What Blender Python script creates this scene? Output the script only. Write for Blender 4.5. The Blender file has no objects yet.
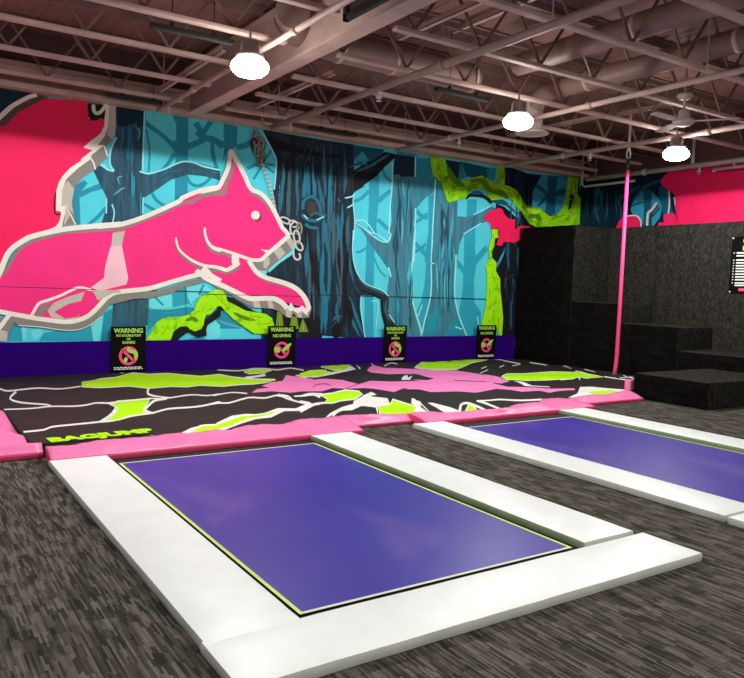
import bpy, bmesh, math, random
from mathutils import Vector, Matrix
from mathutils.geometry import tessellate_polygon, delaunay_2d_cdt
random.seed(7)
C = bpy.context.scene.collection
PI = math.pi

# ------------------------------------------------------------------ materials
def lin(c):
    return tuple(((v/255)/12.92 if v/255 <= .04045 else ((v/255+.055)/1.055)**2.4) for v in c) + (1,)
MATS = {}
def nodes(name):
    m = bpy.data.materials.new(name); m.use_nodes = True
    nt = m.node_tree; b = nt.nodes['Principled BSDF']
    MATS[name] = m
    return m, nt, b
def N(nt, kind, **inp):
    n = nt.nodes.new(kind)
    for k, v in inp.items():
        if k in n.inputs: n.inputs[k].default_value = v
        else: setattr(n, k, v)
    return n
def ramp(nt, stops):
    r = nt.nodes.new('ShaderNodeValToRGB'); e = r.color_ramp.elements
    while len(e) < len(stops): e.new(.5)
    for el, (p, c) in zip(e, stops): el.position = p; el.color = c
    return r
def scaled(c, k):
    return tuple(min(255, v*k) for v in c)
def paint(name, rgb, rough=.6, var=.12, scale=3.0, metal=0, bump=0, spec=.5):
    """plain colour broken up by a soft noise"""
    m, nt, b = nodes(name)
    tc = N(nt, 'ShaderNodeTexCoord'); nz = N(nt, 'ShaderNodeTexNoise', Scale=scale, Detail=4.0)
    nt.links.new(tc.outputs['Object'], nz.inputs['Vector'])
    r = ramp(nt, [(.3, lin(scaled(rgb, 1-var))), (.7, lin(scaled(rgb, 1+var*.6)))])
    nt.links.new(nz.outputs['Fac'], r.inputs['Fac']); nt.links.new(r.outputs['Color'], b.inputs['Base Color'])
    b.inputs['Roughness'].default_value = rough; b.inputs['Metallic'].default_value = metal
    b.inputs['Specular IOR Level'].default_value = spec
    if bump:
        bp = N(nt, 'ShaderNodeBump', Strength=bump, Distance=.01); nz2 = N(nt, 'ShaderNodeTexNoise', Scale=scale*4, Detail=3.0)
        nt.links.new(tc.outputs['Object'], nz2.inputs['Vector']); nt.links.new(nz2.outputs['Fac'], bp.inputs['Height']); nt.links.new(bp.outputs['Normal'], b.inputs['Normal'])
    return m
def bark(name, stops, sx=9.0, sz=.9):
    old = MATS.get(name)
    if old: bpy.data.materials.remove(old)
    """brushed vertical streaks of paint"""
    m, nt, b = nodes(name)
    tc = N(nt, 'ShaderNodeTexCoord'); mp = N(nt, 'ShaderNodeMapping'); mp.inputs['Scale'].default_value = (sx, sx, sz)
    nz = N(nt, 'ShaderNodeTexNoise', Scale=1.0, Detail=4.0, Roughness=.6, Distortion=.6)
    nt.links.new(tc.outputs['Object'], mp.inputs['Vector']); nt.links.new(mp.outputs['Vector'], nz.inputs['Vector'])
    r = ramp(nt, [(p, lin(c)) for p, c in stops])
    nt.links.new(nz.outputs['Fac'], r.inputs['Fac']); nt.links.new(r.outputs['Color'], b.inputs['Base Color'])
    b.inputs['Roughness'].default_value = .65; b.inputs['Specular IOR Level'].default_value = .12
    return m
def carpet(name, dark, mid, light, axes=('X','Y'), w=.013, l=.15, rough=.95):
    """loop pile carpet: short staggered streaks of three yarns, in blocks"""
    m, nt, b = nodes(name)
    tc = N(nt, 'ShaderNodeTexCoord'); sp = N(nt, 'ShaderNodeSeparateXYZ')
    nt.links.new(tc.outputs['Object'], sp.inputs['Vector'])
    def math_(op, a, bv=None):
        n = N(nt, 'ShaderNodeMath', operation=op)
        for i, v in enumerate((a, bv)):
            if v is None: continue
            if isinstance(v, (int, float)): n.inputs[i].default_value = v
            else: nt.links.new(v, n.inputs[i])
        return n.outputs[0]
    u, v = sp.outputs[axes[0]], sp.outputs[axes[1]]
    cu = math_('FLOOR', math_('DIVIDE', u, w))
    wn0 = N(nt, 'ShaderNodeTexWhiteNoise', noise_dimensions='1D'); nt.links.new(cu, wn0.inputs['W'])
    cv = math_('FLOOR', math_('ADD', math_('DIVIDE', v, l), math_('MULTIPLY', wn0.outputs['Value'], 3.0)))
    cb = N(nt, 'ShaderNodeCombineXYZ'); nt.links.new(cu, cb.inputs[0]); nt.links.new(cv, cb.inputs[1])
    wn = N(nt, 'ShaderNodeTexWhiteNoise', noise_dimensions='2D'); nt.links.new(cb.outputs[0], wn.inputs['Vector'])
    bu = math_('FLOOR', math_('DIVIDE', u, w*6)); bv = math_('FLOOR', math_('ADD', math_('DIVIDE', v, l*.8), math_('MULTIPLY', bu, .5)))
    cb2 = N(nt, 'ShaderNodeCombineXYZ'); nt.links.new(bu, cb2.inputs[0]); nt.links.new(bv, cb2.inputs[1])
    wn2 = N(nt, 'ShaderNodeTexWhiteNoise', noise_dimensions='2D'); nt.links.new(cb2.outputs[0], wn2.inputs['Vector'])
    f = math_('ADD', math_('MULTIPLY', wn.outputs['Value'], .68), math_('MULTIPLY', wn2.outputs['Value'], .32))
    r = ramp(nt, [(.18, lin(dark)), (.5, lin(mid)), (.9, lin(light))])
    nt.links.new(f, r.inputs['Fac']); nt.links.new(r.outputs['Color'], b.inputs['Base Color'])
    b.inputs['Roughness'].default_value = rough; b.inputs['Specular IOR Level'].default_value = .1
    bp = N(nt, 'ShaderNodeBump', Strength=.35, Distance=.004); nt.links.new(f, bp.inputs['Height']); nt.links.new(bp.outputs['Normal'], b.inputs['Normal'])
    return m
def glow(name, rgb, s):
    m, nt, b = nodes(name)
    b.inputs['Base Color'].default_value = lin(rgb); b.inputs['Emission Color'].default_value = lin(rgb); b.inputs['Emission Strength'].default_value = s
    return m

carpet('floor_carpet', (46,43,38), (75,71,64), (110,105,96), w=.011, l=.135)
carpet('wall_carpet', (30,28,25), (43,41,37), (62,59,53), ('Y','Z'), .009, .055)
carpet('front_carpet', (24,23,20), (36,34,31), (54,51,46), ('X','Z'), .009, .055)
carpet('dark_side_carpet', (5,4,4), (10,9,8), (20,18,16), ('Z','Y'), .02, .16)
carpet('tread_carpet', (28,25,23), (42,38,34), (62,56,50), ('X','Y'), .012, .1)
STEEL = (206,178,168)
paint('steel', STEEL, .55, .10, 2.0)
paint('steel_dark', (136,106,100), .6, .12, 2.0)
paint('deck_paint', (150,112,106), .7, .16, .8)
paint('duct_paint', (156,127,120), .5, .08, 1.5)
paint('pipe_paint', (160,135,128), .45, .06, 2)
paint('pipe_white', (205,196,190), .4, .05, 2)
paint('galvanised', (190,186,180), .35, .1, 6, metal=.6)
paint('black_metal', (16,16,16), .5, .1, 4)
paint('dark_panel', (58,62,56), .6, .2, 3)
paint('upper_wall', (96,66,62), .7, .1, 1)
paint('hall_wall', (120,112,108), .8, .05, 1)
paint('white_vinyl', (247,251,249), .42, .02, 5, bump=.08)
paint('vinyl_side_shade', (208,212,203), .5, .03, 5)  # white vinyl again, greyed to paint in the shade on pad sides
paint('vinyl_lime_bounce', (150,172,128), .55, .04, 5)  # inner pad sides: shade and lime reflection put into the white vinyl's colour
paint('pink_vinyl', (255,126,184), .38, .04, 3, bump=.1)
paint('pink_vinyl_shade', (236,72,120), .45, .05, 3)  # same pink vinyl, darker and redder: shade painted onto front and end faces
paint('pink_rope', (232,62,124), .6, .06, 8)
paint('bed_black', (14,14,16), .7, .1, 5)
paint('lime_stripe', (212,240,120), .6, .03, 5)
paint('pale_stripe', (226,230,205), .6, .03, 5)
paint('purple_pad', (42,0,112), .8, .06, 1.2, spec=.05)
paint('sign_black', (9,8,9), .7, .1, 6, spec=.08)
paint('sign_green', (165,215,75), .5, .03, 6)
paint('sign_pink', (240,70,125), .5, .03, 6)
paint('sign_white', (228,228,226), .5, .03, 6)
paint('fan_white', (222,208,200), .45, .04, 4)
glow('lamp_lens', (255,250,242), 32)
def bed_material():
    m, nt, b = nodes('purple_bed')
    tc = N(nt, 'ShaderNodeTexCoord'); nz = N(nt, 'ShaderNodeTexNoise', Scale=1.3, Detail=5.0, Distortion=.8)
    mp = N(nt, 'ShaderNodeMapping'); mp.inputs['Scale'].default_value = (1.0, .6, 1)
    nt.links.new(tc.outputs['Object'], mp.inputs['Vector']); nt.links.new(mp.outputs['Vector'], nz.inputs['Vector'])
    r = ramp(nt, [(.3, lin((64,50,158))), (.55, lin((72,58,166))), (.8, lin((116,92,172)))])
    nt.links.new(nz.outputs['Fac'], r.inputs['Fac']); nt.links.new(r.outputs['Color'], b.inputs['Base Color'])
    wv = N(nt, 'ShaderNodeTexNoise', Scale=160.0, Detail=1.0); nt.links.new(tc.outputs['Object'], wv.inputs['Vector'])
    bp = N(nt, 'ShaderNodeBump', Strength=.12, Distance=.002); nt.links.new(wv.outputs['Fac'], bp.inputs['Height']); nt.links.new(bp.outputs['Normal'], b.inputs['Normal'])
    b.inputs['Roughness'].default_value = .38; b.inputs['Specular IOR Level'].default_value = .22
bed_material()
# mural and print paints
for n, c in dict(cyan=(84,214,232), cyan_light=(110,228,242), cyan_line=(156,240,248), cyan_shade=(50,152,184), teal_far=(38,148,176), teal_mid=(46,166,194),
        teal_deep=(22,88,114), teal_hi=(92,176,196), navy=(14,48,66), slate_dark=(48,84,104), stroke_teal=(40,112,138), stroke_slate=(62,96,112), stroke_blue=(30,124,156),
        near_black=(24,24,28), knot_brown=(66,60,58), stroke_night=(34,84,116), seam=(38,42,50), vine_dark=(84,138,16), vine_light=(184,238,60),
        vine_olive=(116,150,50), pink=(255,34,98), pink_hot=(255,50,134), pink_red=(255,34,92), pink_dark=(190,40,90), white=(240,236,228), grey_side=(140,134,128), grey_light=(196,190,180),
        grey_dark=(92,78,72), strap=(250,196,212), chain=(150,146,142), chain_light=(205,205,205), chain_dark=(46,48,54),
        print_white=(236,234,228), print_lime=(186,255,6), print_pink=(255,136,200), print_black=(50,42,42), print_line=(60,40,50)).items():
    paint(n, c, .6, .04, 2.0, spec=.15)
bark('vine', [(.36,(88,146,10)), (.48,(138,214,12)), (.62,(150,224,14)), (.74,(190,246,60))], 4.5, 4.5)
bark('vine_bright', [(.34,(112,182,10)), (.46,(164,240,10)), (.62,(172,244,14)), (.76,(204,250,70))], 4.5, 4.5)
bark('bark_slate', [(.3,(34,68,90)), (.5,(56,90,110)), (.72,(40,114,142))])
bark('bark_teal', [(.3,(44,112,138)), (.5,(74,132,150)), (.7,(36,152,182))], 8, .8)
bark('bark_black', [(.3,(18,20,26)), (.48,(38,56,70)), (.6,(26,40,52)), (.74,(34,102,128))], 8, .7)
bark('bark_night', [(.35,(8,16,26)), (.6,(16,44,66)), (.8,(26,72,100))], 8, .8)

# ------------------------------------------------------------------ mesh helpers
def link(o, parent=None):
    C.objects.link(o)
    if parent: o.parent = parent
    return o
def tag(o, label=None, cat=None, group=None, kind=None):
    for k, v in (('label', label), ('category', cat), ('group', group), ('kind', kind)):
        if v: o[k] = v
    return o
def empty(name, loc, label, cat, group=None):
    o = bpy.data.objects.new(name, None); o.location = loc; o.empty_display_size = .1
    link(o); return tag(o, label, cat, group)
class MB:
    """collects shapes in a bmesh; build() links ONE mesh object. Coordinates are relative to `org`."""
    def __init__(self, org=(0,0,0)):
        self.bm = bmesh.new(); self.org = Vector(org)
    def V(self, p): return self.bm.verts.new(Vector(p)-self.org)
    def face(self, ps, mi=0):
        f = self.bm.faces.new([self.V(p) for p in ps]); f.material_index = mi; return f
    def box(self, lo, hi, mi=0, bev=0, seg=2):
        x0,y0,z0 = lo; x1,y1,z1 = hi
        vs = [self.V(p) for p in ((x0,y0,z0),(x1,y0,z0),(x1,y1,z0),(x0,y1,z0),(x0,y0,z1),(x1,y0,z1),(x1,y1,z1),(x0,y1,z1))]
        fs = []
        for q in ((3,2,1,0),(4,5,6,7),(0,1,5,4),(2,3,7,6),(1,2,6,5),(3,0,4,7)):
            f = self.bm.faces.new([vs[i] for i in q]); f.material_index = mi; fs.append(f)
        if bev:
            es = list({e for f in fs for e in f.edges})
            r = bmesh.ops.bevel(self.bm, geom=es, offset=bev, segments=seg, affect='EDGES', profile=.5)
            for f in r['faces']: f.material_index = mi
        return fs
    def tube(self, path, r, n=10, mi=0, cap=True, r2=None):
        P = [Vector(p)-self.org for p in path]; rings = []; up = None
        for i, p in enumerate(P):
            t = (P[min(i+1,len(P)-1)]-P[max(i-1,0)]).normalized()
            if up is None:
                a = Vector((0,0,1)) if abs(t.z) < .9 else Vector((1,0,0)); up = (a-t*a.dot(t)).normalized()
            else: up = (up-t*up.dot(t)).normalized()
            s = t.cross(up)
            rr = r if r2 is None else r+(r2-r)*i/(len(P)-1)
            if isinstance(r, (list, tuple)): rr = r[i]
            rings.append([self.bm.verts.new(p+(up*math.cos(2*PI*k/n)+s*math.sin(2*PI*k/n))*rr) for k in range(n)])
        for a, b in zip(rings, rings[1:]):
            for k in range(n):
                f = self.bm.faces.new((a[k], a[(k+1)%n], b[(k+1)%n], b[k])); f.material_index = mi; f.smooth = n > 6
        if cap:
            for q in (rings[0][::-1], rings[-1]):
                f = self.bm.faces.new(q); f.material_index = mi
    def bar(self, a, b, w, h=None, mi=0):
        """square bar from a to b"""
        h = h or w; a = Vector(a); b = Vector(b); t = (b-a).normalized()
        up = Vector((0,0,1)) if abs(t.z) < .95 else Vector((0,1,0)); s = t.cross(up).normalized(); u = s.cross(t)
        q = []
        for p in (a, b):
            q.append([self.V(p+s*dx*w/2+u*dz*h/2) for dx, dz in ((-1,-1),(1,-1),(1,1),(-1,1))])
        for k in range(4):
            f = self.bm.faces.new((q[0][k], q[0][(k+1)%4], q[1][(k+1)%4], q[1][k])); f.material_index = mi
        for f in (q[0][::-1], q[1]): self.bm.faces.new(f).material_index = mi
    def lathe(self, c, prof, n=24, mi=0, smooth=True):
        """profile [(r,z)] turned about a vertical axis through c"""
        c = Vector(c)-self.org; rings = []
        for r, z in prof:
            if r < 1e-5: rings.append([self.bm.verts.new(c+Vector((0,0,z)))])
            else: rings.append([self.bm.verts.new(c+Vector((r*math.cos(2*PI*k/n), r*math.sin(2*PI*k/n), z))) for k in range(n)])
        for a, b in zip(rings, rings[1:]):
            for k in range(n):
                k2 = (k+1)%n
                vs = [a[0], b[k2], b[k]] if len(a) == 1 else ([a[k], a[k2], b[0]] if len(b) == 1 else [a[k], a[k2], b[k2], b[k]])
                f = self.bm.faces.new(vs); f.material_index = mi; f.smooth = smooth
    def build(self, name, mats, parent=None, recalc=True):
        if recalc: bmesh.ops.recalc_face_normals(self.bm, faces=self.bm.faces)
        me = bpy.data.meshes.new(name); self.bm.to_mesh(me); self.bm.free()
        for m in ([mats] if isinstance(mats, str) else mats): me.materials.append(MATS[m])
        o = bpy.data.objects.new(name, me); link(o, parent)
        o.location = self.org if parent is None else (self.org-Vector(parent.location) if parent.parent is None else self.org-Vector(parent.matrix_basis.translation)-Vector(parent.parent.location))
        return o
def rel(child_org, parent): return Vector(child_org)-Vector(parent.location)
def text_mesh(name, body, size, loc, rot, mat, parent, bold=0.0, depth=.001, squash=1.0, shear=0):
    cu = bpy.data.curves.new(name, 'FONT'); cu.body = body; cu.size = size; cu.align_x = 'CENTER'; cu.offset = bold; cu.extrude = depth; cu.resolution_u = 3; cu.shear = shear
    tmp = bpy.data.objects.new(name, cu); C.objects.link(tmp)
    me = bpy.data.meshes.new_from_object(tmp.evaluated_get(bpy.context.evaluated_depsgraph_get()))
    bpy.data.objects.remove(tmp); me.name = name
    me.materials.clear(); me.materials.append(MATS[mat])
    o = bpy.data.objects.new(name, me); link(o, parent); o.location = loc; o.rotation_euler = rot; o.scale = (squash, 1, 1)
    return o

# ------------------------------------------------------------------ the hall
WALL_Y, RIGHT_X, DECK_Z = 11.75, 13.37, 5.02
m = MB(); m.box((-5,-6,-.12),(13.6,12,0)); tag(m.build('floor','floor_carpet'), 'dark grey streaked loop pile carpet', kind='structure')
m = MB((0,WALL_Y,0)); m.box((-5,WALL_Y,0),(13.6,WALL_Y+.2,5.1)); tag(m.build('wall_back','upper_wall'), kind='structure')
m = MB((RIGHT_X,0,0)); m.box((RIGHT_X,-6,0),(RIGHT_X+.2,WALL_Y,5.1)); tag(m.build('wall_right','upper_wall'), kind='structure')
m = MB(); m.box((-5.2,-6,0),(-5,12,5.1)); tag(m.build('wall_left','hall_wall'), kind='structure')
m = MB(); m.box((-5,-6.2,0),(13.6,-6,5.1)); tag(m.build('wall_front','hall_wall'), kind='structure')
m = MB(); p = .17; x = -5.0; prof = []                                  # fluted roof deck, ribs running away from the viewer
while x < 13.6:
    prof += [(x,DECK_Z),(x+.09,DECK_Z),(x+.1,DECK_Z+.007),(x+.16,DECK_Z+.007)]; x += p
for (xa,za),(xb,zb) in zip(prof, prof[1:]): m.face(((xa,-6,za),(xb,-6,zb),(xb,12,zb),(xa,12,za)))
m.box((-5,-6,DECK_Z+.06),(13.6,12,DECK_Z+.12)); tag(m.build('ceiling','deck_paint',recalc=False), kind='structure')
m = MB((0,11.7,4.2)); m.box((-5,11.5,4.17),(13.36,11.75,4.2)); m.box((-5,11.7,4.2),(13.36,11.75,4.5)); m.box((-5,11.5,4.5),(13.36,11.75,4.53)); m.box((-5,11.5,4.2),(13.36,11.515,4.24))
tag(m.build('trim_1','steel'), kind='structure')

# ------------------------------------------------------------------ mural
def mural_mesh(name, data, to3, parent=None, off0=0.0, step=.00005, extra=None):
    """flat painted shapes on a wall, each a hair in front of the one before"""
    bm = bmesh.new(); names = []
    def mi(n):
        if n not in names: names.append(n)
        return names.index(n)
    off = off0
    if extra:
        f = bm.faces.new([bm.verts.new(to3(p, off)) for p in extra[1]]); f.material_index = mi(extra[0])
    for kind, mat, pts in data:
        off += step; k = mi(mat)
        if kind == 'p':
            vs = [bm.verts.new(to3(q, off)) for q in pts]
            for t in tessellate_polygon([[Vector((q[0], q[1], 0)) for q in pts]]):
                try: f = bm.faces.new([vs[i] for i in t]); f.material_index = k
                except ValueError: pass
        else:
            n = len(pts)//2; a = [bm.verts.new(to3(q, off)) for q in pts[:n]]; b = [bm.verts.new(to3(q, off)) for q in pts[n:]]
            for i in range(n-1):
                f = bm.faces.new((a[i], a[i+1], b[i+1], b[i])); f.material_index = k
    bmesh.ops.recalc_face_normals(bm, faces=bm.faces)
    me = bpy.data.meshes.new(name); bm.to_mesh(me); bm.free()
    for n in names: me.materials.append(MATS[n])
    o = bpy.data.objects.new(name, me); link(o, parent)
    return o
def parse(s):
    out = []
    for ln in s.strip().split('\n'):
        kind, mat, rest = ln.split(' ', 2); v = [int(a)/1000 for a in rest.replace(',', ' ').split()]
        out.append((kind, mat, list(zip(v[::2], v[1::2]))))
    return out
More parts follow.
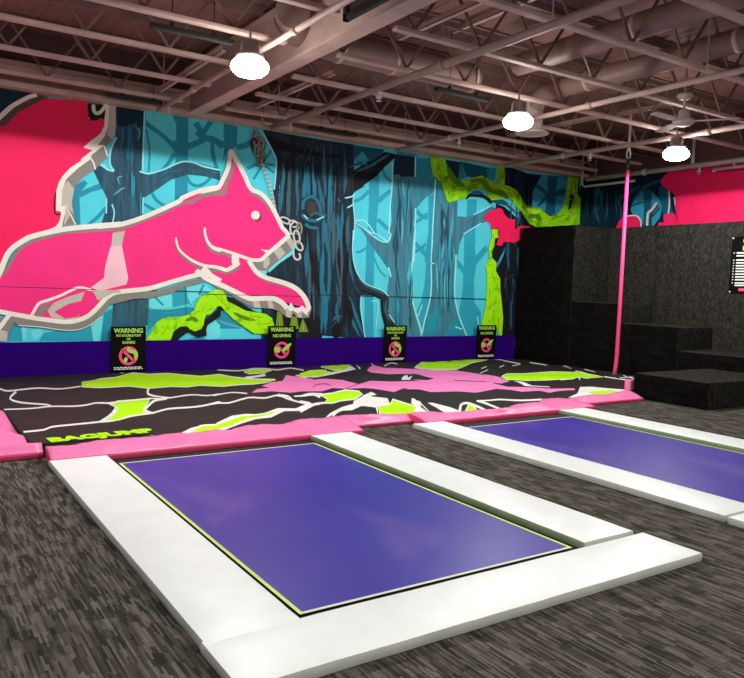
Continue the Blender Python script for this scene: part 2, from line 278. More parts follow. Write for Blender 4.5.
# painted shapes in millimetres on their surface: p = filled outline, r = brush stroke (one edge, then the other)
D_FOREST = '''
p teal_far 3788,4251 4091,4222 4098,2858 3885,2787 3888,3581 3821,3675 3637,3827 3535,3876 3407,3945 3406,4044 3534,3963 3688,3872 3833,3765 3898,3786 3895,4040
r teal_far 3405,3892 3422,3817 3444,3711 3458,3603 3460,3475 3454,3338 3449,3241 3436,3902 3452,3827 3474,3719 3490,3608 3491,3478 3485,3340 3481,3242
r teal_far 3674,3261 3711,3299 3762,3356 3810,3413 3849,3469 3885,3525 3910,3564 3639,3289 3672,3331 3718,3389 3759,3445 3790,3499 3820,3555 3840,3596
r teal_far 4075,3662 4125,3685 4196,3718 4268,3753 4327,3794 4374,3829 4410,3845 4465,3840 4540,3819 4613,3797 4677,3781 4740,3765 4785,3753 4042,3748 4091,3770 4161,3803 4224,3834 4272,3868 4330,3911 4408,3941 4497,3936 4580,3913 4653,3892 4716,3876 4779,3860 4824,3848
r teal_far 4172,4080 4346,3863 4256,4143 4417,3916
r teal_far 4450,4219 4317,3993 4523,4187 4389,3960
r teal_far 4469,3860 4475,3799 4484,3712 4496,3626 4514,3544 4535,3463 4550,3407 4527,3872 4533,3811 4542,3725 4554,3641 4571,3562 4592,3482 4607,3426
r teal_far 4056,3232 4072,3200 4097,3155 4131,3116 4174,3094 4223,3083 4273,3084 4321,3100 4367,3125 4409,3155 4449,3192 4484,3233 4508,3261 4101,3256 4117,3225 4139,3184 4165,3154 4195,3139 4232,3131 4268,3132 4304,3144 4342,3165 4378,3191 4413,3223 4446,3261 4470,3289
r teal_far 3498,2905 3516,2876 3544,2833 3580,2793 3635,2757 3697,2725 3741,2702 3541,2934 3559,2905 3585,2866 3615,2833 3664,2801 3724,2770 3767,2747
r teal_far 3381,2724 3408,2710 3446,2689 3485,2669 3531,2649 3580,2629 3615,2616 3406,2765 3433,2751 3470,2731 3507,2712 3552,2693 3601,2673 3635,2660
p teal_far 4688,4172 4932,4154 4932,3835 4853,3771 4768,3734 4686,3539 4705,3752
r teal_far 4199,3934 4235,3909 4288,3873 4349,3843 4409,3835 4457,3837 4488,3835 4545,3809 4613,3772 4662,3744 4270,4021 4305,3996 4354,3964 4396,3943 4426,3940 4474,3942 4534,3936 4606,3904 4678,3865 4728,3838
r teal_far 4928,3771 4962,3778 5015,3788 5071,3805 5131,3836 5188,3871 5227,3896 4920,3869 4953,3875 4999,3884 5037,3895 5082,3919 5134,3952 5172,3976
r teal_far 5150,3909 5160,3874 5176,3823 5201,3772 5248,3716 5303,3660 5342,3622 5220,3933 5230,3899 5245,3852 5264,3812 5306,3763 5360,3709 5399,3670
r teal_far 4464,3825 4469,3763 4476,3674 4491,3589 4519,3519 4555,3455 4580,3410 4515,3835 4520,3772 4527,3685 4541,3606 4567,3543 4601,3481 4626,3437
r teal_far 5135,3456 5173,3478 5226,3507 5277,3533 5329,3551 5383,3567 5422,3578 5106,3507 5145,3527 5200,3556 5258,3583 5315,3602 5372,3617 5412,3627
r teal_far 5413,3580 5627,3572 5420,3624 5634,3616
r teal_far 5390,3600 5223,3328 5432,3581 5264,3309
r teal_far 5435,3610 5582,3838 5397,3627 5544,3856
r teal_far 5429,3556 5606,3452 5454,3588 5631,3484
p teal_far 2505,3021 2390,2937 2334,2788 2330,2573 2392,2338 2454,2342 2437,2750 2599,2849 2764,2914 2728,2995 2506,2876 2460,2848 2552,2977
r teal_far 2579,2345 2614,2375 2664,2417 2713,2464 2763,2519 2812,2579 2847,2620 2553,2379 2586,2410 2633,2454 2677,2499 2723,2554 2770,2614 2803,2656
p teal_mid 7576,3542 7806,3732 7809,3203 7774,2683 7811,2502 7585,2640 7592,3123
p teal_mid 7567,2558 7749,2570 7757,1712 7768,1157 7802,566 7580,569 7571,1094 7566,1615
r teal_mid 7283,3097 7326,3114 7388,3141 7450,3175 7512,3228 7571,3287 7612,3329 7255,3153 7297,3170 7354,3194 7404,3222 7458,3268 7515,3325 7555,3367
r teal_mid 7831,3139 7866,3171 7918,3217 7970,3261 8023,3304 8079,3348 8118,3379 7753,3202 7791,3232 7845,3276 7901,3320 7959,3362 8017,3404 8059,3433
r teal_mid 7825,3767 7850,3727 7886,3672 7928,3621 7975,3586 8024,3560 8058,3542 7894,3800 7919,3762 7954,3708 7989,3665 8025,3639 8071,3615 8104,3598
r teal_mid 7768,2807 7799,2786 7845,2756 7889,2725 7938,2690 7988,2653 8024,2627 7828,2867 7859,2846 7905,2815 7951,2784 8000,2748 8051,2711 8087,2685
r teal_mid 7344,2167 7377,2173 7426,2183 7475,2199 7522,2225 7565,2254 7594,2275 7334,2210 7366,2216 7411,2226 7452,2239 7491,2260 7531,2288 7560,2308
r teal_mid 7731,2104 7757,2047 7795,1966 7842,1890 7903,1829 7972,1775 8020,1738 7774,2118 7799,2062 7837,1982 7880,1911 7937,1855 8004,1803 8052,1766
p teal_mid 9993,3404 10255,3427 10240,2910 10253,2442 10297,2141 9975,2127 9945,2690 9992,3024
p teal_mid 9951,2575 10267,2594 10234,2223 10555,2509 10629,2411 10309,2091 10261,1752 10299,1312 10502,1075 10496,542 9842,551 9914,1240 9975,1576 9967,1877 9794,2020 9786,2175 9981,2027
r teal_mid 8663,3057 8694,3028 8740,2987 8797,2949 8865,2928 8930,2916 8975,2909 8738,3110 8769,3082 8811,3044 8852,3017 8898,3003 8956,2993 8999,2987
r teal_mid 8710,2822 8746,2840 8798,2867 8850,2898 8909,2941 8968,2989 9009,3023 8673,2871 8709,2889 8759,2915 8805,2942 8858,2982 8916,3029 8956,3063
r teal_mid 8647,2423 8687,2392 8743,2348 8800,2304 8870,2251 8944,2194 8997,2154 8717,2480 8756,2449 8813,2405 8870,2361 8939,2308 9014,2252 9067,2211
r teal_mid 8603,2169 8654,2197 8727,2237 8796,2273 8852,2300 8910,2326 8951,2344 8563,2217 8614,2245 8687,2285 8757,2322 8816,2350 8875,2377 8916,2395
p teal_mid 8986,3393 9146,3440 9121,2702 9110,2089 8947,2082 9020,2695
p teal_mid 8987,2517 9150,2527 9131,2074 9141,1458 8976,611 8756,1000 8904,1292 8970,1616 9003,2197
r teal_mid 8675,2402 8712,2373 8766,2330 8823,2288 8884,2248 8947,2209 8991,2182 8746,2459 8783,2429 8835,2387 8889,2348 8947,2310 9009,2272 9053,2246
r teal_mid 8590,2228 8642,2241 8718,2261 8793,2288 8870,2331 8944,2379 8995,2414 8570,2284 8621,2296 8693,2315 8758,2339 8826,2377 8897,2424 8947,2458
p teal_mid 1487,849 1636,849 1679,611 1444,615
p cyan_light 1636,849 1712,801 1701,611 1657,612
p cyan_light 1766,753 1876,800 1942,728 1810,609
p teal_mid 1942,728 2190,774 2608,846 2728,596 1876,608
p cyan_light 2607,858 2798,996 2728,596 2644,597
p teal_far 2798,1021 2919,1097 3041,1199 3045,591 2752,595
p bark_slate 2935,1172 3231,1265 3485,1256 3487,1128 3565,1051 3489,843 3425,818 2912,820
p cyan_light 3498,1257 3850,1354 3866,1132 3564,1090 3486,1153
p teal_mid 3864,1354 4118,1465 4174,1374 4340,1337 4177,1161 3880,1119
p cyan_light 4091,1465 4393,1539 4535,1409 4285,1296 4177,1188 4120,1293
r teal_far 3577,1273 3709,1145 3600,1296 3732,1168
r teal_far 4377,1519 4297,1344 4409,1506 4328,1330
p teal_far 3487,1102 4177,1135 4288,1109 4125,988 3802,974 3619,895 3465,714
r cyan_light 3513,1101 3600,1093 3727,1089 3855,1096 3992,1125 4133,1167 4232,1201 3513,1103 3600,1106 3726,1107 3852,1115 3988,1143 4129,1180 4231,1203
r cyan_light 3722,1038 3934,1052 3722,1040 3934,1054
r cyan_light 3434,1152 3538,1075 3436,1154 3540,1078
p teal_far 4334,1128 4503,1075 4673,1131 4908,968 5058,858 5060,774 4340,778
p cyan_light 4506,913 4620,913 4709,749 4424,751
r teal_hi 4648,911 4689,885 4752,860 4817,839 4909,815 5012,793 5089,786 4649,915 4698,912 4764,896 4829,877 4919,852 5020,821 5090,790
r teal_hi 4421,965 4618,1020 4420,969 4617,1024
p cyan_light 4544,922 4688,840 4692,621 4437,570 4462,732
p teal_mid 3968,577 4351,652 4521,569 4297,545
p bark_slate 2951,4170 3418,4194 3385,3718 3369,3243 3465,3199 3721,3308 3982,3452 4170,3487 4641,3423 4644,3238 4364,3275 4092,3271 3827,3166 3570,2963 3393,2833 3375,2592 3398,2367 2735,2321 2805,2571 2840,2770 2732,2979 2637,3163 2683,3265 2934,3196 2873,3311 2876,3506 2954,3686
p navy 2951,4170 3418,4194 3386,4115 3382,3941 3295,3904 3245,3971 3111,3890 2989,3885
r slate_dark 3048,3845 3051,3755 3064,3630 3073,3505 3070,3372 3064,3234 3066,3136 3052,3846 3074,3761 3094,3637 3106,3510 3101,3374 3087,3234 3069,3136
r slate_dark 3122,3806 3138,3317 3125,3807 3142,3317
r slate_dark 3183,3790 3212,3276 3187,3791 3216,3276
r slate_dark 3247,3503 3226,3400 3203,3256 3175,3129 3132,3040 3078,2953 3043,2889 3251,3503 3249,3400 3234,3253 3206,3121 3158,3026 3096,2941 3046,2886
r slate_dark 2824,3134 2850,3081 2895,3011 2932,2944 2956,2878 2975,2807 2995,2759 2828,3136 2869,3096 2920,3030 2962,2960 2985,2888 2998,2814 2999,2760
r slate_dark 3140,3020 3193,2627 3144,3021 3197,2628
r slate_dark 3251,3032 3280,2610 3255,3032 3284,2610
r slate_dark 3092,2917 3094,2595 3096,2917 3098,2595
r slate_dark 2946,2804 2972,2585 2950,2805 2976,2585
r slate_dark 3982,3364 3908,3334 3807,3280 3712,3220 3632,3147 3561,3069 3517,3009 3984,3361 3919,3313 3822,3254 3732,3193 3654,3125 3578,3053 3520,3007
r slate_dark 4531,3321 4460,3354 4356,3389 4256,3410 4173,3407 4092,3390 4037,3371 4529,3317 4450,3330 4344,3357 4249,3375 4173,3374 4093,3366 4037,3366
r teal_hi 3009,3669 3027,3475 3012,3669 3030,3476
r teal_hi 3021,3009 3017,3039 3008,3077 3006,3101 3019,3111 3047,3122 3068,3135 3018,3008 3002,3032 2986,3070 2984,3107 3010,3131 3043,3139 3067,3138
r teal_hi 2925,2826 2962,2852 3010,2894 3051,2927 3074,2941 3100,2954 3118,2967 2923,2828 2951,2864 2996,2910 3038,2947 3067,2961 3096,2970 3117,2970
r teal_hi 3286,3705 3306,3737 3327,3786 3333,3837 3311,3884 3276,3924 3247,3947 3283,3706 3290,3741 3305,3789 3309,3830 3291,3870 3262,3912 3244,3945
r teal_hi 3391,3119 3466,3152 3390,3122 3465,3155
r teal_hi 3228,2930 3230,2631 3231,2930 3233,2631
r teal_hi 2877,2674 2949,2705 2876,2677 2948,2708
r teal_hi 3160,3664 3175,3370 3163,3665 3178,3371
r teal_hi 3826,3292 3984,3325 3826,3295 3984,3328
r teal_hi 4280,3353 4363,3351 4281,3356 4363,3355
r teal_hi 4474,3350 4628,3354 4474,3354 4628,3357
r cyan_line 3380,4164 3377,4048 3372,3883 3367,3717 3363,3543 3359,3367 3357,3243 3405,4167 3402,4051 3397,3885 3392,3719 3388,3545 3384,3369 3381,3244
r cyan_line 3317,3226 3354,3217 3409,3205 3466,3204 3546,3229 3636,3267 3726,3309 3816,3358 3905,3410 3986,3448 4044,3462 4106,3466 4167,3464 4228,3453 4292,3434 4358,3418 4455,3407 4562,3398 4639,3392 3326,3250 3362,3241 3414,3229 3464,3229 3539,3252 3628,3290 3716,3331 3805,3379 3895,3432 3979,3472 4043,3487 4108,3492 4173,3489 4237,3478 4301,3459 4365,3444 4461,3433 4567,3424 4644,3418
r cyan_line 2960,3716 2935,3663 2901,3586 2874,3508 2863,3433 2860,3359 2866,3295 2884,3253 2912,3217 2931,3193 2982,3708 2957,3655 2923,3580 2897,3505 2887,3434 2884,3362 2889,3303 2905,3267 2931,3233 2950,3210
r cyan_line 2721,3283 2745,3262 2781,3233 2819,3208 2860,3194 2901,3187 2930,3182 2739,3305 2763,3284 2798,3255 2832,3232 2868,3221 2908,3214 2937,3209
r cyan_line 3373,2844 3365,2592 3393,2845 3385,2593
r cyan_line 2818,2768 2814,2548 2838,2770 2835,2549
r cyan_line 2775,3274 2786,3254 2803,3226 2827,3202 2862,3192 2901,3189 2928,3187 2796,3287 2806,3268 2822,3242 2840,3224 2869,3216 2905,3213 2931,3211
r cyan_line 2900,2690 2911,2660 2927,2617 2936,2573 2932,2522 2921,2466 2913,2426 2918,2699 2930,2668 2946,2624 2955,2576 2951,2520 2940,2463 2932,2423
p bark_teal 8200,4158 8664,4154 8686,3689 8829,4017 9456,4538 9225,4191 8998,3848 8693,3533 8597,3054 8624,2458 8428,2447 8065,2425 8077,2581 8124,2831 8093,3105 8094,3535 8120,3813
p bark_teal 8034,2711 8669,2756 8612,2278 8536,1769 8631,1421 8876,877 8911,552 8047,563 8185,909 8053,1347 8098,1630 8107,1879 7831,2176 7639,2380 7449,2610 7248,2746 7265,2762 7446,2700 7670,2534 7933,2428 8065,2420 8115,2593
p bark_teal 8206,3720 9130,3772 9104,3467 8850,3286 8681,3082 8637,2732 8660,2069 8278,2053
p navy 8146,4090 8608,4100 8584,3756 8106,3704
p navy 8266,4095 8615,4091 8612,3717 8284,3682
p teal_far 8615,4091 8993,4089 9068,3782 8634,3673
r slate_dark 8219,3639 8222,3519 8241,3350 8252,3182 8242,3011 8223,2837 8220,2714 8226,3641 8261,3526 8293,3357 8309,3185 8294,3010 8262,2835 8227,2714
r slate_dark 8372,3655 8435,3103 8378,3656 8441,3104
r slate_dark 8473,3107 8418,2603 8480,3107 8425,2603
r slate_dark 8265,2572 8239,2435 8221,2237 8224,2039 8267,1814 8333,1580 8392,1416 8272,2572 8279,2434 8274,2238 8281,2044 8320,1822 8372,1586 8399,1417
r slate_dark 8415,2675 8449,1892 8422,2676 8456,1892
r slate_dark 8263,1728 8269,1558 8293,1318 8303,1100 8282,938 8246,774 8231,657 8269,1729 8309,1561 8346,1321 8360,1098 8334,929 8285,766 8238,655
r slate_dark 8502,1577 8690,909 8509,1578 8697,910
r slate_dark 8395,1353 8505,621 8402,1354 8512,621
r slate_dark 8453,3281 8480,2659 8459,3282 8487,2659
r slate_dark 8389,2964 8578,2224 8396,2966 8585,2225
r teal_hi 8319,3558 8361,3035 8324,3558 8366,3035
r teal_hi 8206,3084 8262,2655 8211,3085 8267,2655
r teal_hi 8316,2295 8261,1791 8321,2294 8266,1791
r teal_hi 8507,2368 8489,1894 8512,2368 8494,1894
r teal_hi 8318,1352 8284,782 8323,1352 8290,782
r teal_hi 8552,1356 8740,715 8557,1357 8745,716
r teal_hi 8446,1100 8545,621 8451,1100 8551,621
r teal_hi 8753,3624 8523,3507 8756,3621 8525,3504
r teal_hi 8558,3632 9071,3732 8557,3636 9070,3736
r teal_hi 8362,2713 8464,2155 8367,2714 8470,2156
r teal_hi 8991,3680 8644,3425 8994,3677 8647,3422
r cyan_line 8080,3930 8084,3828 8089,3682 8089,3535 8081,3394 8068,3249 8058,3103 8055,2916 8054,2719 8054,2580 8112,3934 8116,3831 8121,3685 8122,3537 8113,3395 8100,3249 8091,3104 8087,2918 8086,2720 8086,2581
r cyan_line 7302,2759 7360,2771 7439,2784 7507,2776 7587,2712 7671,2620 7731,2552 7298,2780 7356,2792 7440,2806 7522,2795 7608,2728 7693,2634 7753,2566
r cyan_line 7591,2579 7649,2569 7732,2554 7811,2533 7890,2494 7973,2446 8046,2423 8096,2459 8117,2518 8130,2560 7598,2601 7656,2591 7740,2575 7823,2554 7906,2513 7988,2466 8045,2446 8071,2469 8090,2523 8102,2565
r cyan_line 8067,1936 8132,1752 8103,1945 8168,1760
r cyan_line 7242,2735 7294,2717 7368,2690 7439,2660 7510,2619 7585,2570 7661,2524 7737,2482 7816,2443 7891,2414 7955,2405 8020,2406 8065,2408 7254,2757 7306,2739 7381,2712 7455,2681 7528,2638 7603,2590 7678,2544 7754,2503 7831,2464 7901,2437 7958,2430 8020,2431 8065,2433
r cyan_line 8662,3112 8664,3014 8666,2875 8668,2735 8670,2510 8672,2254 8674,2070 8696,3114 8698,3017 8700,2877 8702,2736 8704,2512 8707,2255 8708,2071
r cyan_line 8648,2497 8644,2373 8638,2196 8630,2022 8616,1871 8600,1720 8599,1574 8623,1444 8662,1316 8709,1189 8783,1003 8871,800 8935,655 8687,2498 8683,2373 8677,2196 8669,2021 8655,1869 8639,1718 8638,1576 8661,1450 8700,1323 8746,1198 8821,1012 8909,809 8973,665
r cyan_line 8099,2596 8049,2439 8131,2591 8080,2433
r cyan_line 8619,4107 8625,3719 8648,4110 8654,3721
p bark_teal 9089,3784 9337,3746 9441,3338 9736,3364 9740,3038 9990,3051 10381,3171 10665,3346 10834,3225 10593,3019 10220,2875 9944,2707 9826,2485 9781,2119 9090,2088 9109,2957
p bark_teal 9128,2557 9755,2596 9753,2233 9750,1471 9881,1038 10135,571 8937,585 9003,904 9132,1458 9133,2042
p teal_far 9635,804 9881,1038 10135,571 9561,578
p teal_far 9082,969 9321,1167 9443,1234 9376,904 9225,582 8978,585
r slate_dark 9295,3261 9297,3117 9319,2914 9332,2716 9323,2526 9306,2333 9307,2196 9304,3262 9347,3124 9385,2922 9404,2720 9390,2524 9356,2330 9315,2195
r slate_dark 9503,3279 9473,3115 9455,2881 9461,2658 9508,2463 9579,2274 9646,2145 9511,3279 9524,3116 9522,2884 9533,2665 9574,2476 9629,2285 9655,2147
r slate_dark 9654,2802 9711,2543 9663,2804 9720,2545
r slate_dark 10295,3084 9952,2925 10299,3078 9956,2919
r slate_dark 9314,2050 9276,1559 9323,2049 9285,1559
r slate_dark 9583,2553 9561,2279 9554,1896 9559,1566 9581,1381 9617,1197 9660,1070 9591,2553 9613,2280 9622,1897 9632,1568 9648,1385 9669,1201 9668,1071
r slate_dark 9415,2543 9383,2346 9423,2542 9391,2345
r slate_dark 9484,1169 9430,580 9493,1168 9438,579
r slate_dark 9613,1137 9550,705 9622,1136 9559,704
r slate_dark 9698,1569 9694,1237 9707,1569 9703,1237
r teal_hi 9189,3348 9265,2646 9195,3348 9271,2647
r teal_hi 9604,2995 9688,2608 9609,2995 9693,2609
r teal_hi 9951,2986 10296,3129 9949,2990 10293,3133
r teal_hi 9217,1948 9201,1427 9223,1948 9207,1427
r teal_hi 9488,1958 9564,1302 9493,1959 9569,1302
r teal_hi 9084,967 9366,1133 9080,971 9362,1136
r teal_hi 9221,706 9327,1101 9216,707 9321,1102
r teal_hi 9636,768 9985,733 9637,773 9985,737
r teal_hi 9417,1694 9483,1234 9423,1694 9488,1235
r teal_hi 9235,3672 9305,3101 9240,3672 9310,3101
r cyan_line 9128,3725 9123,3543 9116,3283 9110,3022 9103,2703 9097,2363 9092,2121 9161,3727 9156,3545 9149,3284 9142,3023 9136,2704 9129,2363 9125,2122
r cyan_line 9115,2526 9106,2392 9095,2208 9096,2072 9126,2049 9166,2048 9194,2049 9145,2525 9136,2392 9125,2208 9126,2075 9135,2072 9167,2072 9193,2072
r cyan_line 9095,2040 9108,1888 9125,1672 9123,1459 9087,1265 9032,1072 8986,907 8963,798 8941,690 8926,614 9130,2042 9143,1890 9160,1673 9158,1457 9122,1259 9067,1065 9021,900 8997,793 8976,684 8961,608
r cyan_line 9733,2266 9728,2047 9722,1739 9732,1470 9759,1323 9806,1177 9864,1034 9945,871 10040,708 10107,593 9770,2266 9765,2047 9760,1739 9769,1472 9796,1328 9842,1184 9899,1042 9980,881 10074,719 10142,604
r cyan_line 9932,2680 9964,2700 10011,2727 10058,2754 10169,2816 10304,2891 10402,2945 9914,2698 9947,2717 9994,2745 10041,2772 10152,2834 10287,2909 10385,2963
r cyan_line 10171,3093 10652,3317 10155,3114 10635,3338
r cyan_line 9802,773 9979,721 9814,800 9991,749
r cyan_line 10376,1004 10492,558 10409,1008 10526,561
r cyan_line 8851,997 8941,1224 8822,1005 8913,1232
p teal_deep 9758,4147 10735,4094 10475,3882 9989,3863 9793,3891
p teal_far 9781,4118 9955,3860 9798,3794
p teal_far 10464,4064 10733,4127 10726,3858 10521,3870
p navy 9359,4132 9759,4131 9735,3788 9562,3834
p bark_black 5388,4165 6510,4151 7215,4152 7238,3979 7240,3448 7490,3429 7246,3286 7282,2768 7272,2379 7253,2597 7262,2058 7354,1790 7450,1611 7542,1568 7476,1399 7477,1093 7599,563 5516,734 5435,1550 5519,1862 5781,2578 5681,2822 5610,3177 5660,3652 5595,3810
p bark_black 5433,1926 6167,2082 6211,545 5446,556
p near_black 7247,3256 7232,3684 7474,3845 7902,4106 8184,4095 8131,4012 7914,3820 7737,3634 7489,3459 7280,3319
p teal_deep 7221,3977 7280,3807 7616,3906 7830,4052 7900,4151 7215,4138
p teal_mid 7259,3908 7413,4060 7562,3900 7279,3837
r near_black 5725,3936 5822,3912 5963,3880 6108,3855 6238,3845 6371,3842 6504,3843 6663,3848 6828,3857 6944,3864 5745,3986 5843,3964 5983,3935 6124,3913 6249,3905 6379,3905 6510,3908 6667,3915 6831,3927 6947,3936
p near_black 5436,4090 5806,4002 6517,3924 6520,3839 5810,3864 5594,3824
r stroke_teal 7126,3728 7186,3740 7264,3768 7337,3790 7411,3800 7489,3807 7547,3820 7123,3733 7171,3769 7247,3808 7328,3836 7412,3845 7493,3840 7548,3826
r stroke_teal 7269,3656 7330,3669 7410,3701 7489,3735 7577,3774 7668,3817 7729,3856 7266,3661 7313,3698 7388,3739 7467,3777 7557,3813 7654,3847 7726,3861
r stroke_teal 7586,3810 7662,3839 7760,3891 7850,3943 7916,3985 7979,4032 8017,4072 7582,3815 7640,3866 7732,3927 7818,3981 7886,4020 7957,4058 8013,4076
r stroke_teal 6985,3655 7058,3546 6991,3658 7064,3549
r stroke_teal 7166,3585 7305,3630 7164,3591 7303,3635
r stroke_teal 7482,3679 7696,3762 7479,3684 7694,3768
r stroke_teal 5781,3638 5774,3538 5776,3417 5762,3321 5750,3220 5753,3012 5771,2829 5789,3640 5820,3545 5837,3421 5827,3319 5810,3222 5799,3015 5779,2830
r stroke_slate 5939,3573 5934,3152 5949,3574 5944,3153
r stroke_teal 6067,3616 6043,3454 6039,3246 6064,3027 6104,2856 6073,3616 6086,3457 6090,3252 6107,3034 6110,2857
r stroke_teal 5890,3063 5928,2842 5898,3065 5936,2843
r stroke_slate 6349,3846 6389,3623 6359,3848 6399,3625
r stroke_teal 6194,3658 6267,3382 6200,3660 6273,3384
r stroke_teal 6089,2798 6145,2517 6097,2800 6153,2519
r stroke_slate 6263,3778 6356,3959 6254,3780 6346,3962
r stroke_teal 5783,3775 5937,3864 5780,3780 5934,3868
r stroke_teal 6194,3882 6318,4096 6187,3885 6311,4098
r stroke_slate 6038,3721 6195,3853 6032,3727 6188,3859
r stroke_teal 5866,2837 5840,2610 5872,2837 5846,2610
r stroke_teal 6190,3651 6315,3836 6183,3654 6308,3839
r stroke_slate 6348,3556 6452,3367 6357,3560 6461,3371
r stroke_teal 6581,4070 6577,3790 6593,3468 6621,3276 6662,3129 6588,4071 6622,3796 6647,3476 6666,3283 6668,3130
r stroke_teal 6714,4087 6750,3486 6722,4089 6759,3487
r stroke_slate 6833,3551 6960,3330 6842,3555 6970,3335
r stroke_teal 6271,3435 6293,3238 6277,3436 6299,3239
r stroke_teal 6483,3457 6492,3300 6530,3112 6578,2954 6636,2836 6491,3459 6549,3314 6599,3129 6635,2969 6644,2838
r stroke_slate 6725,3193 6791,2732 6735,3194 6802,2733
r stroke_teal 6810,3258 6834,3182 6882,3106 6930,3087 6972,3096 6816,3261 6874,3203 6925,3138 6949,3124 6974,3101
r stroke_teal 6986,3625 7094,3490 6993,3630 7102,3495
r stroke_slate 7042,3159 7249,3237 7038,3168 7246,3246
r stroke_teal 7084,2958 7239,3045 7080,2963 7235,3050
r stroke_teal 7009,2925 7074,2575 7018,2926 7082,2576
r stroke_slate 7147,2936 7200,2434 7158,2938 7211,2435
r stroke_teal 6680,2721 6748,2750 6801,2770 6854,2716 6916,2652 6676,2726 6727,2783 6821,2814 6893,2739 6922,2655
r stroke_teal 6610,2603 6584,2368 6618,2602 6592,2368
r stroke_slate 6777,2644 6752,2378 6787,2643 6762,2378
r stroke_teal 6880,2680 6925,2388 6887,2681 6931,2389
r stroke_teal 6281,2521 6319,2351 6289,2523 6327,2353
r stroke_slate 6959,2833 7009,2393 6970,2834 7020,2394
r stroke_teal 6450,4025 6453,3911 6456,4026 6460,3912
r stroke_teal 6987,4064 7046,3867 6996,4067 7054,3870
r stroke_slate 6873,3847 6917,3561 6884,3849 6928,3563
r stroke_teal 6282,2503 6327,2102 6288,2504 6333,2103
r stroke_teal 6281,1955 6325,1580 6289,1956 6333,1581
r stroke_slate 6478,1964 6513,1380 6488,1964 6523,1380
r stroke_teal 6614,2496 6571,2261 6621,2496 6578,2260
r stroke_teal 6730,2562 6729,2155 6744,1681 6735,1382 6741,1147 6738,2562 6788,2158 6815,1682 6795,1379 6750,1147
r stroke_slate 6899,2573 6892,2256 6917,1891 6959,1674 7022,1509 6910,2574 6966,2263 7007,1900 7033,1684 7033,1511
r stroke_teal 7133,2410 7146,2152 7199,1840 7305,1602 7418,1427 7140,2411 7193,2158 7254,1852 7349,1617 7424,1429
r stroke_teal 7203,1392 7245,1226 7328,1020 7442,800 7555,630 7212,1395 7303,1244 7398,1042 7500,819 7564,633
r stroke_slate 6588,1143 6659,1025 6597,1147 6669,1030
r stroke_teal 6687,1265 6695,1028 6694,1265 6701,1028
r stroke_teal 7175,1180 7198,1053 7262,896 7371,727 7484,600 7184,1183 7257,1070 7330,921 7427,750 7492,603
r stroke_slate 7117,786 7194,634 7127,789 7204,637
r stroke_teal 6626,2117 6616,1382 6633,2117 6622,1382
r stroke_teal 7010,1390 6987,1029 7018,1389 6996,1029
r stroke_slate 6847,786 7050,966 6839,792 7042,972
r stroke_teal 6877,907 6911,926 6937,947 7010,968 7081,997 6871,910 6873,950 6911,990 6999,1007 7079,1002
r stroke_teal 6482,1322 6452,1233 6490,1320 6460,1231
r stroke_slate 6521,2340 6622,2340 6522,2349 6623,2349
r stroke_teal 6510,2181 6627,2187 6510,2187 6627,2193
r stroke_teal 7162,2561 7231,2086 7170,2562 7240,2088
r stroke_slate 7237,1452 7385,1303 7245,1458 7394,1309
r stroke_teal 7315,1303 7466,1091 7320,1306 7472,1094
r stroke_teal 6326,2482 6293,2254 6277,1991 6270,1828 6283,1700 6334,2482 6351,2255 6346,1990 6327,1826 6291,1700
r stroke_slate 6114,1867 6107,1550 6124,1867 6117,1550
r stroke_teal 5858,1941 5897,1658 5864,1942 5903,1659
r stroke_teal 5703,1794 5691,1681 5711,1794 5698,1680
r stroke_slate 6439,1967 6483,1618 6449,1968 6493,1619
r stroke_teal 6496,2347 6569,2176 6502,2349 6575,2178
r stroke_teal 6388,2662 6259,2595 6392,2656 6263,2589
r stroke_slate 6117,1780 6190,1493 6126,1782 6200,1495
r stroke_teal 6319,1613 6394,1323 6326,1614 6400,1325
r stroke_teal 6581,1209 6605,973 6589,1210 6613,973
r near_black 5841,3757 5847,3517 5865,3230 5861,3010 5866,2837 5847,3758 5889,3523 5915,3235 5903,3011 5872,2837
r near_black 6004,3581 6008,2849 6010,3581 6014,2849
r near_black 6152,3456 6217,2865 6158,3457 6223,2866
r near_black 6665,4052 6702,3133 6672,4053 6708,3133
r near_black 6783,4068 6822,3406 6789,4068 6828,3407
r near_black 6561,3295 6425,3396 6557,3291 6421,3392
r near_black 6550,2945 6648,2488 6556,2947 6655,2489
r near_black 6934,2625 6959,2390 6941,2625 6966,2391
r near_black 6380,2538 6380,1989 6386,2539 6386,1989
r near_black 6415,1903 6416,1320 6422,1903 6423,1320
r near_black 6528,2024 6561,1498 6535,2025 6568,1499
r near_black 6837,2451 6888,909 6843,2452 6894,909
r near_black 7042,2494 7040,2115 7063,1689 7109,1485 7171,1332 7049,2494 7087,2118 7119,1694 7155,1493 7177,1333
r near_black 6702,1324 6699,909 6709,1324 6705,909
r near_black 7102,1270 7261,786 7109,1272 7268,788
r near_black 7350,1304 7509,908 7357,1306 7516,910
r near_black 6221,2355 6246,1491 6227,2356 6252,1491
r near_black 5610,1846 5677,1651 5615,1847 5682,1652
r near_black 5988,1833 6010,1633 5994,1833 6016,1634
r near_black 6411,1849 6440,1442 6418,1850 6447,1442
r near_black 6211,1957 6250,1727 6217,1958 6256,1728
p near_black 6194,1141 6393,1085 6634,909 6706,790 6644,582 6210,587
p near_black 6265,1322 6438,1090 6610,943 6618,706 5830,712 5637,856 5886,971 6144,972
p near_black 6910,849 7118,909 7023,607 6902,578
p near_black 7121,1332 7246,1303 7327,1031 7233,665 7185,1030
r cyan_line 7243,3243 7235,3212 7226,3167 7222,3120 7235,3020 7256,2894 7270,2767 7271,2626 7265,2481 7260,2379 7266,3241 7259,3210 7249,3166 7246,3123 7259,3024 7280,2897 7294,2769 7295,2627 7289,2481 7284,2379
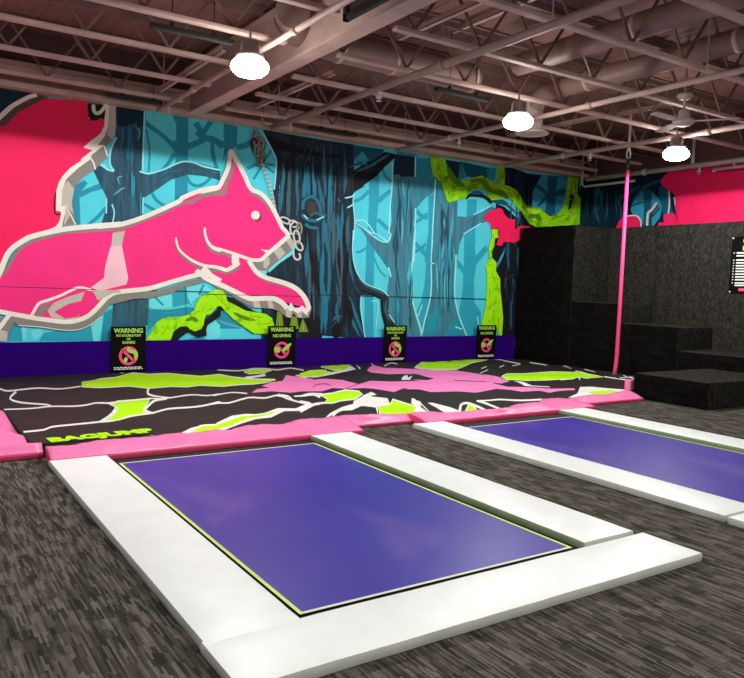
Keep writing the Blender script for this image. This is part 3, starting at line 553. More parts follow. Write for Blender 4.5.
r cyan_line 7248,2597 7245,2500 7242,2362 7243,2237 7254,2148 7269,2059 7280,1998 7272,2598 7269,2500 7266,2363 7267,2239 7277,2151 7293,2063 7304,2001
r cyan_line 5379,4103 5436,4021 5517,3904 5583,3803 5612,3754 5636,3704 5647,3651 5642,3500 5625,3313 5613,3179 5401,4118 5459,4035 5540,3918 5606,3817 5636,3766 5661,3713 5673,3654 5668,3501 5652,3313 5639,3179
r cyan_line 7060,3153 7105,3163 7167,3179 7221,3198 7248,3222 7266,3249 7277,3268 7054,3177 7098,3188 7159,3203 7206,3220 7224,3236 7240,3260 7251,3278
r cyan_line 7124,2983 7244,3052 7108,3003 7228,3073
r cyan_line 7464,1384 7461,1324 7458,1239 7462,1153 7484,1035 7515,901 7541,784 7558,704 7575,624 7586,568 7489,1383 7486,1323 7483,1239 7487,1155 7508,1038 7539,904 7566,787 7583,707 7599,627 7611,570
r cyan_line 5708,3075 5734,3272 5704,3075 5730,3272
r stroke_blue 6655,1619 6644,1412 6655,1146 6682,879 6722,672 6662,1619 6697,1414 6720,1149 6735,881 6730,672
r near_black 7009,1524 6979,1404 6966,1248 6968,1092 6989,969 7016,1524 7031,1402 7029,1246 7020,1090 6996,969
r near_black 5836,3739 5835,3533 5843,3269 5837,3003 5839,2794 5841,3740 5871,3538 5886,3272 5872,3004 5844,2794
r stroke_slate 6606,3298 6588,3068 6585,2773 6593,2477 6615,2247 6613,3299 6634,3071 6641,2776 6639,2479 6621,2247
r stroke_teal 5904,3333 5885,3246 5881,3137 5882,3027 5899,2942 5911,3334 5937,3251 5944,3141 5934,3029 5906,2942
r stroke_blue 6724,3655 6701,3519 6696,3347 6703,3175 6728,3043 6731,3655 6752,3523 6757,3352 6755,3179 6735,3044
r stroke_blue 6719,3681 6700,3449 6696,3153 6697,2855 6713,2623 6725,3681 6748,3453 6754,3156 6745,2857 6720,2624
r stroke_slate 6509,2584 6488,2446 6486,2268 6515,2091 6557,1957 6515,2584 6526,2447 6532,2272 6553,2097 6562,1958
r stroke_slate 7128,2854 7096,2716 7089,2538 7110,2362 7152,2228 7138,2854 7161,2718 7166,2543 7174,2368 7162,2229
r stroke_teal 6947,1265 6921,1178 6920,1064 6951,950 6999,867 6955,1265 6976,1178 6985,1069 7004,959 7006,868
r stroke_teal 6199,3356 6180,3236 6180,3082 6198,2930 6231,2814 6205,3357 6223,3239 6231,3088 6241,2936 6237,2815
r stroke_slate 5917,3529 5900,3430 5896,3303 5915,3177 5944,3083 5921,3530 5931,3432 5934,3307 5946,3183 5948,3084
r stroke_teal 6617,1361 6608,1208 6616,1013 6616,818 6632,663 6625,1362 6666,1211 6685,1013 6674,815 6640,663
r stroke_teal 6900,2867 6891,2752 6905,2609 6924,2466 6958,2357 6908,2868 6950,2761 6975,2618 6983,2472 6966,2357
r stroke_slate 6855,3548 6832,3399 6825,3210 6828,3021 6848,2874 6863,3548 6883,3403 6886,3214 6879,3023 6856,2874
r stroke_slate 6443,1650 6441,1495 6448,1297 6443,1098 6447,942 6448,1650 6476,1497 6491,1297 6479,1096 6452,942
r near_black 6953,2271 6928,2161 6928,2019 6959,1879 7008,1774 6961,2271 6982,2163 6991,2025 7012,1888 7015,1776
r near_black 6467,2195 6450,2037 6448,1835 6442,1633 6453,1473 6475,2195 6508,2039 6518,1835 6500,1630 6461,1473
r stroke_slate 6834,2774 6803,2581 6797,2335 6809,2090 6845,1899 6845,2774 6876,2585 6884,2339 6882,2093 6855,1899
r near_black 6995,2448 6971,2243 6971,1981 6981,1719 7012,1514 7004,2449 7038,2247 7051,1984 7048,1720 7021,1514
r stroke_blue 6700,1450 6694,1314 6705,1140 6712,966 6732,830 6707,1451 6743,1317 6763,1142 6761,965 6739,829
r near_black 6215,2812 6199,2710 6207,2583 6228,2457 6267,2362 6225,2813 6266,2720 6288,2594 6295,2466 6277,2363
r near_black 6420,1763 6400,1570 6405,1323 6425,1075 6466,882 6430,1764 6469,1573 6489,1326 6495,1077 6476,883
r stroke_teal 6999,3067 6979,2828 6978,2522 6985,2215 7010,1976 7007,3068 7038,2832 7050,2526 7045,2217 7019,1976
r near_black 6371,3144 6361,3056 6364,2949 6352,2840 6353,2751 6378,3145 6411,3063 6424,2951 6401,2836 6360,2750
r stroke_teal 6508,2594 6497,2459 6502,2288 6515,2117 6540,1985 6513,2594 6538,2463 6551,2292 6556,2120 6546,1985
r stroke_slate 7029,3885 7015,3740 7020,3559 7018,3376 7033,3232 7038,3887 7077,3749 7093,3565 7079,3377 7041,3232
r stroke_teal 6181,3410 6167,3270 6167,3090 6180,2912 6204,2774 6186,3410 6203,3273 6210,3094 6216,2916 6209,2775
r stroke_teal 6594,2154 6566,1923 6567,1626 6607,1328 6667,1098 6604,2155 6631,1925 6646,1630 6672,1334 6676,1099
r stroke_teal 6681,2707 6654,2575 6653,2406 6685,2239 6735,2113 6690,2707 6712,2578 6721,2413 6742,2248 6744,2114
r near_black 7049,2752 7025,2602 7022,2411 7025,2219 7049,2070 7058,2753 7088,2605 7097,2413 7088,2220 7058,2070
r near_black 6800,2960 6783,2840 6778,2688 6771,2536 6778,2416 6807,2960 6827,2843 6830,2689 6814,2535 6784,2415
r near_black 6371,3451 6350,3277 6344,3053 6361,2831 6390,2659 6376,3451 6386,3279 6388,3057 6397,2835 6395,2660
r stroke_blue 6359,3699 6358,3546 6373,3352 6385,3157 6408,3006 6365,3700 6400,3553 6423,3359 6428,3162 6414,3007
r stroke_blue 6607,2423 6609,2242 6622,2011 6629,1779 6642,1597 6612,2423 6641,2245 6660,2013 6661,1779 6647,1597
r stroke_teal 6759,3776 6742,3642 6740,3470 6762,3300 6794,3171 6763,3776 6773,3644 6778,3475 6793,3306 6798,3172
r near_black 6539,1785 6504,1689 6495,1563 6521,1437 6568,1345 6548,1785 6567,1688 6571,1567 6584,1446 6577,1346
r stroke_slate 6333,2106 6320,1915 6329,1673 6340,1430 6370,1240 6343,2106 6385,1920 6407,1676 6405,1431 6379,1240
r stroke_slate 6419,1791 6420,1598 6435,1351 6454,1103 6479,910 6424,1791 6454,1600 6475,1353 6487,1104 6484,910
r stroke_slate 6994,1774 6992,1623 7000,1431 6995,1237 6999,1085 7000,1774 7030,1625 7046,1431 7033,1235 7005,1085
r near_black 6410,2189 6390,2032 6387,1831 6394,1630 6418,1473 6418,2189 6443,2034 6451,1833 6447,1630 6426,1473
r stroke_slate 6586,3805 6559,3710 6558,3591 6575,3475 6614,3388 6595,3806 6629,3718 6641,3603 6645,3485 6624,3390
r stroke_blue 6208,3627 6198,3443 6200,3208 6196,2972 6205,2787 6214,3627 6240,3447 6250,3212 6238,2973 6211,2788
r near_black 7150,2226 7119,2109 7107,1960 7108,1810 7131,1693 7160,2226 7184,2109 7185,1959 7173,1809 7140,1693
r stroke_blue 6434,3423 6419,3308 6416,3162 6422,3016 6439,2903 6439,3423 6455,3311 6459,3165 6458,3018 6444,2903
r stroke_slate 7018,2351 7003,2198 7003,2001 7011,1805 7033,1651 7025,2352 7049,2200 7059,2003 7057,1806 7040,1651
r near_black 6861,3779 6855,3586 6861,3341 6851,3093 6853,2898 6868,3780 6905,3592 6921,3345 6900,3093 6860,2898
r stroke_slate 6932,1603 6928,1508 6940,1387 6956,1267 6982,1173 6937,1603 6966,1511 6986,1391 6994,1269 6987,1174
r stroke_teal 6620,2784 6600,2667 6600,2520 6602,2373 6623,2257 6629,2785 6664,2673 6677,2524 6666,2373 6632,2257
r stroke_slate 5719,3198 5707,3092 5708,2958 5713,2824 5730,2720 5725,3199 5749,3097 5759,2962 5755,2827 5736,2720
r near_black 6310,2919 6303,2697 6313,2411 6339,2125 6375,1903 6315,2920 6337,2700 6354,2415 6374,2128 6380,1903
r stroke_slate 5889,3293 5868,3160 5861,2989 5872,2818 5896,2688 5895,3294 5907,3162 5908,2992 5911,2822 5902,2688
r stroke_slate 6071,3304 6064,3183 6068,3030 6061,2876 6066,2755 6078,3305 6107,3189 6120,3034 6104,2876 6072,2755
r stroke_slate 6817,2915 6787,2825 6777,2713 6772,2600 6791,2510 6828,2916 6859,2829 6863,2713 6843,2597 6801,2509
r near_black 6767,3369 6748,3257 6744,3118 6735,2976 6744,2864 6775,3370 6805,3263 6812,3120 6792,2975 6752,2864
r near_black 7117,1741 7090,1550 7084,1304 7091,1057 7120,864 7127,1741 7154,1550 7161,1303 7156,1056 7130,863
r stroke_teal 6750,3367 6737,3249 6741,3100 6754,2952 6781,2838 6757,3368 6786,3255 6801,3107 6804,2957 6789,2838
r stroke_teal 6260,3664 6239,3501 6246,3294 6274,3089 6321,2933 6270,3665 6307,3509 6327,3305 6341,3099 6331,2935
r stroke_slate 6755,3147 6732,2941 6723,2677 6730,2412 6752,2207 6761,3148 6774,2943 6773,2679 6772,2414 6758,2207
r near_black 6280,2901 6251,2816 6238,2705 6237,2595 6254,2510 6287,2901 6302,2816 6299,2705 6288,2595 6261,2510
r stroke_teal 6290,2236 6253,2145 6239,2026 6251,1908 6287,1819 6300,2235 6323,2143 6324,2028 6321,1912 6297,1819
r stroke_slate 5893,3535 5878,3347 5882,3109 5897,2870 5925,2685 5899,3535 5926,3353 5940,3115 5945,2875 5932,2686
p bark_black 6127,2939 6171,3085 6331,3171 6497,3129 6586,2978 6641,2808 6547,2598 6350,2527 6217,2604 6147,2770
r stroke_teal 6225,2890 6224,2928 6224,2980 6234,3021 6261,3054 6302,3085 6337,3100 6370,3099 6408,3085 6440,3063 6472,3021 6500,2963 6522,2909 6530,2858 6533,2802 6554,2751 6621,2760 6658,2796 6682,2821 6161,2885 6160,2924 6160,2982 6176,3041 6216,3090 6268,3131 6327,3155 6388,3155 6444,3135 6491,3102 6530,3050 6562,2987 6586,2926 6596,2867 6598,2812 6597,2797 6582,2804 6609,2832 6632,2856
r stroke_teal 6153,2780 6177,2756 6215,2722 6264,2695 6332,2679 6410,2673 6486,2680 6551,2713 6601,2756 6633,2785 6205,2822 6228,2799 6260,2770 6293,2751 6348,2739 6414,2733 6468,2738 6510,2760 6552,2797 6583,2826
r stroke_teal 6231,2612 6256,2597 6294,2575 6340,2558 6402,2553 6468,2553 6514,2554 6267,2657 6291,2642 6325,2622 6357,2610 6408,2606 6470,2607 6515,2608
r stroke_slate 6362,2766 6387,2786 6420,2811 6445,2824 6469,2822 6502,2813 6528,2804 6323,2804 6348,2824 6387,2854 6434,2876 6484,2875 6526,2863 6553,2854
p knot_brown 6286,3038 6433,3051 6471,2910 6375,2816 6275,2865
r cyan_line 6204,2781 6287,2721 6220,2797 6303,2738
r cyan_line 6482,2714 6630,2783 6471,2732 6620,2802
p bark_black 7255,2058 7353,1806 7559,1599 7858,1505 8010,1471 8111,1317 8101,1098 8243,909 8268,782 8057,783 7971,1034 7941,1314 7714,1397 7476,1399 7307,1607
r stroke_slate 7371,1729 7408,1681 7472,1620 7547,1566 7646,1525 7756,1492 7849,1464 7906,1442 7964,1418 8011,1407 7376,1732 7431,1699 7500,1647 7573,1602 7667,1567 7775,1535 7869,1503 7928,1474 7981,1441 8014,1411
r stroke_slate 8051,1317 8026,1261 8011,1178 8017,1092 8062,1007 8127,927 8184,876 8057,1316 8065,1257 8063,1177 8071,1102 8109,1025 8161,943 8189,879
r stroke_slate 7976,1284 8004,1065 7983,1284 8011,1066
r cyan_line 7281,1996 7298,1945 7324,1872 7360,1801 7411,1732 7474,1663 7552,1606 7672,1561 7812,1526 7928,1491 7994,1453 8056,1406 8099,1372 7304,2002 7321,1951 7347,1879 7382,1811 7431,1744 7492,1677 7565,1623 7681,1581 7819,1546 7939,1510 8010,1470 8073,1422 8117,1387
r cyan_line 8112,1029 8253,871 8133,1041 8274,884
r cyan_line 7720,1270 7752,1274 7793,1278 7823,1273 7840,1253 7853,1222 7858,1189 7849,1063 7832,902 7818,786 7716,1290 7748,1294 7794,1299 7836,1291 7863,1263 7878,1226 7883,1189 7875,1061 7857,900 7843,783
r near_black 7913,1312 7922,1239 7935,1133 7955,1030 7986,935 8023,842 8049,777 7968,1316 7977,1243 7991,1138 8010,1038 8039,947 8076,855 8103,790
r near_black 7448,1472 7516,1454 7612,1427 7706,1401 7789,1375 7872,1347 7931,1328 7461,1508 7529,1489 7626,1463 7721,1437 7805,1410 7889,1383 7948,1363
p bark_night 10935,4218 11461,4141 11648,4106 13290,4184 13486,2953 11076,2795 11493,3278 10994,3647
p near_black 10767,2419 10969,2533 11535,2635 11673,531 11115,538 11088,974 10978,1774 10812,2044
p near_black 10777,3390 11013,3342 11507,3070 11564,2197 10713,2160 10720,2808
p cyan_shade 12076,4120 12924,4145 12990,3588 12767,3337 12392,3258 12150,3385 11828,3423 11829,3743
p teal_deep 12262,4108 12589,4127 12541,3811 12820,3920 12871,3760 12549,3707 12562,3321 12392,3258 12247,3328 12278,3688 11890,3845 11952,3931 12286,3770
r teal_deep 12042,3417 12077,3445 12127,3485 12176,3528 12226,3580 12274,3634 12308,3672 11975,3459 12010,3486 12058,3525 12102,3564 12149,3613 12196,3665 12229,3703
p teal_far 12555,3616 12790,3670 12764,3370 12577,3322
r stroke_night 11078,4044 11113,3830 11089,4046 11124,3832
r stroke_night 11314,4069 11373,3825 11325,4072 11384,3827
r stroke_night 11506,3806 11615,3499 11518,3809 11627,3502
r stroke_night 11693,3666 11731,3446 11705,3668 11742,3448
r stroke_night 11056,4062 11092,3861 11067,4063 11103,3863
r stroke_night 11246,4048 11283,3846 11257,4050 11294,3848
r stroke_night 11107,2507 11049,2449 10992,2360 10943,2269 10900,2177 10863,2083 10856,2013 11117,2505 11110,2434 11073,2339 11029,2247 10979,2156 10923,2067 10866,2010
r stroke_night 11218,2235 11143,1919 11229,2234 11154,1917
r stroke_night 11384,1930 11106,1781 11391,1923 11113,1774
r stroke_night 11149,1813 11232,1255 11160,1814 11243,1256
r stroke_night 11385,1117 11306,834 11396,1115 11318,832
r stroke_night 11340,1820 11353,1609 11351,1820 11365,1609
r stroke_night 11063,2453 10980,2276 11073,2451 10990,2274
r stroke_night 11249,2498 11168,2285 11260,2496 11178,2283
r stroke_night 10617,3408 10709,3412 10836,3427 10943,3429 11008,3410 11073,3377 11140,3339 11231,3290 11329,3233 11411,3181 11463,3135 11512,3082 11557,3048 10615,3416 10702,3445 10831,3474 10955,3485 11049,3467 11128,3433 11199,3395 11291,3343 11390,3282 11472,3220 11520,3161 11555,3100 11567,3052
r stroke_night 10872,3315 10624,3263 10875,3307 10626,3255
r stroke_night 9969,3480 10056,3501 10170,3537 10264,3551 10324,3527 10392,3477 10483,3434 10646,3414 10834,3402 10994,3383 11104,3344 11213,3291 11298,3259 9964,3487 10039,3530 10153,3580 10273,3606 10372,3579 10448,3530 10516,3498 10664,3479 10852,3464 11023,3436 11142,3385 11244,3319 11305,3266
r stroke_night 10638,3407 11010,3372 10640,3415 11012,3380
r teal_hi 11079,3405 11134,3377 11216,3343 11287,3305 11366,3231 11448,3140 11513,3078 11082,3408 11148,3395 11237,3367 11318,3326 11398,3247 11473,3152 11518,3080
r teal_hi 10052,3523 10359,3568 10051,3526 10358,3572
r teal_hi 11003,3476 11076,3435 11186,3382 11281,3321 11357,3235 11425,3136 11480,3067 11006,3479 11092,3453 11209,3405 11313,3341 11391,3250 11452,3146 11485,3069
r teal_hi 11069,2401 11023,2346 10970,2265 10925,2193 10896,2147 10868,2100 10856,2064 11073,2400 11049,2338 11005,2254 10962,2181 10929,2135 10893,2090 10860,2062
r teal_hi 11150,1849 11118,1604 11155,1848 11123,1603
r near_black 9954,3394 9984,3417 10024,3447 10060,3462 10173,3472 10319,3475 10438,3465 10503,3437 10565,3391 10609,3356 9899,3435 9930,3459 9980,3495 10047,3521 10173,3533 10329,3537 10466,3525 10557,3488 10627,3436 10672,3400
p near_black 10765,2453 10925,2496 11003,2362 10895,2219 10754,2247
p near_black 11006,3228 11175,3273 11315,3127 11279,2998
r stroke_slate 3206,3442 3200,3340 3203,3210 3210,3081 3224,2981 3210,3442 3226,3344 3234,3215 3236,3084 3228,2982
r stroke_slate 3361,3176 3360,3116 3363,3041 3361,2965 3362,2905 3363,3177 3377,3119 3383,3043 3377,2965 3365,2905
r teal_far 3050,3885 3047,3817 3048,3733 3035,3646 3027,3576 3053,3886 3069,3821 3075,3734 3056,3644 3030,3575
r stroke_slate 3105,3246 3101,3177 3106,3090 3110,3004 3119,2936 3108,3247 3127,3182 3137,3095 3135,3006 3123,2937
r slate_dark 3038,2802 3036,2721 3042,2619 3047,2518 3056,2438 3041,2802 3058,2725 3069,2623 3069,2519 3060,2439
r slate_dark 3275,3135 3271,3048 3276,2938 3284,2829 3299,2744 3279,3135 3294,3052 3304,2942 3307,2832 3302,2745
r stroke_slate 3029,3746 3013,3676 3008,3586 3021,3498 3042,3433 3032,3746 3033,3677 3031,3589 3040,3503 3044,3434
r stroke_slate 3261,4001 3255,3942 3258,3869 3273,3797 3292,3744 3263,4001 3271,3945 3276,3873 3288,3802 3294,3745
r slate_dark 3336,4029 3328,3936 3322,3817 3317,3697 3317,3604 3338,4030 3339,3937 3336,3818 3329,3698 3319,3604
r teal_far 3190,3765 3190,3657 3193,3519 3191,3380 3191,3271 3192,3765 3204,3659 3209,3521 3204,3381 3193,3271
r stroke_blue 3149,3946 3135,3814 3126,3645 3121,3477 3126,3346 3153,3946 3158,3816 3153,3648 3144,3478 3129,3346
r stroke_slate 3132,3295 3127,3230 3130,3147 3140,3066 3154,3004 3135,3295 3145,3232 3151,3151 3157,3069 3157,3004
r slate_dark 3268,3664 3262,3586 3261,3487 3255,3387 3256,3309 3271,3664 3280,3588 3282,3488 3274,3388 3258,3309
r slate_dark 3063,3861 3060,3752 3066,3614 3076,3477 3091,3371 3067,3861 3084,3757 3095,3619 3100,3481 3095,3372
r slate_dark 3176,3290 3168,3197 3162,3076 3156,2956 3154,2862 3177,3290 3180,3197 3176,3077 3168,2956 3156,2862
r stroke_slate 3189,3106 3183,3043 3182,2962 3180,2882 3184,2818 3192,3107 3204,3046 3208,2964 3202,2882 3187,2818
r teal_far 3188,3242 3187,3147 3193,3027 3195,2907 3203,2812 3191,3243 3212,3152 3223,3031 3220,2908 3207,2813
r teal_far 3336,2952 3325,2845 3323,2708 3329,2571 3342,2466 3339,2952 3347,2847 3349,2710 3350,2574 3345,2466
r slate_dark 3247,3215 3241,3143 3240,3052 3229,2959 3224,2885 3250,3216 3263,3146 3266,3052 3250,2958 3227,2885
r stroke_blue 3172,3887 3159,3829 3154,3755 3154,3682 3164,3626 3176,3887 3186,3832 3187,3758 3182,3685 3168,3627
r slate_dark 3242,3444 3240,3331 3245,3188 3244,3044 3248,2931 3245,3445 3262,3335 3271,3191 3266,3045 3251,2932
r stroke_slate 3139,3856 3131,3749 3127,3613 3134,3477 3146,3373 3141,3856 3143,3750 3143,3615 3147,3479 3148,3373
r slate_dark 3336,3934 3327,3851 3324,3745 3319,3638 3320,3555 3339,3935 3349,3854 3351,3747 3340,3639 3323,3555
r teal_far 3233,3176 3222,3093 3218,2987 3214,2881 3219,2798 3236,3176 3248,3095 3250,2989 3241,2881 3223,2798
r slate_dark 3112,3582 3107,3482 3110,3355 3125,3230 3144,3133 3114,3582 3121,3484 3126,3358 3139,3233 3146,3134
r stroke_slate 3113,3149 3105,3052 3105,2930 3105,2807 3112,2711 3116,3149 3127,3055 3131,2932 3127,2808 3115,2712
r teal_hi 8529,1554 8533,1485 8543,1399 8540,1312 8542,1243 8533,1554 8561,1488 8577,1399 8568,1310 8546,1242
r teal_hi 8587,1810 8579,1627 8583,1391 8585,1155 8598,970 8593,1810 8621,1628 8635,1391 8628,1154 8604,970
r teal_mid 8496,3734 8476,3587 8468,3398 8472,3210 8489,3065 8502,3734 8512,3589 8512,3401 8508,3212 8494,3065
r teal_far 8279,1460 8274,1303 8287,1101 8308,900 8340,742 8286,1461 8319,1305 8341,1103 8353,901 8347,742
r slate_dark 8632,1872 8637,1684 8646,1442 8637,1199 8632,1008 8636,1873 8661,1685 8675,1442 8661,1197 8636,1008
r slate_dark 8298,3207 8281,3032 8288,2808 8327,2585 8379,2414 8304,3208 8327,3036 8343,2814 8372,2591 8385,2415
r teal_far 8337,3705 8339,3520 8356,3283 8384,3046 8418,2863 8342,3705 8371,3524 8395,3288 8417,3050 8423,2864
r teal_mid 8485,2856 8485,2781 8492,2687 8492,2592 8498,2517 8489,2857 8509,2784 8520,2689 8516,2592 8502,2517
r slate_dark 8303,3300 8302,3124 8313,2899 8329,2673 8352,2497 8307,3300 8329,3127 8345,2901 8356,2675 8356,2498
r teal_mid 8348,3019 8350,2873 8358,2688 8344,2500 8336,2352 8353,3019 8384,2877 8400,2689 8378,2499 8341,2352
r teal_far 8346,3191 8332,3022 8335,2805 8370,2589 8413,2423 8350,3191 8360,3023 8369,2808 8398,2593 8417,2424
r slate_dark 8484,3722 8463,3563 8457,3358 8474,3155 8503,2999 8489,3722 8498,3565 8498,3362 8508,3159 8508,3000
r teal_mid 8323,1324 8310,1262 8312,1184 8318,1106 8337,1044 8329,1324 8353,1264 8363,1185 8361,1105 8343,1044
r teal_hi 8341,3656 8329,3575 8333,3473 8352,3373 8383,3298 8346,3656 8364,3579 8375,3479 8388,3379 8388,3299
r slate_dark 8610,1811 8595,1666 8590,1481 8586,1294 8594,1148 8616,1811 8635,1666 8639,1480 8626,1292 8600,1148
r slate_dark 8595,1267 8598,1147 8617,996 8633,844 8658,726 8601,1267 8639,1151 8667,998 8675,845 8664,726
r slate_dark 8539,3302 8549,3141 8565,2936 8563,2728 8565,2566 8543,3302 8573,3144 8594,2938 8588,2729 8568,2566
r teal_hi 8352,2921 8342,2800 8345,2647 8344,2493 8356,2372 8358,2921 8383,2803 8394,2649 8385,2493 8361,2372
r teal_mid 8472,3508 8477,3360 8484,3171 8469,2979 8458,2828 8475,3508 8500,3363 8513,3172 8492,2978 8461,2828
r slate_dark 8226,3013 8205,2834 8207,2605 8248,2377 8303,2202 8232,3013 8247,2836 8257,2609 8290,2383 8309,2203
r teal_far 8192,3320 8175,3177 8170,2993 8181,2810 8205,2668 8197,3320 8207,3178 8209,2995 8214,2812 8209,2669
r teal_hi 8650,1639 8637,1567 8631,1475 8624,1382 8627,1308 8654,1639 8665,1567 8664,1473 8652,1380 8631,1308
r teal_hi 8600,2106 8589,1987 8592,1834 8623,1682 8660,1564 8602,2106 8608,1988 8614,1836 8642,1684 8663,1565
r slate_dark 8193,2571 8167,2481 8160,2363 8186,2248 8226,2162 8199,2570 8208,2480 8209,2367 8226,2254 8232,2163
r slate_dark 9417,2029 9424,1884 9442,1697 9460,1510 9482,1365 9421,2029 9451,1886 9474,1699 9487,1511 9485,1365
r teal_hi 9375,3072 9364,2993 9372,2893 9397,2794 9435,2721 9381,3073 9406,2998 9422,2900 9439,2802 9441,2722
r teal_mid 9594,1972 9598,1855 9616,1707 9638,1558 9666,1443 9598,1972 9629,1858 9654,1710 9670,1560 9670,1443
r teal_hi 9405,2154 9383,2085 9370,1994 9363,1903 9370,1832 9410,2154 9417,2083 9411,1992 9397,1901 9375,1831
r teal_mid 9559,2671 9540,2495 9541,2269 9570,2044 9614,1870 9566,2671 9585,2497 9595,2272 9616,2047 9620,1870
r teal_far 9583,1804 9581,1621 9598,1385 9630,1149 9670,965 9588,1804 9619,1623 9644,1387 9668,1151 9676,965
r teal_hi 9660,2432 9659,2352 9667,2252 9667,2152 9675,2072 9666,2433 9694,2356 9710,2254 9703,2151 9680,2071
r teal_hi 9601,3254 9593,3112 9593,2931 9589,2748 9595,2605 9606,3255 9627,3115 9634,2932 9623,2748 9600,2605
r teal_hi 9508,1948 9513,1790 9529,1588 9546,1385 9567,1226 9511,1948 9536,1792 9556,1589 9569,1385 9570,1226
r teal_hi 9221,2135 9219,1985 9237,1793 9260,1601 9295,1452 9228,2136 9268,1989 9296,1797 9310,1604 9302,1453
r teal_mid 9529,2639 9520,2522 9518,2371 9524,2221 9536,2104 9532,2639 9539,2523 9541,2372 9543,2222 9539,2104
r teal_far 9603,2006 9595,1819 9605,1580 9618,1339 9643,1152 9610,2007 9646,1822 9666,1581 9669,1339 9651,1151
r slate_dark 9375,1746 9369,1621 9371,1462 9365,1302 9367,1176 9380,1746 9402,1622 9412,1461 9398,1300 9372,1175
r teal_far 9456,2318 9454,2228 9467,2114 9490,2001 9520,1915 9461,2318 9488,2232 9508,2119 9524,2005 9525,1915
r teal_hi 9462,1947 9446,1762 9447,1523 9473,1283 9511,1097 9467,1947 9483,1762 9492,1524 9511,1285 9516,1098
r teal_mid 9301,2521 9282,2375 9279,2189 9283,2003 9303,1857 9308,2521 9330,2377 9336,2190 9331,2003 9310,1857
r slate_dark 9351,1699 9356,1549 9375,1357 9402,1164 9432,1014 9354,1699 9379,1550 9402,1358 9425,1165 9436,1014
r teal_mid 9323,1312 9323,1175 9329,1000 9322,825 9321,687 9327,1312 9351,1176 9362,999 9349,822 9325,686
r teal_hi 9387,2485 9362,2410 9351,2315 9346,2219 9359,2143 9394,2485 9413,2410 9413,2313 9398,2216 9367,2142
r slate_dark 9353,3165 9342,3093 9341,3006 9325,2916 9322,2842 9360,3166 9390,3098 9399,3005 9372,2911 9329,2841
r slate_dark 9411,3071 9413,2953 9423,2804 9412,2653 9410,2534 9417,3072 9450,2957 9467,2806 9449,2652 9416,2533
r slate_dark 9569,1567 9562,1460 9564,1322 9568,1184 9579,1077 9572,1567 9585,1460 9592,1322 9592,1184 9583,1077
r teal_hi 9555,3055 9547,2920 9547,2747 9540,2574 9544,2438 9560,3055 9580,2922 9587,2748 9574,2573 9548,2438
r teal_far 9343,1904 9341,1709 9356,1459 9362,1208 9380,1012 9350,1904 9392,1711 9417,1460 9413,1207 9387,1011
r stroke_night 11391,2926 11370,2838 11359,2724 11363,2611 11381,2524 11396,2926 11402,2838 11397,2725 11396,2612 11385,2524
r near_black 13242,3336 13216,3207 13224,3042 13273,2880 13343,2759 13252,3336 13287,3212 13308,3052 13343,2891 13353,2761
r stroke_night 11352,3553 11344,3403 11355,3211 11384,3020 11423,2873 11357,3554 11383,3406 11402,3216 11423,3024 11428,2873
r near_black 11157,3143 11150,3057 11164,2949 11194,2842 11235,2762 11163,3144 11197,3063 11221,2957 11241,2850 11242,2763
r near_black 11433,3154 11437,3088 11453,3004 11467,2921 11487,2857 11438,3155 11468,3093 11491,3009 11499,2924 11492,2857
r stroke_night 13374,2771 13352,2668 13359,2536 13397,2406 13455,2309 13384,2771 13418,2672 13438,2544 13463,2415 13465,2311
r stroke_night 11565,3473 11556,3404 11566,3319 11578,3235 11604,3170 11572,3474 11608,3412 11629,3326 11630,3239 11611,3170
r stroke_night 11200,3460 11191,3293 11193,3079 11195,2865 11206,2697 11205,3460 11228,3295 11238,3081 11232,2866 11212,2698
r near_black 11470,3606 11460,3431 11476,3208 11516,2987 11569,2816 11477,3607 11513,3436 11539,3215 11569,2993 11577,2817
r stroke_night 11165,2718 11130,2559 11126,2353 11164,2149 11225,1994 11174,2718 11198,2560 11208,2358 11232,2156 11234,1995
r stroke_night 13336,3735 13309,3655 13307,3555 13312,3455 13343,3378 13348,3736 13387,3661 13401,3560 13391,3458 13354,3378
r stroke_night 11451,3294 11441,3223 11440,3136 11423,3047 11420,2973 11458,3295 11488,3227 11496,3136 11469,3042 11426,2972
r stroke_night 11487,2517 11457,2340 11458,2112 11499,1884 11562,1710 11497,2517 11527,2341 11542,2116 11569,1890 11572,1711
r stroke_night 11446,2503 11430,2402 11437,2275 11448,2148 11479,2048 11456,2504 11498,2408 11519,2279 11517,2149 11488,2049
r stroke_night 11507,3106 11503,2937 11516,2721 11523,2504 11542,2334 11514,3107 11553,2941 11575,2724 11572,2505 11549,2334
r near_black 11120,3150 11091,3071 11085,2969 11105,2868 11144,2794 11129,3151 11149,3073 11154,2974 11163,2875 11153,2795
r near_black 11381,1783 11361,1627 11363,1425 11381,1223 11416,1066 11389,1783 11418,1627 11431,1426 11437,1224 11424,1066
r stroke_night 11305,1352 11302,1208 11319,1026 11330,843 11354,699 11313,1353 11360,1211 11389,1027 11389,841 11363,698
r stroke_night 11377,1811 11352,1698 11349,1553 11365,1407 11400,1295 11386,1811 11415,1698 11424,1554 11427,1409 11409,1295
r near_black 11221,1457 11198,1365 11198,1246 11225,1126 11269,1036 11230,1457 11256,1365 11268,1248 11282,1131 11278,1037
r stroke_night 11341,1858 11331,1673 11346,1434 11375,1196 11419,1010 11350,1859 11392,1675 11419,1437 11436,1197 11428,1010
r near_black 11352,1783 11346,1653 11363,1487 11393,1320 11436,1192 11360,1784 11397,1656 11424,1490 11444,1324 11443,1192
r stroke_night 11342,1350 11322,1268 11319,1161 11332,1054 11359,971 11348,1350 11365,1267 11370,1161 11374,1054 11365,971
r near_black 11427,1137 11403,1049 11394,934 11414,819 11447,730 11432,1136 11436,1047 11434,934 11447,821 11451,731
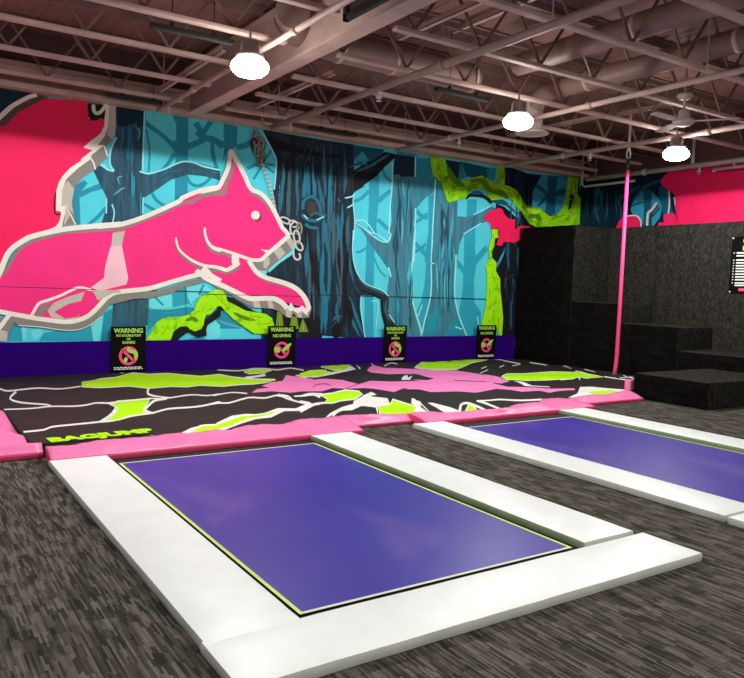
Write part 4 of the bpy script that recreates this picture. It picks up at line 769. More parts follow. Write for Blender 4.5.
r near_black 11408,1536 11385,1389 11378,1199 11378,1009 11396,859 11416,1536 11439,1388 11443,1197 11432,1006 11404,859
r near_black 11367,1303 11369,1231 11378,1140 11372,1050 11372,976 11372,1303 11402,1233 11418,1140 11404,1046 11377,976
r seam 863,1396 1363,1395 3992,1386 7913,1373 11408,1360 863,1406 1363,1405 3993,1397 7913,1386 11407,1376
r seam 9760,4132 9758,3367 9775,4133 9774,3368
r seam 4077,1557 4089,709 4085,1557 4098,709
'''
D_VINE1 = '''
p vine 8962,4148 9359,4139 9379,3975 9563,3818 9673,3742 9907,3780 10077,3850 10338,3924 10475,3872 10753,3800 11079,3792 11271,3742 11298,3730 11411,3665 11531,3524 11649,3420 11875,3401 12104,3394 12259,3297 12393,3242 12579,3289 12760,3436 12838,3674 12891,3944 12899,4159 13242,4162 13244,3811 13366,3722 13372,3132 11995,2978 11773,3034 11644,3146 11525,3270 11388,3348 11251,3437 11239,3492 11047,3543 10818,3478 10637,3438 10542,3504 10467,3630 10354,3646 10048,3590 9926,3421 9672,3352 9506,3295 9412,3342 9348,3523 9270,3675 9151,3752 9069,3766 9012,3934
p vine 10762,4181 10971,4161 10983,3823 10743,3805
r vine_dark 9398,4006 9407,3917 9465,3808 9553,3713 9674,3657 9805,3629 9910,3636 9415,4014 9503,3963 9588,3875 9665,3804 9751,3757 9855,3708 9919,3650
r vine_dark 10040,3763 10130,3755 10244,3766 10318,3763 10350,3736 10401,3679 10487,3621 10628,3583 10782,3560 10901,3563 10036,3777 10112,3824 10234,3863 10370,3874 10474,3825 10532,3762 10578,3720 10684,3677 10820,3630 10909,3578
r vine_dark 11074,3719 11226,3562 11091,3729 11243,3572
r vine_dark 10596,3679 10660,3629 10763,3594 10857,3565 10935,3538 11023,3511 11110,3512 10603,3694 10698,3714 10820,3705 10936,3681 11027,3639 11098,3585 11123,3525
r vine_dark 11453,3546 11695,3248 11472,3554 11714,3257
r vine_dark 11710,3118 12078,3048 11716,3133 12085,3063
r vine_dark 12493,3209 12869,3304 12486,3224 12862,3319
r vine_dark 13167,3707 12994,3392 13189,3702 13017,3387
r vine_dark 13014,4089 13020,3691 13037,4091 13043,3692
r vine_dark 9149,4042 9240,3861 9166,4048 9257,3868
r vine_dark 9425,3397 9503,3501 9409,3404 9488,3508
r vine_dark 13138,4068 13183,3805 13162,4071 13207,3808
r vine_dark 10839,4106 10832,3835 10859,4107 10853,3836
r vine_dark 11717,3151 11801,3148 11883,3168 11916,3173 11950,3162 12026,3128 12114,3118 11705,3164 11736,3223 11820,3277 11947,3304 12059,3260 12122,3194 12131,3129
r vine_light 9048,4063 9118,3881 9061,4067 9131,3885
r vine_light 9396,3686 9531,3506 9408,3692 9543,3512
r vine_light 9499,3467 9835,3548 9496,3478 9831,3558
r vine_light 10128,3741 10259,3771 10125,3752 10256,3781
r vine_light 10618,3707 10804,3658 10624,3718 10810,3668
r vine_light 10848,3713 11179,3659 10852,3724 11183,3670
r vine_light 10677,3735 11019,3660 10682,3746 11024,3671
r vine_light 11143,3674 11282,3531 11156,3682 11295,3538
r vine_light 11649,3355 11690,3309 11773,3271 11875,3250 11979,3265 12064,3300 12110,3344 11656,3365 11734,3372 11821,3356 11889,3348 11952,3353 12033,3364 12104,3355
r vine_light 12306,3131 12590,3119 12308,3143 12592,3131
r vine_light 12952,3982 12991,3787 12969,3985 13008,3790
r vine_light 13155,3465 13290,3644 13139,3470 13274,3649
r vine_light 13072,3223 13261,3338 13061,3232 13250,3347
r vine_light 9445,3533 9433,3370 9459,3533 9446,3370
r near_black 12960,3709 13109,3689 12995,3797 13144,3778
p near_black 12985,3654 13105,3698 13047,3493 12954,3419
'''
D_VINE2 = '''
p vine_bright 10682,2839 10847,2851 10857,2680 10775,2658 10763,2487 10700,2381 10717,2245 10852,2149 10840,1976 10976,1808 10989,1600 11030,1393 11112,974 11099,570 10995,571 10945,764 10474,766 10552,1007 10596,1179 10609,1591 10589,1933 10534,2101 10641,2214 10607,2410 10599,2614 10606,2427 10636,2531 10683,2670
r vine_dark 10721,1936 10825,1733 10732,1939 10837,1736
r vine_dark 10672,1592 10705,1421 10684,1594 10717,1422
r vine_dark 10814,1146 10856,834 10826,1147 10868,834
r vine_dark 10964,973 11011,588 10977,974 11024,589
r vine_dark 10578,2098 10763,2072 10580,2107 10765,2081
r vine_dark 10874,1700 10929,1563 10885,1703 10940,1566
r vine_dark 10718,2740 10753,2537 10730,2741 10766,2539
r vine_dark 10731,1830 10919,1802 10734,1839 10921,1811
r vine_light 10703,1077 10650,801 10713,1076 10660,799
r vine_light 10897,1321 10965,973 10908,1321 10976,974
r vine_light 10654,1901 10671,1627 10665,1901 10681,1627
r vine_light 10662,2550 10655,2277 10672,2550 10665,2277
'''
D_VINE3 = '''
p near_black 3807,579 3858,711 3964,816 4128,802 4292,841 4403,922 4542,1030 4683,1140 4685,990 4544,895 4460,841 4433,760 4449,665 4296,631 4129,722 4021,656 3941,577
p near_black 4616,1117 4761,1077 5059,830 5272,689 5767,684 5731,856 5602,998 5293,1081 4902,1298 4785,1323
p vine_bright 3420,593 3517,714 3606,882 3697,947 3828,974 4016,980 4138,1015 4219,1082 4273,1216 4341,1311 4507,1395 4582,1433 4696,1430 4755,1377 4801,1242 4948,1175 5143,1080 5324,1059 5508,1032 5634,956 5675,842 5641,685 5302,688 5119,802 4909,941 4761,1077 4687,1158 4630,1158 4574,1089 4504,1021 4406,994 4457,1030 4402,949 4390,841 4349,774 4239,734 4155,775 4100,828 3991,816 3885,737 3833,587
r vine_dark 4073,905 4117,901 4169,912 4206,916 4226,910 4256,895 4289,892 4070,912 4100,943 4153,969 4209,980 4256,961 4286,930 4294,898
r vine_dark 4208,1025 4401,1107 4205,1032 4398,1114
r vine_dark 4561,1353 4663,1246 4568,1358 4669,1251
r vine_dark 3800,845 3696,688 3807,840 3703,684
r vine_dark 4905,1047 4941,1008 5004,968 5074,937 5162,916 5257,904 5327,909 4909,1054 4963,1049 5031,1024 5097,1000 5178,976 5267,950 5328,917
r vine_dark 4669,1236 4844,1129 4673,1243 4849,1136
r vine_dark 5204,993 5448,966 5205,1001 5449,974
r vine_dark 4449,1071 4561,1126 4445,1078 4557,1133
r vine_dark 4019,838 4128,865 4017,846 4126,872
r vine_dark 5359,853 5606,852 5359,861 5606,861
r vine_light 3597,736 3753,906 3591,742 3747,911
r vine_light 4293,1027 4402,1162 4286,1031 4395,1166
r vine_light 4182,838 4292,837 4182,845 4292,845
r vine_light 4390,1232 4558,1316 4386,1239 4554,1323
r vine_light 4903,1102 5082,1007 4908,1109 5087,1014
r vine_light 5204,937 5450,853 5207,945 5452,861
r vine_light 4582,1397 4696,1372 4584,1405 4698,1380
p vine_olive 5732,1085 5821,1042 5865,798 5707,799
p vine_olive 6014,1000 6118,972 6166,768 5972,769
p vine_olive 6236,957 6295,855 6356,708 6152,710
r vine_light 5779,971 5786,827 5784,971 5791,827
r vine_light 6062,913 6066,783 6067,913 6071,783
r vine_light 6250,855 6253,738 6255,855 6258,738
'''
D_BLOB = '''
p pink_red 10423,3074 10560,3196 10829,3299 10946,3281 11023,3171 11131,3104 11265,3087 11335,3109 11330,3097 11339,2876 11436,2946 11522,2977 11813,2979 11703,2933 11528,2895 11498,2664 11305,2595 11130,2610 11024,2588 10965,2506 10794,2528 10838,2536 10865,2715 10882,2819 10832,2877 10718,2842 10649,2844 10644,2939 10596,2976 10504,2996
'''
D_CHAIN = '''
r chain_dark 5284,4058 5289,4026 5284,4002 5274,3988 5265,3985 5249,3989 5231,4004 5218,4030 5213,4059 5218,4084 5228,4097 5237,4101 5252,4097 5271,4081 5286,4053 5331,4070 5337,4031 5328,3990 5302,3956 5262,3941 5222,3950 5192,3976 5172,4013 5166,4054 5174,4095 5200,4129 5240,4144 5280,4136 5311,4110 5329,4076
r chain 5283,4068 5289,4034 5283,4007 5270,3989 5255,3983 5235,3988 5214,4006 5200,4034 5195,4065 5200,4093 5213,4110 5228,4116 5248,4111 5269,4094 5285,4064 5312,4075 5318,4037 5310,3999 5288,3970 5253,3957 5218,3965 5190,3989 5172,4023 5166,4062 5173,4100 5196,4130 5230,4143 5265,4135 5293,4111 5311,4078
r chain_dark 5336,3956 5323,3916 5305,3888 5289,3877 5280,3877 5268,3889 5259,3918 5260,3955 5272,3993 5290,4021 5306,4032 5315,4032 5327,4020 5336,3991 5335,3950 5384,3949 5369,3902 5341,3861 5301,3834 5255,3836 5224,3864 5210,3907 5212,3957 5227,4006 5255,4048 5295,4074 5341,4073 5372,4045 5386,4002 5385,3955
r chain 5335,3962 5322,3920 5302,3890 5282,3876 5266,3877 5251,3892 5241,3923 5242,3963 5254,4003 5274,4033 5295,4047 5310,4046 5326,4031 5336,4000 5334,3958 5365,3958 5351,3912 5325,3873 5289,3849 5250,3851 5223,3876 5210,3916 5211,3964 5226,4011 5252,4050 5287,4074 5326,4073 5354,4047 5367,4007 5366,3961
r chain_dark 5264,3902 5269,3861 5264,3830 5257,3816 5256,3816 5244,3824 5227,3849 5214,3885 5210,3924 5215,3955 5222,3969 5223,3969 5235,3961 5252,3936 5265,3898 5308,3911 5313,3866 5306,3822 5284,3788 5243,3776 5210,3795 5186,3829 5171,3873 5166,3920 5173,3963 5195,3997 5235,4009 5269,3991 5293,3957 5307,3914
r chain_dark 5264,3911 5269,3869 5264,3836 5253,3818 5244,3815 5227,3825 5209,3852 5196,3890 5192,3930 5197,3964 5207,3982 5216,3984 5233,3975 5251,3948 5265,3909 5290,3916 5294,3872 5288,3831 5269,3801 5237,3792 5208,3808 5186,3840 5171,3883 5166,3928 5172,3968 5191,3998 5223,4008 5252,3992 5275,3960 5289,3918
r chain_dark 5391,3880 5375,3840 5355,3812 5341,3803 5336,3803 5328,3816 5323,3846 5329,3885 5344,3922 5363,3950 5378,3960 5382,3959 5391,3947 5395,3917 5389,3875 5436,3870 5418,3824 5389,3785 5350,3761 5307,3766 5282,3797 5276,3841 5282,3890 5301,3938 5330,3977 5369,4001 5412,3997 5437,3965 5444,3922 5437,3875
r chain 5390,3885 5374,3844 5352,3814 5333,3802 5321,3803 5310,3819 5305,3852 5310,3893 5326,3933 5347,3962 5366,3975 5378,3973 5390,3957 5395,3925 5389,3882 5418,3879 5400,3834 5373,3797 5339,3776 5303,3780 5282,3808 5275,3849 5282,3896 5300,3942 5327,3979 5361,4000 5397,3996 5418,3969 5425,3928 5419,3882
r chain_dark 5329,3796 5322,3754 5308,3725 5297,3714 5295,3713 5285,3724 5276,3752 5274,3791 5281,3830 5295,3860 5306,3871 5308,3871 5318,3861 5327,3832 5329,3791 5377,3793 5368,3747 5348,3705 5315,3675 5271,3673 5242,3700 5228,3741 5226,3789 5235,3838 5255,3880 5288,3909 5332,3911 5361,3885 5375,3844 5377,3798
r chain 5329,3803 5321,3760 5306,3728 5291,3713 5281,3713 5267,3727 5257,3757 5255,3798 5263,3839 5278,3871 5293,3885 5303,3886 5317,3872 5327,3842 5329,3800 5358,3801 5349,3755 5331,3716 5302,3690 5266,3688 5241,3712 5228,3750 5226,3796 5235,3843 5254,3883 5282,3909 5318,3911 5343,3887 5356,3849 5358,3804
r chain_dark 5393,3728 5398,3687 5393,3656 5386,3643 5386,3643 5374,3650 5357,3676 5345,3712 5340,3751 5345,3782 5352,3795 5352,3795 5364,3788 5381,3763 5394,3724 5440,3737 5444,3691 5438,3648 5415,3613 5373,3601 5339,3620 5315,3655 5299,3699 5294,3747 5301,3790 5323,3825 5365,3837 5399,3818 5424,3783 5439,3741
r chain 5393,3737 5398,3695 5393,3661 5382,3644 5374,3642 5358,3652 5339,3679 5326,3717 5322,3757 5327,3791 5337,3808 5345,3811 5362,3801 5380,3774 5394,3735 5421,3742 5426,3698 5419,3657 5400,3626 5366,3617 5336,3633 5314,3666 5299,3709 5294,3755 5300,3796 5319,3826 5353,3836 5383,3819 5406,3787 5420,3745
r chain_dark 5373,3636 5364,3602 5350,3579 5340,3570 5338,3570 5331,3580 5326,3604 5327,3636 5336,3668 5350,3691 5360,3700 5362,3700 5369,3691 5374,3667 5373,3632 5415,3630 5403,3591 5383,3557 5352,3534 5314,3536 5292,3561 5283,3597 5285,3638 5297,3678 5317,3713 5348,3736 5386,3734 5408,3709 5417,3674 5415,3634
r chain 5373,3642 5363,3607 5348,3581 5333,3570 5324,3570 5313,3583 5307,3609 5309,3644 5318,3678 5333,3703 5348,3715 5357,3715 5368,3702 5374,3675 5372,3640 5396,3639 5385,3601 5366,3569 5340,3550 5310,3551 5291,3572 5283,3606 5285,3645 5296,3683 5315,3715 5341,3735 5371,3734 5390,3713 5398,3679 5397,3641
r chain_light 5410,3568 5406,3564 5400,3563 5393,3564 5386,3568 5381,3573 5379,3578 5380,3581 5383,3583 5389,3584 5396,3583 5403,3579 5408,3574 5410,3569 5408,3564 5419,3559 5411,3553 5399,3550 5387,3552 5376,3558 5368,3566 5365,3576 5369,3587 5378,3594 5390,3597 5402,3595 5413,3590 5420,3581 5423,3571 5421,3562
r chain 5424,3535 5419,3531 5414,3530 5406,3531 5399,3535 5394,3540 5393,3545 5394,3548 5396,3550 5402,3551 5409,3550 5417,3547 5421,3541 5423,3537 5421,3532 5432,3526 5424,3520 5412,3517 5400,3519 5390,3525 5382,3533 5379,3543 5382,3554 5391,3562 5403,3564 5415,3562 5426,3557 5434,3548 5437,3538 5435,3529
r chain_light 5437,3502 5433,3498 5427,3497 5420,3498 5412,3502 5408,3507 5406,3512 5407,3515 5410,3517 5415,3519 5423,3517 5430,3514 5435,3509 5436,3504 5435,3499 5446,3493 5438,3487 5426,3485 5414,3486 5403,3492 5395,3500 5392,3511 5395,3521 5405,3529 5417,3531 5429,3529 5440,3524 5447,3515 5450,3505 5448,3496
r chain 5450,3469 5446,3465 5440,3464 5433,3465 5426,3469 5421,3474 5419,3479 5420,3482 5423,3484 5429,3486 5436,3484 5443,3481 5448,3476 5450,3471 5448,3466 5459,3460 5451,3454 5439,3452 5427,3453 5416,3459 5409,3467 5405,3478 5409,3488 5418,3496 5430,3498 5442,3496 5453,3491 5461,3482 5464,3472 5462,3463
r chain_light 5464,3436 5459,3432 5454,3431 5446,3432 5439,3436 5434,3441 5433,3446 5434,3449 5436,3451 5442,3453 5450,3451 5457,3448 5462,3442 5463,3438 5461,3433 5472,3427 5465,3421 5453,3418 5440,3420 5430,3426 5422,3434 5419,3445 5422,3455 5431,3463 5443,3465 5455,3463 5466,3458 5474,3449 5477,3439 5475,3430
r chain 5477,3403 5473,3399 5467,3398 5459,3399 5452,3403 5447,3408 5446,3413 5447,3416 5449,3418 5455,3419 5463,3418 5470,3415 5475,3409 5476,3405 5474,3399 5486,3394 5478,3388 5466,3385 5453,3387 5443,3393 5435,3401 5432,3412 5435,3422 5444,3430 5456,3432 5469,3430 5479,3425 5487,3416 5490,3406 5488,3397
r chain_light 5490,3370 5486,3366 5480,3365 5472,3366 5465,3370 5460,3375 5459,3380 5460,3383 5462,3385 5468,3386 5476,3385 5483,3381 5488,3376 5489,3371 5487,3366 5499,3361 5491,3355 5479,3352 5466,3354 5456,3360 5448,3368 5445,3379 5448,3389 5457,3397 5469,3399 5481,3397 5492,3392 5500,3383 5503,3373 5501,3364
r chain 5503,3337 5498,3333 5493,3332 5485,3333 5478,3337 5473,3342 5471,3347 5472,3350 5475,3352 5481,3353 5488,3352 5496,3348 5500,3343 5502,3338 5500,3333 5511,3327 5503,3321 5491,3319 5479,3321 5468,3327 5460,3335 5457,3345 5461,3356 5470,3363 5482,3366 5494,3364 5505,3358 5513,3350 5516,3339 5514,3331
r chain_light 5515,3303 5511,3299 5505,3298 5497,3300 5490,3303 5485,3309 5484,3313 5485,3317 5487,3319 5493,3320 5501,3319 5508,3315 5513,3310 5514,3305 5513,3300 5524,3294 5516,3288 5504,3286 5492,3288 5481,3293 5473,3302 5470,3312 5473,3323 5482,3330 5494,3333 5507,3331 5518,3325 5525,3317 5529,3306 5526,3297
r chain 5527,3270 5523,3266 5517,3265 5510,3266 5502,3270 5498,3275 5496,3280 5497,3283 5500,3285 5505,3286 5513,3285 5520,3281 5525,3276 5527,3271 5525,3266 5536,3260 5528,3255 5516,3252 5504,3254 5493,3260 5485,3268 5482,3279 5485,3289 5495,3297 5507,3299 5519,3297 5530,3292 5538,3283 5541,3273 5538,3264
r chain_light 5539,3236 5535,3233 5529,3231 5522,3233 5514,3237 5509,3242 5508,3247 5509,3250 5512,3252 5517,3253 5525,3252 5532,3248 5537,3243 5539,3238 5537,3233 5548,3227 5540,3221 5528,3219 5516,3221 5505,3226 5497,3235 5494,3245 5497,3256 5506,3263 5519,3266 5531,3264 5542,3258 5550,3250 5553,3239 5550,3230
r chain 5551,3203 5547,3199 5541,3198 5533,3199 5526,3203 5521,3208 5519,3213 5520,3216 5523,3218 5529,3219 5537,3218 5544,3214 5549,3209 5550,3204 5548,3199 5560,3193 5552,3187 5540,3185 5527,3187 5516,3193 5509,3201 5505,3212 5509,3222 5518,3230 5530,3232 5542,3230 5553,3225 5561,3216 5564,3206 5562,3197
r chain_light 5562,3169 5558,3165 5552,3164 5544,3166 5537,3169 5532,3175 5531,3180 5532,3183 5534,3185 5540,3186 5548,3185 5555,3181 5560,3175 5562,3171 5560,3166 5571,3160 5563,3154 5551,3151 5539,3154 5528,3159 5520,3168 5517,3178 5520,3189 5529,3196 5541,3199 5554,3197 5565,3191 5573,3182 5576,3172 5573,3163
r chain 5573,3135 5569,3132 5563,3131 5555,3132 5548,3136 5543,3141 5542,3146 5543,3149 5545,3151 5551,3152 5559,3151 5566,3147 5571,3142 5572,3137 5571,3132 5582,3126 5574,3120 5562,3118 5549,3120 5539,3126 5531,3134 5528,3145 5531,3155 5540,3163 5552,3165 5565,3163 5576,3157 5584,3149 5587,3138 5584,3129
r chain_light 5584,3101 5579,3098 5574,3097 5566,3098 5559,3102 5554,3107 5552,3112 5553,3115 5556,3117 5562,3118 5569,3117 5577,3113 5582,3108 5583,3103 5581,3098 5593,3092 5585,3086 5572,3084 5560,3086 5549,3092 5541,3100 5538,3111 5541,3121 5551,3129 5563,3131 5575,3129 5586,3123 5594,3115 5597,3104 5595,3096
r chain 5594,3068 5590,3064 5584,3063 5576,3064 5569,3068 5564,3073 5563,3078 5563,3081 5566,3084 5572,3085 5580,3083 5587,3079 5592,3074 5593,3069 5592,3064 5603,3058 5595,3052 5583,3050 5570,3052 5559,3058 5552,3067 5548,3077 5552,3088 5561,3095 5573,3097 5586,3095 5597,3089 5604,3081 5608,3070 5605,3062
r chain_light 5604,3034 5600,3030 5594,3029 5586,3030 5579,3034 5574,3039 5572,3044 5573,3047 5576,3050 5582,3051 5590,3049 5597,3045 5602,3040 5603,3035 5602,3030 5613,3024 5605,3018 5593,3016 5580,3018 5569,3024 5561,3033 5558,3043 5562,3054 5571,3061 5583,3063 5596,3061 5607,3056 5614,3047 5618,3036 5615,3028
r chain 5614,3000 5609,2996 5604,2995 5596,2996 5589,3000 5584,3005 5582,3010 5583,3013 5586,3016 5592,3017 5599,3015 5607,3011 5611,3006 5613,3001 5611,2996 5623,2990 5615,2984 5602,2982 5590,2984 5579,2990 5571,2999 5568,3009 5571,3020 5581,3027 5593,3029 5605,3027 5616,3021 5624,3013 5627,3002 5625,2994
r chain_light 5623,2965 5619,2962 5613,2961 5605,2962 5598,2966 5593,2971 5591,2976 5592,2979 5595,2982 5601,2983 5609,2981 5616,2977 5621,2972 5622,2967 5621,2962 5632,2956 5624,2950 5612,2948 5599,2950 5588,2956 5580,2965 5577,2975 5581,2986 5590,2993 5602,2995 5615,2993 5626,2987 5634,2979 5637,2968 5634,2959
r chain 5632,2931 5628,2928 5622,2927 5614,2928 5607,2932 5602,2937 5601,2942 5601,2945 5604,2947 5610,2948 5618,2947 5625,2943 5630,2938 5632,2933 5630,2928 5641,2922 5633,2916 5621,2914 5608,2916 5597,2922 5590,2930 5586,2941 5590,2952 5599,2959 5611,2961 5624,2959 5635,2953 5643,2945 5646,2934 5644,2925
r chain_light 5641,2897 5637,2893 5631,2892 5623,2894 5616,2898 5611,2903 5609,2908 5610,2911 5613,2913 5619,2914 5627,2913 5634,2909 5639,2904 5640,2899 5639,2894 5650,2887 5642,2882 5630,2879 5617,2882 5606,2888 5598,2896 5595,2907 5598,2918 5608,2925 5620,2927 5633,2925 5644,2919 5652,2910 5655,2900 5652,2891
r chain 5650,2863 5645,2859 5640,2858 5632,2860 5625,2863 5620,2869 5618,2874 5619,2877 5622,2879 5628,2880 5635,2879 5643,2875 5648,2869 5649,2864 5647,2859 5659,2853 5651,2847 5638,2845 5626,2847 5615,2853 5607,2862 5604,2873 5607,2883 5617,2891 5629,2893 5641,2891 5652,2885 5660,2876 5663,2865 5661,2857
r chain_light 5658,2828 5654,2825 5648,2824 5640,2825 5633,2829 5628,2835 5627,2839 5627,2843 5630,2845 5636,2846 5644,2844 5651,2840 5656,2835 5658,2830 5656,2825 5667,2819 5659,2813 5647,2811 5634,2813 5623,2819 5615,2828 5612,2838 5616,2849 5625,2856 5637,2859 5650,2856 5661,2850 5669,2842 5672,2831 5670,2822
r chain 5667,2794 5662,2790 5656,2789 5649,2791 5641,2795 5636,2800 5635,2805 5636,2808 5639,2810 5644,2811 5652,2810 5659,2806 5664,2801 5666,2796 5664,2791 5675,2784 5668,2779 5655,2776 5643,2779 5632,2785 5624,2793 5621,2804 5624,2815 5633,2822 5646,2824 5658,2822 5669,2816 5677,2807 5680,2797 5678,2788
r chain_light 5675,2760 5671,2756 5665,2755 5657,2756 5650,2760 5645,2766 5643,2771 5644,2774 5647,2776 5653,2777 5660,2776 5668,2772 5673,2766 5674,2761 5672,2756 5684,2750 5676,2744 5664,2742 5651,2744 5640,2750 5632,2759 5629,2770 5632,2780 5642,2788 5654,2790 5666,2788 5677,2782 5685,2773 5689,2762 5686,2753
r chain 5683,2725 5679,2721 5673,2720 5665,2722 5658,2726 5653,2731 5651,2736 5652,2739 5655,2742 5661,2743 5669,2741 5676,2737 5681,2732 5683,2727 5681,2722 5692,2715 5684,2710 5672,2708 5659,2710 5648,2716 5640,2725 5637,2735 5640,2746 5650,2753 5662,2755 5675,2753 5686,2747 5694,2738 5697,2728 5695,2719
r chain_dark 5933,2641 5922,2631 5898,2627 5861,2632 5823,2645 5793,2663 5778,2679 5777,2684 5781,2686 5805,2689 5842,2685 5881,2672 5911,2654 5925,2637 5924,2623 5967,2609 5940,2589 5896,2582 5846,2588 5798,2604 5758,2629 5732,2660 5731,2699 5764,2727 5808,2735 5857,2729 5906,2713 5946,2688 5973,2657 5975,2627
r chain_light 5930,2643 5916,2631 5888,2626 5848,2631 5808,2645 5776,2664 5760,2684 5758,2694 5768,2702 5796,2706 5835,2701 5876,2688 5908,2668 5924,2649 5924,2632 5950,2623 5927,2605 5886,2598 5839,2604 5793,2620 5754,2643 5731,2672 5730,2704 5757,2727 5797,2734 5844,2728 5891,2713 5930,2689 5954,2661 5956,2634
r chain_dark 6078,2605 6066,2590 6047,2583 6017,2582 5986,2590 5962,2604 5951,2619 5950,2629 5957,2637 5977,2644 6006,2645 6038,2637 6062,2623 6073,2608 6072,2590 6118,2579 6096,2554 6055,2538 6008,2537 5963,2548 5925,2571 5902,2603 5902,2641 5928,2672 5969,2689 6015,2690 6061,2679 6099,2657 6122,2624 6124,2594
r chain_light 6075,2608 6062,2591 6038,2582 6005,2581 5971,2590 5945,2606 5931,2624 5931,2639 5942,2652 5965,2661 5998,2662 6032,2653 6059,2638 6072,2619 6072,2599 6100,2592 6080,2569 6043,2555 6000,2553 5957,2564 5922,2585 5902,2614 5901,2646 5924,2674 5961,2688 6004,2689 6046,2679 6081,2658 6102,2629 6104,2601
r chain_dark 6080,2538 6066,2494 6044,2465 6023,2453 6008,2455 5991,2470 5980,2502 5980,2543 5994,2584 6015,2613 6036,2625 6052,2624 6068,2609 6080,2576 6079,2531 6136,2526 6118,2474 6083,2430 6034,2404 5980,2409 5942,2443 5923,2492 5924,2548 5942,2603 5976,2648 6025,2674 6079,2670 6118,2636 6137,2586 6137,2533
r chain_light 6080,2544 6065,2499 6041,2467 6015,2453 5993,2455 5973,2473 5960,2508 5960,2552 5975,2595 5999,2627 6024,2641 6046,2639 6067,2621 6080,2586 6079,2540 6116,2536 6099,2486 6066,2444 6022,2420 5975,2425 5940,2455 5923,2502 5924,2555 5941,2608 5973,2650 6017,2674 6064,2670 6100,2639 6117,2593 6117,2541
r chain_dark 6152,2535 6149,2492 6138,2460 6128,2449 6129,2449 6119,2459 6106,2489 6101,2530 6104,2571 6115,2602 6125,2614 6124,2614 6134,2604 6147,2574 6153,2531 6204,2534 6200,2486 6184,2442 6154,2410 6106,2407 6074,2435 6056,2476 6049,2526 6053,2577 6069,2621 6100,2652 6147,2656 6179,2629 6197,2587 6204,2539
r chain 6152,2543 6149,2499 6137,2465 6123,2449 6115,2449 6100,2463 6087,2495 6081,2537 6084,2580 6096,2614 6110,2629 6118,2630 6132,2616 6146,2584 6152,2541 6184,2543 6180,2495 6165,2453 6138,2426 6101,2423 6073,2447 6056,2487 6049,2535 6053,2584 6068,2625 6094,2653 6132,2656 6160,2632 6177,2592 6184,2545
r chain_dark 6112,2394 6116,2347 6108,2313 6099,2299 6098,2299 6084,2309 6065,2338 6052,2380 6049,2424 6056,2459 6065,2472 6066,2473 6080,2463 6099,2434 6113,2389 6170,2400 6173,2347 6163,2297 6133,2259 6081,2249 6040,2275 6012,2317 5995,2370 5992,2425 6002,2474 6032,2512 6083,2522 6125,2497 6153,2455 6169,2405
r chain_light 6112,2403 6115,2355 6108,2318 6095,2300 6085,2299 6066,2311 6046,2343 6032,2387 6029,2432 6037,2469 6049,2487 6059,2489 6078,2477 6098,2446 6113,2400 6150,2407 6153,2355 6143,2308 6117,2274 6074,2266 6037,2289 6011,2329 5995,2380 5992,2433 6002,2480 6028,2513 6070,2522 6107,2500 6133,2460 6149,2410
r chain_dark 6160,2250 6177,2219 6180,2194 6175,2181 6169,2178 6154,2179 6130,2192 6108,2216 6093,2245 6090,2269 6095,2282 6101,2286 6116,2284 6140,2271 6164,2245 6212,2272 6231,2234 6236,2191 6219,2152 6180,2129 6134,2133 6093,2155 6060,2189 6040,2230 6035,2272 6051,2311 6091,2334 6136,2331 6177,2309 6208,2278
r chain_light 6159,2262 6176,2230 6179,2202 6173,2184 6161,2177 6140,2179 6113,2194 6089,2220 6074,2250 6070,2278 6077,2296 6089,2303 6109,2301 6136,2286 6162,2259 6192,2276 6211,2239 6215,2200 6201,2165 6167,2146 6127,2149 6089,2170 6059,2202 6039,2241 6035,2280 6049,2314 6082,2334 6123,2331 6160,2311 6190,2280
r chain_light 5994,2162 5995,2130 5997,2084 6005,2043 6023,2014 6048,1991 6079,1977 6115,1980 6148,1995 6173,2022 6171,2058 6157,2094 6147,2118 6034,2164 6035,2132 6036,2089 6043,2055 6055,2036 6073,2019 6087,2012 6104,2014 6125,2023 6134,2031 6132,2050 6120,2081 6110,2105
'''
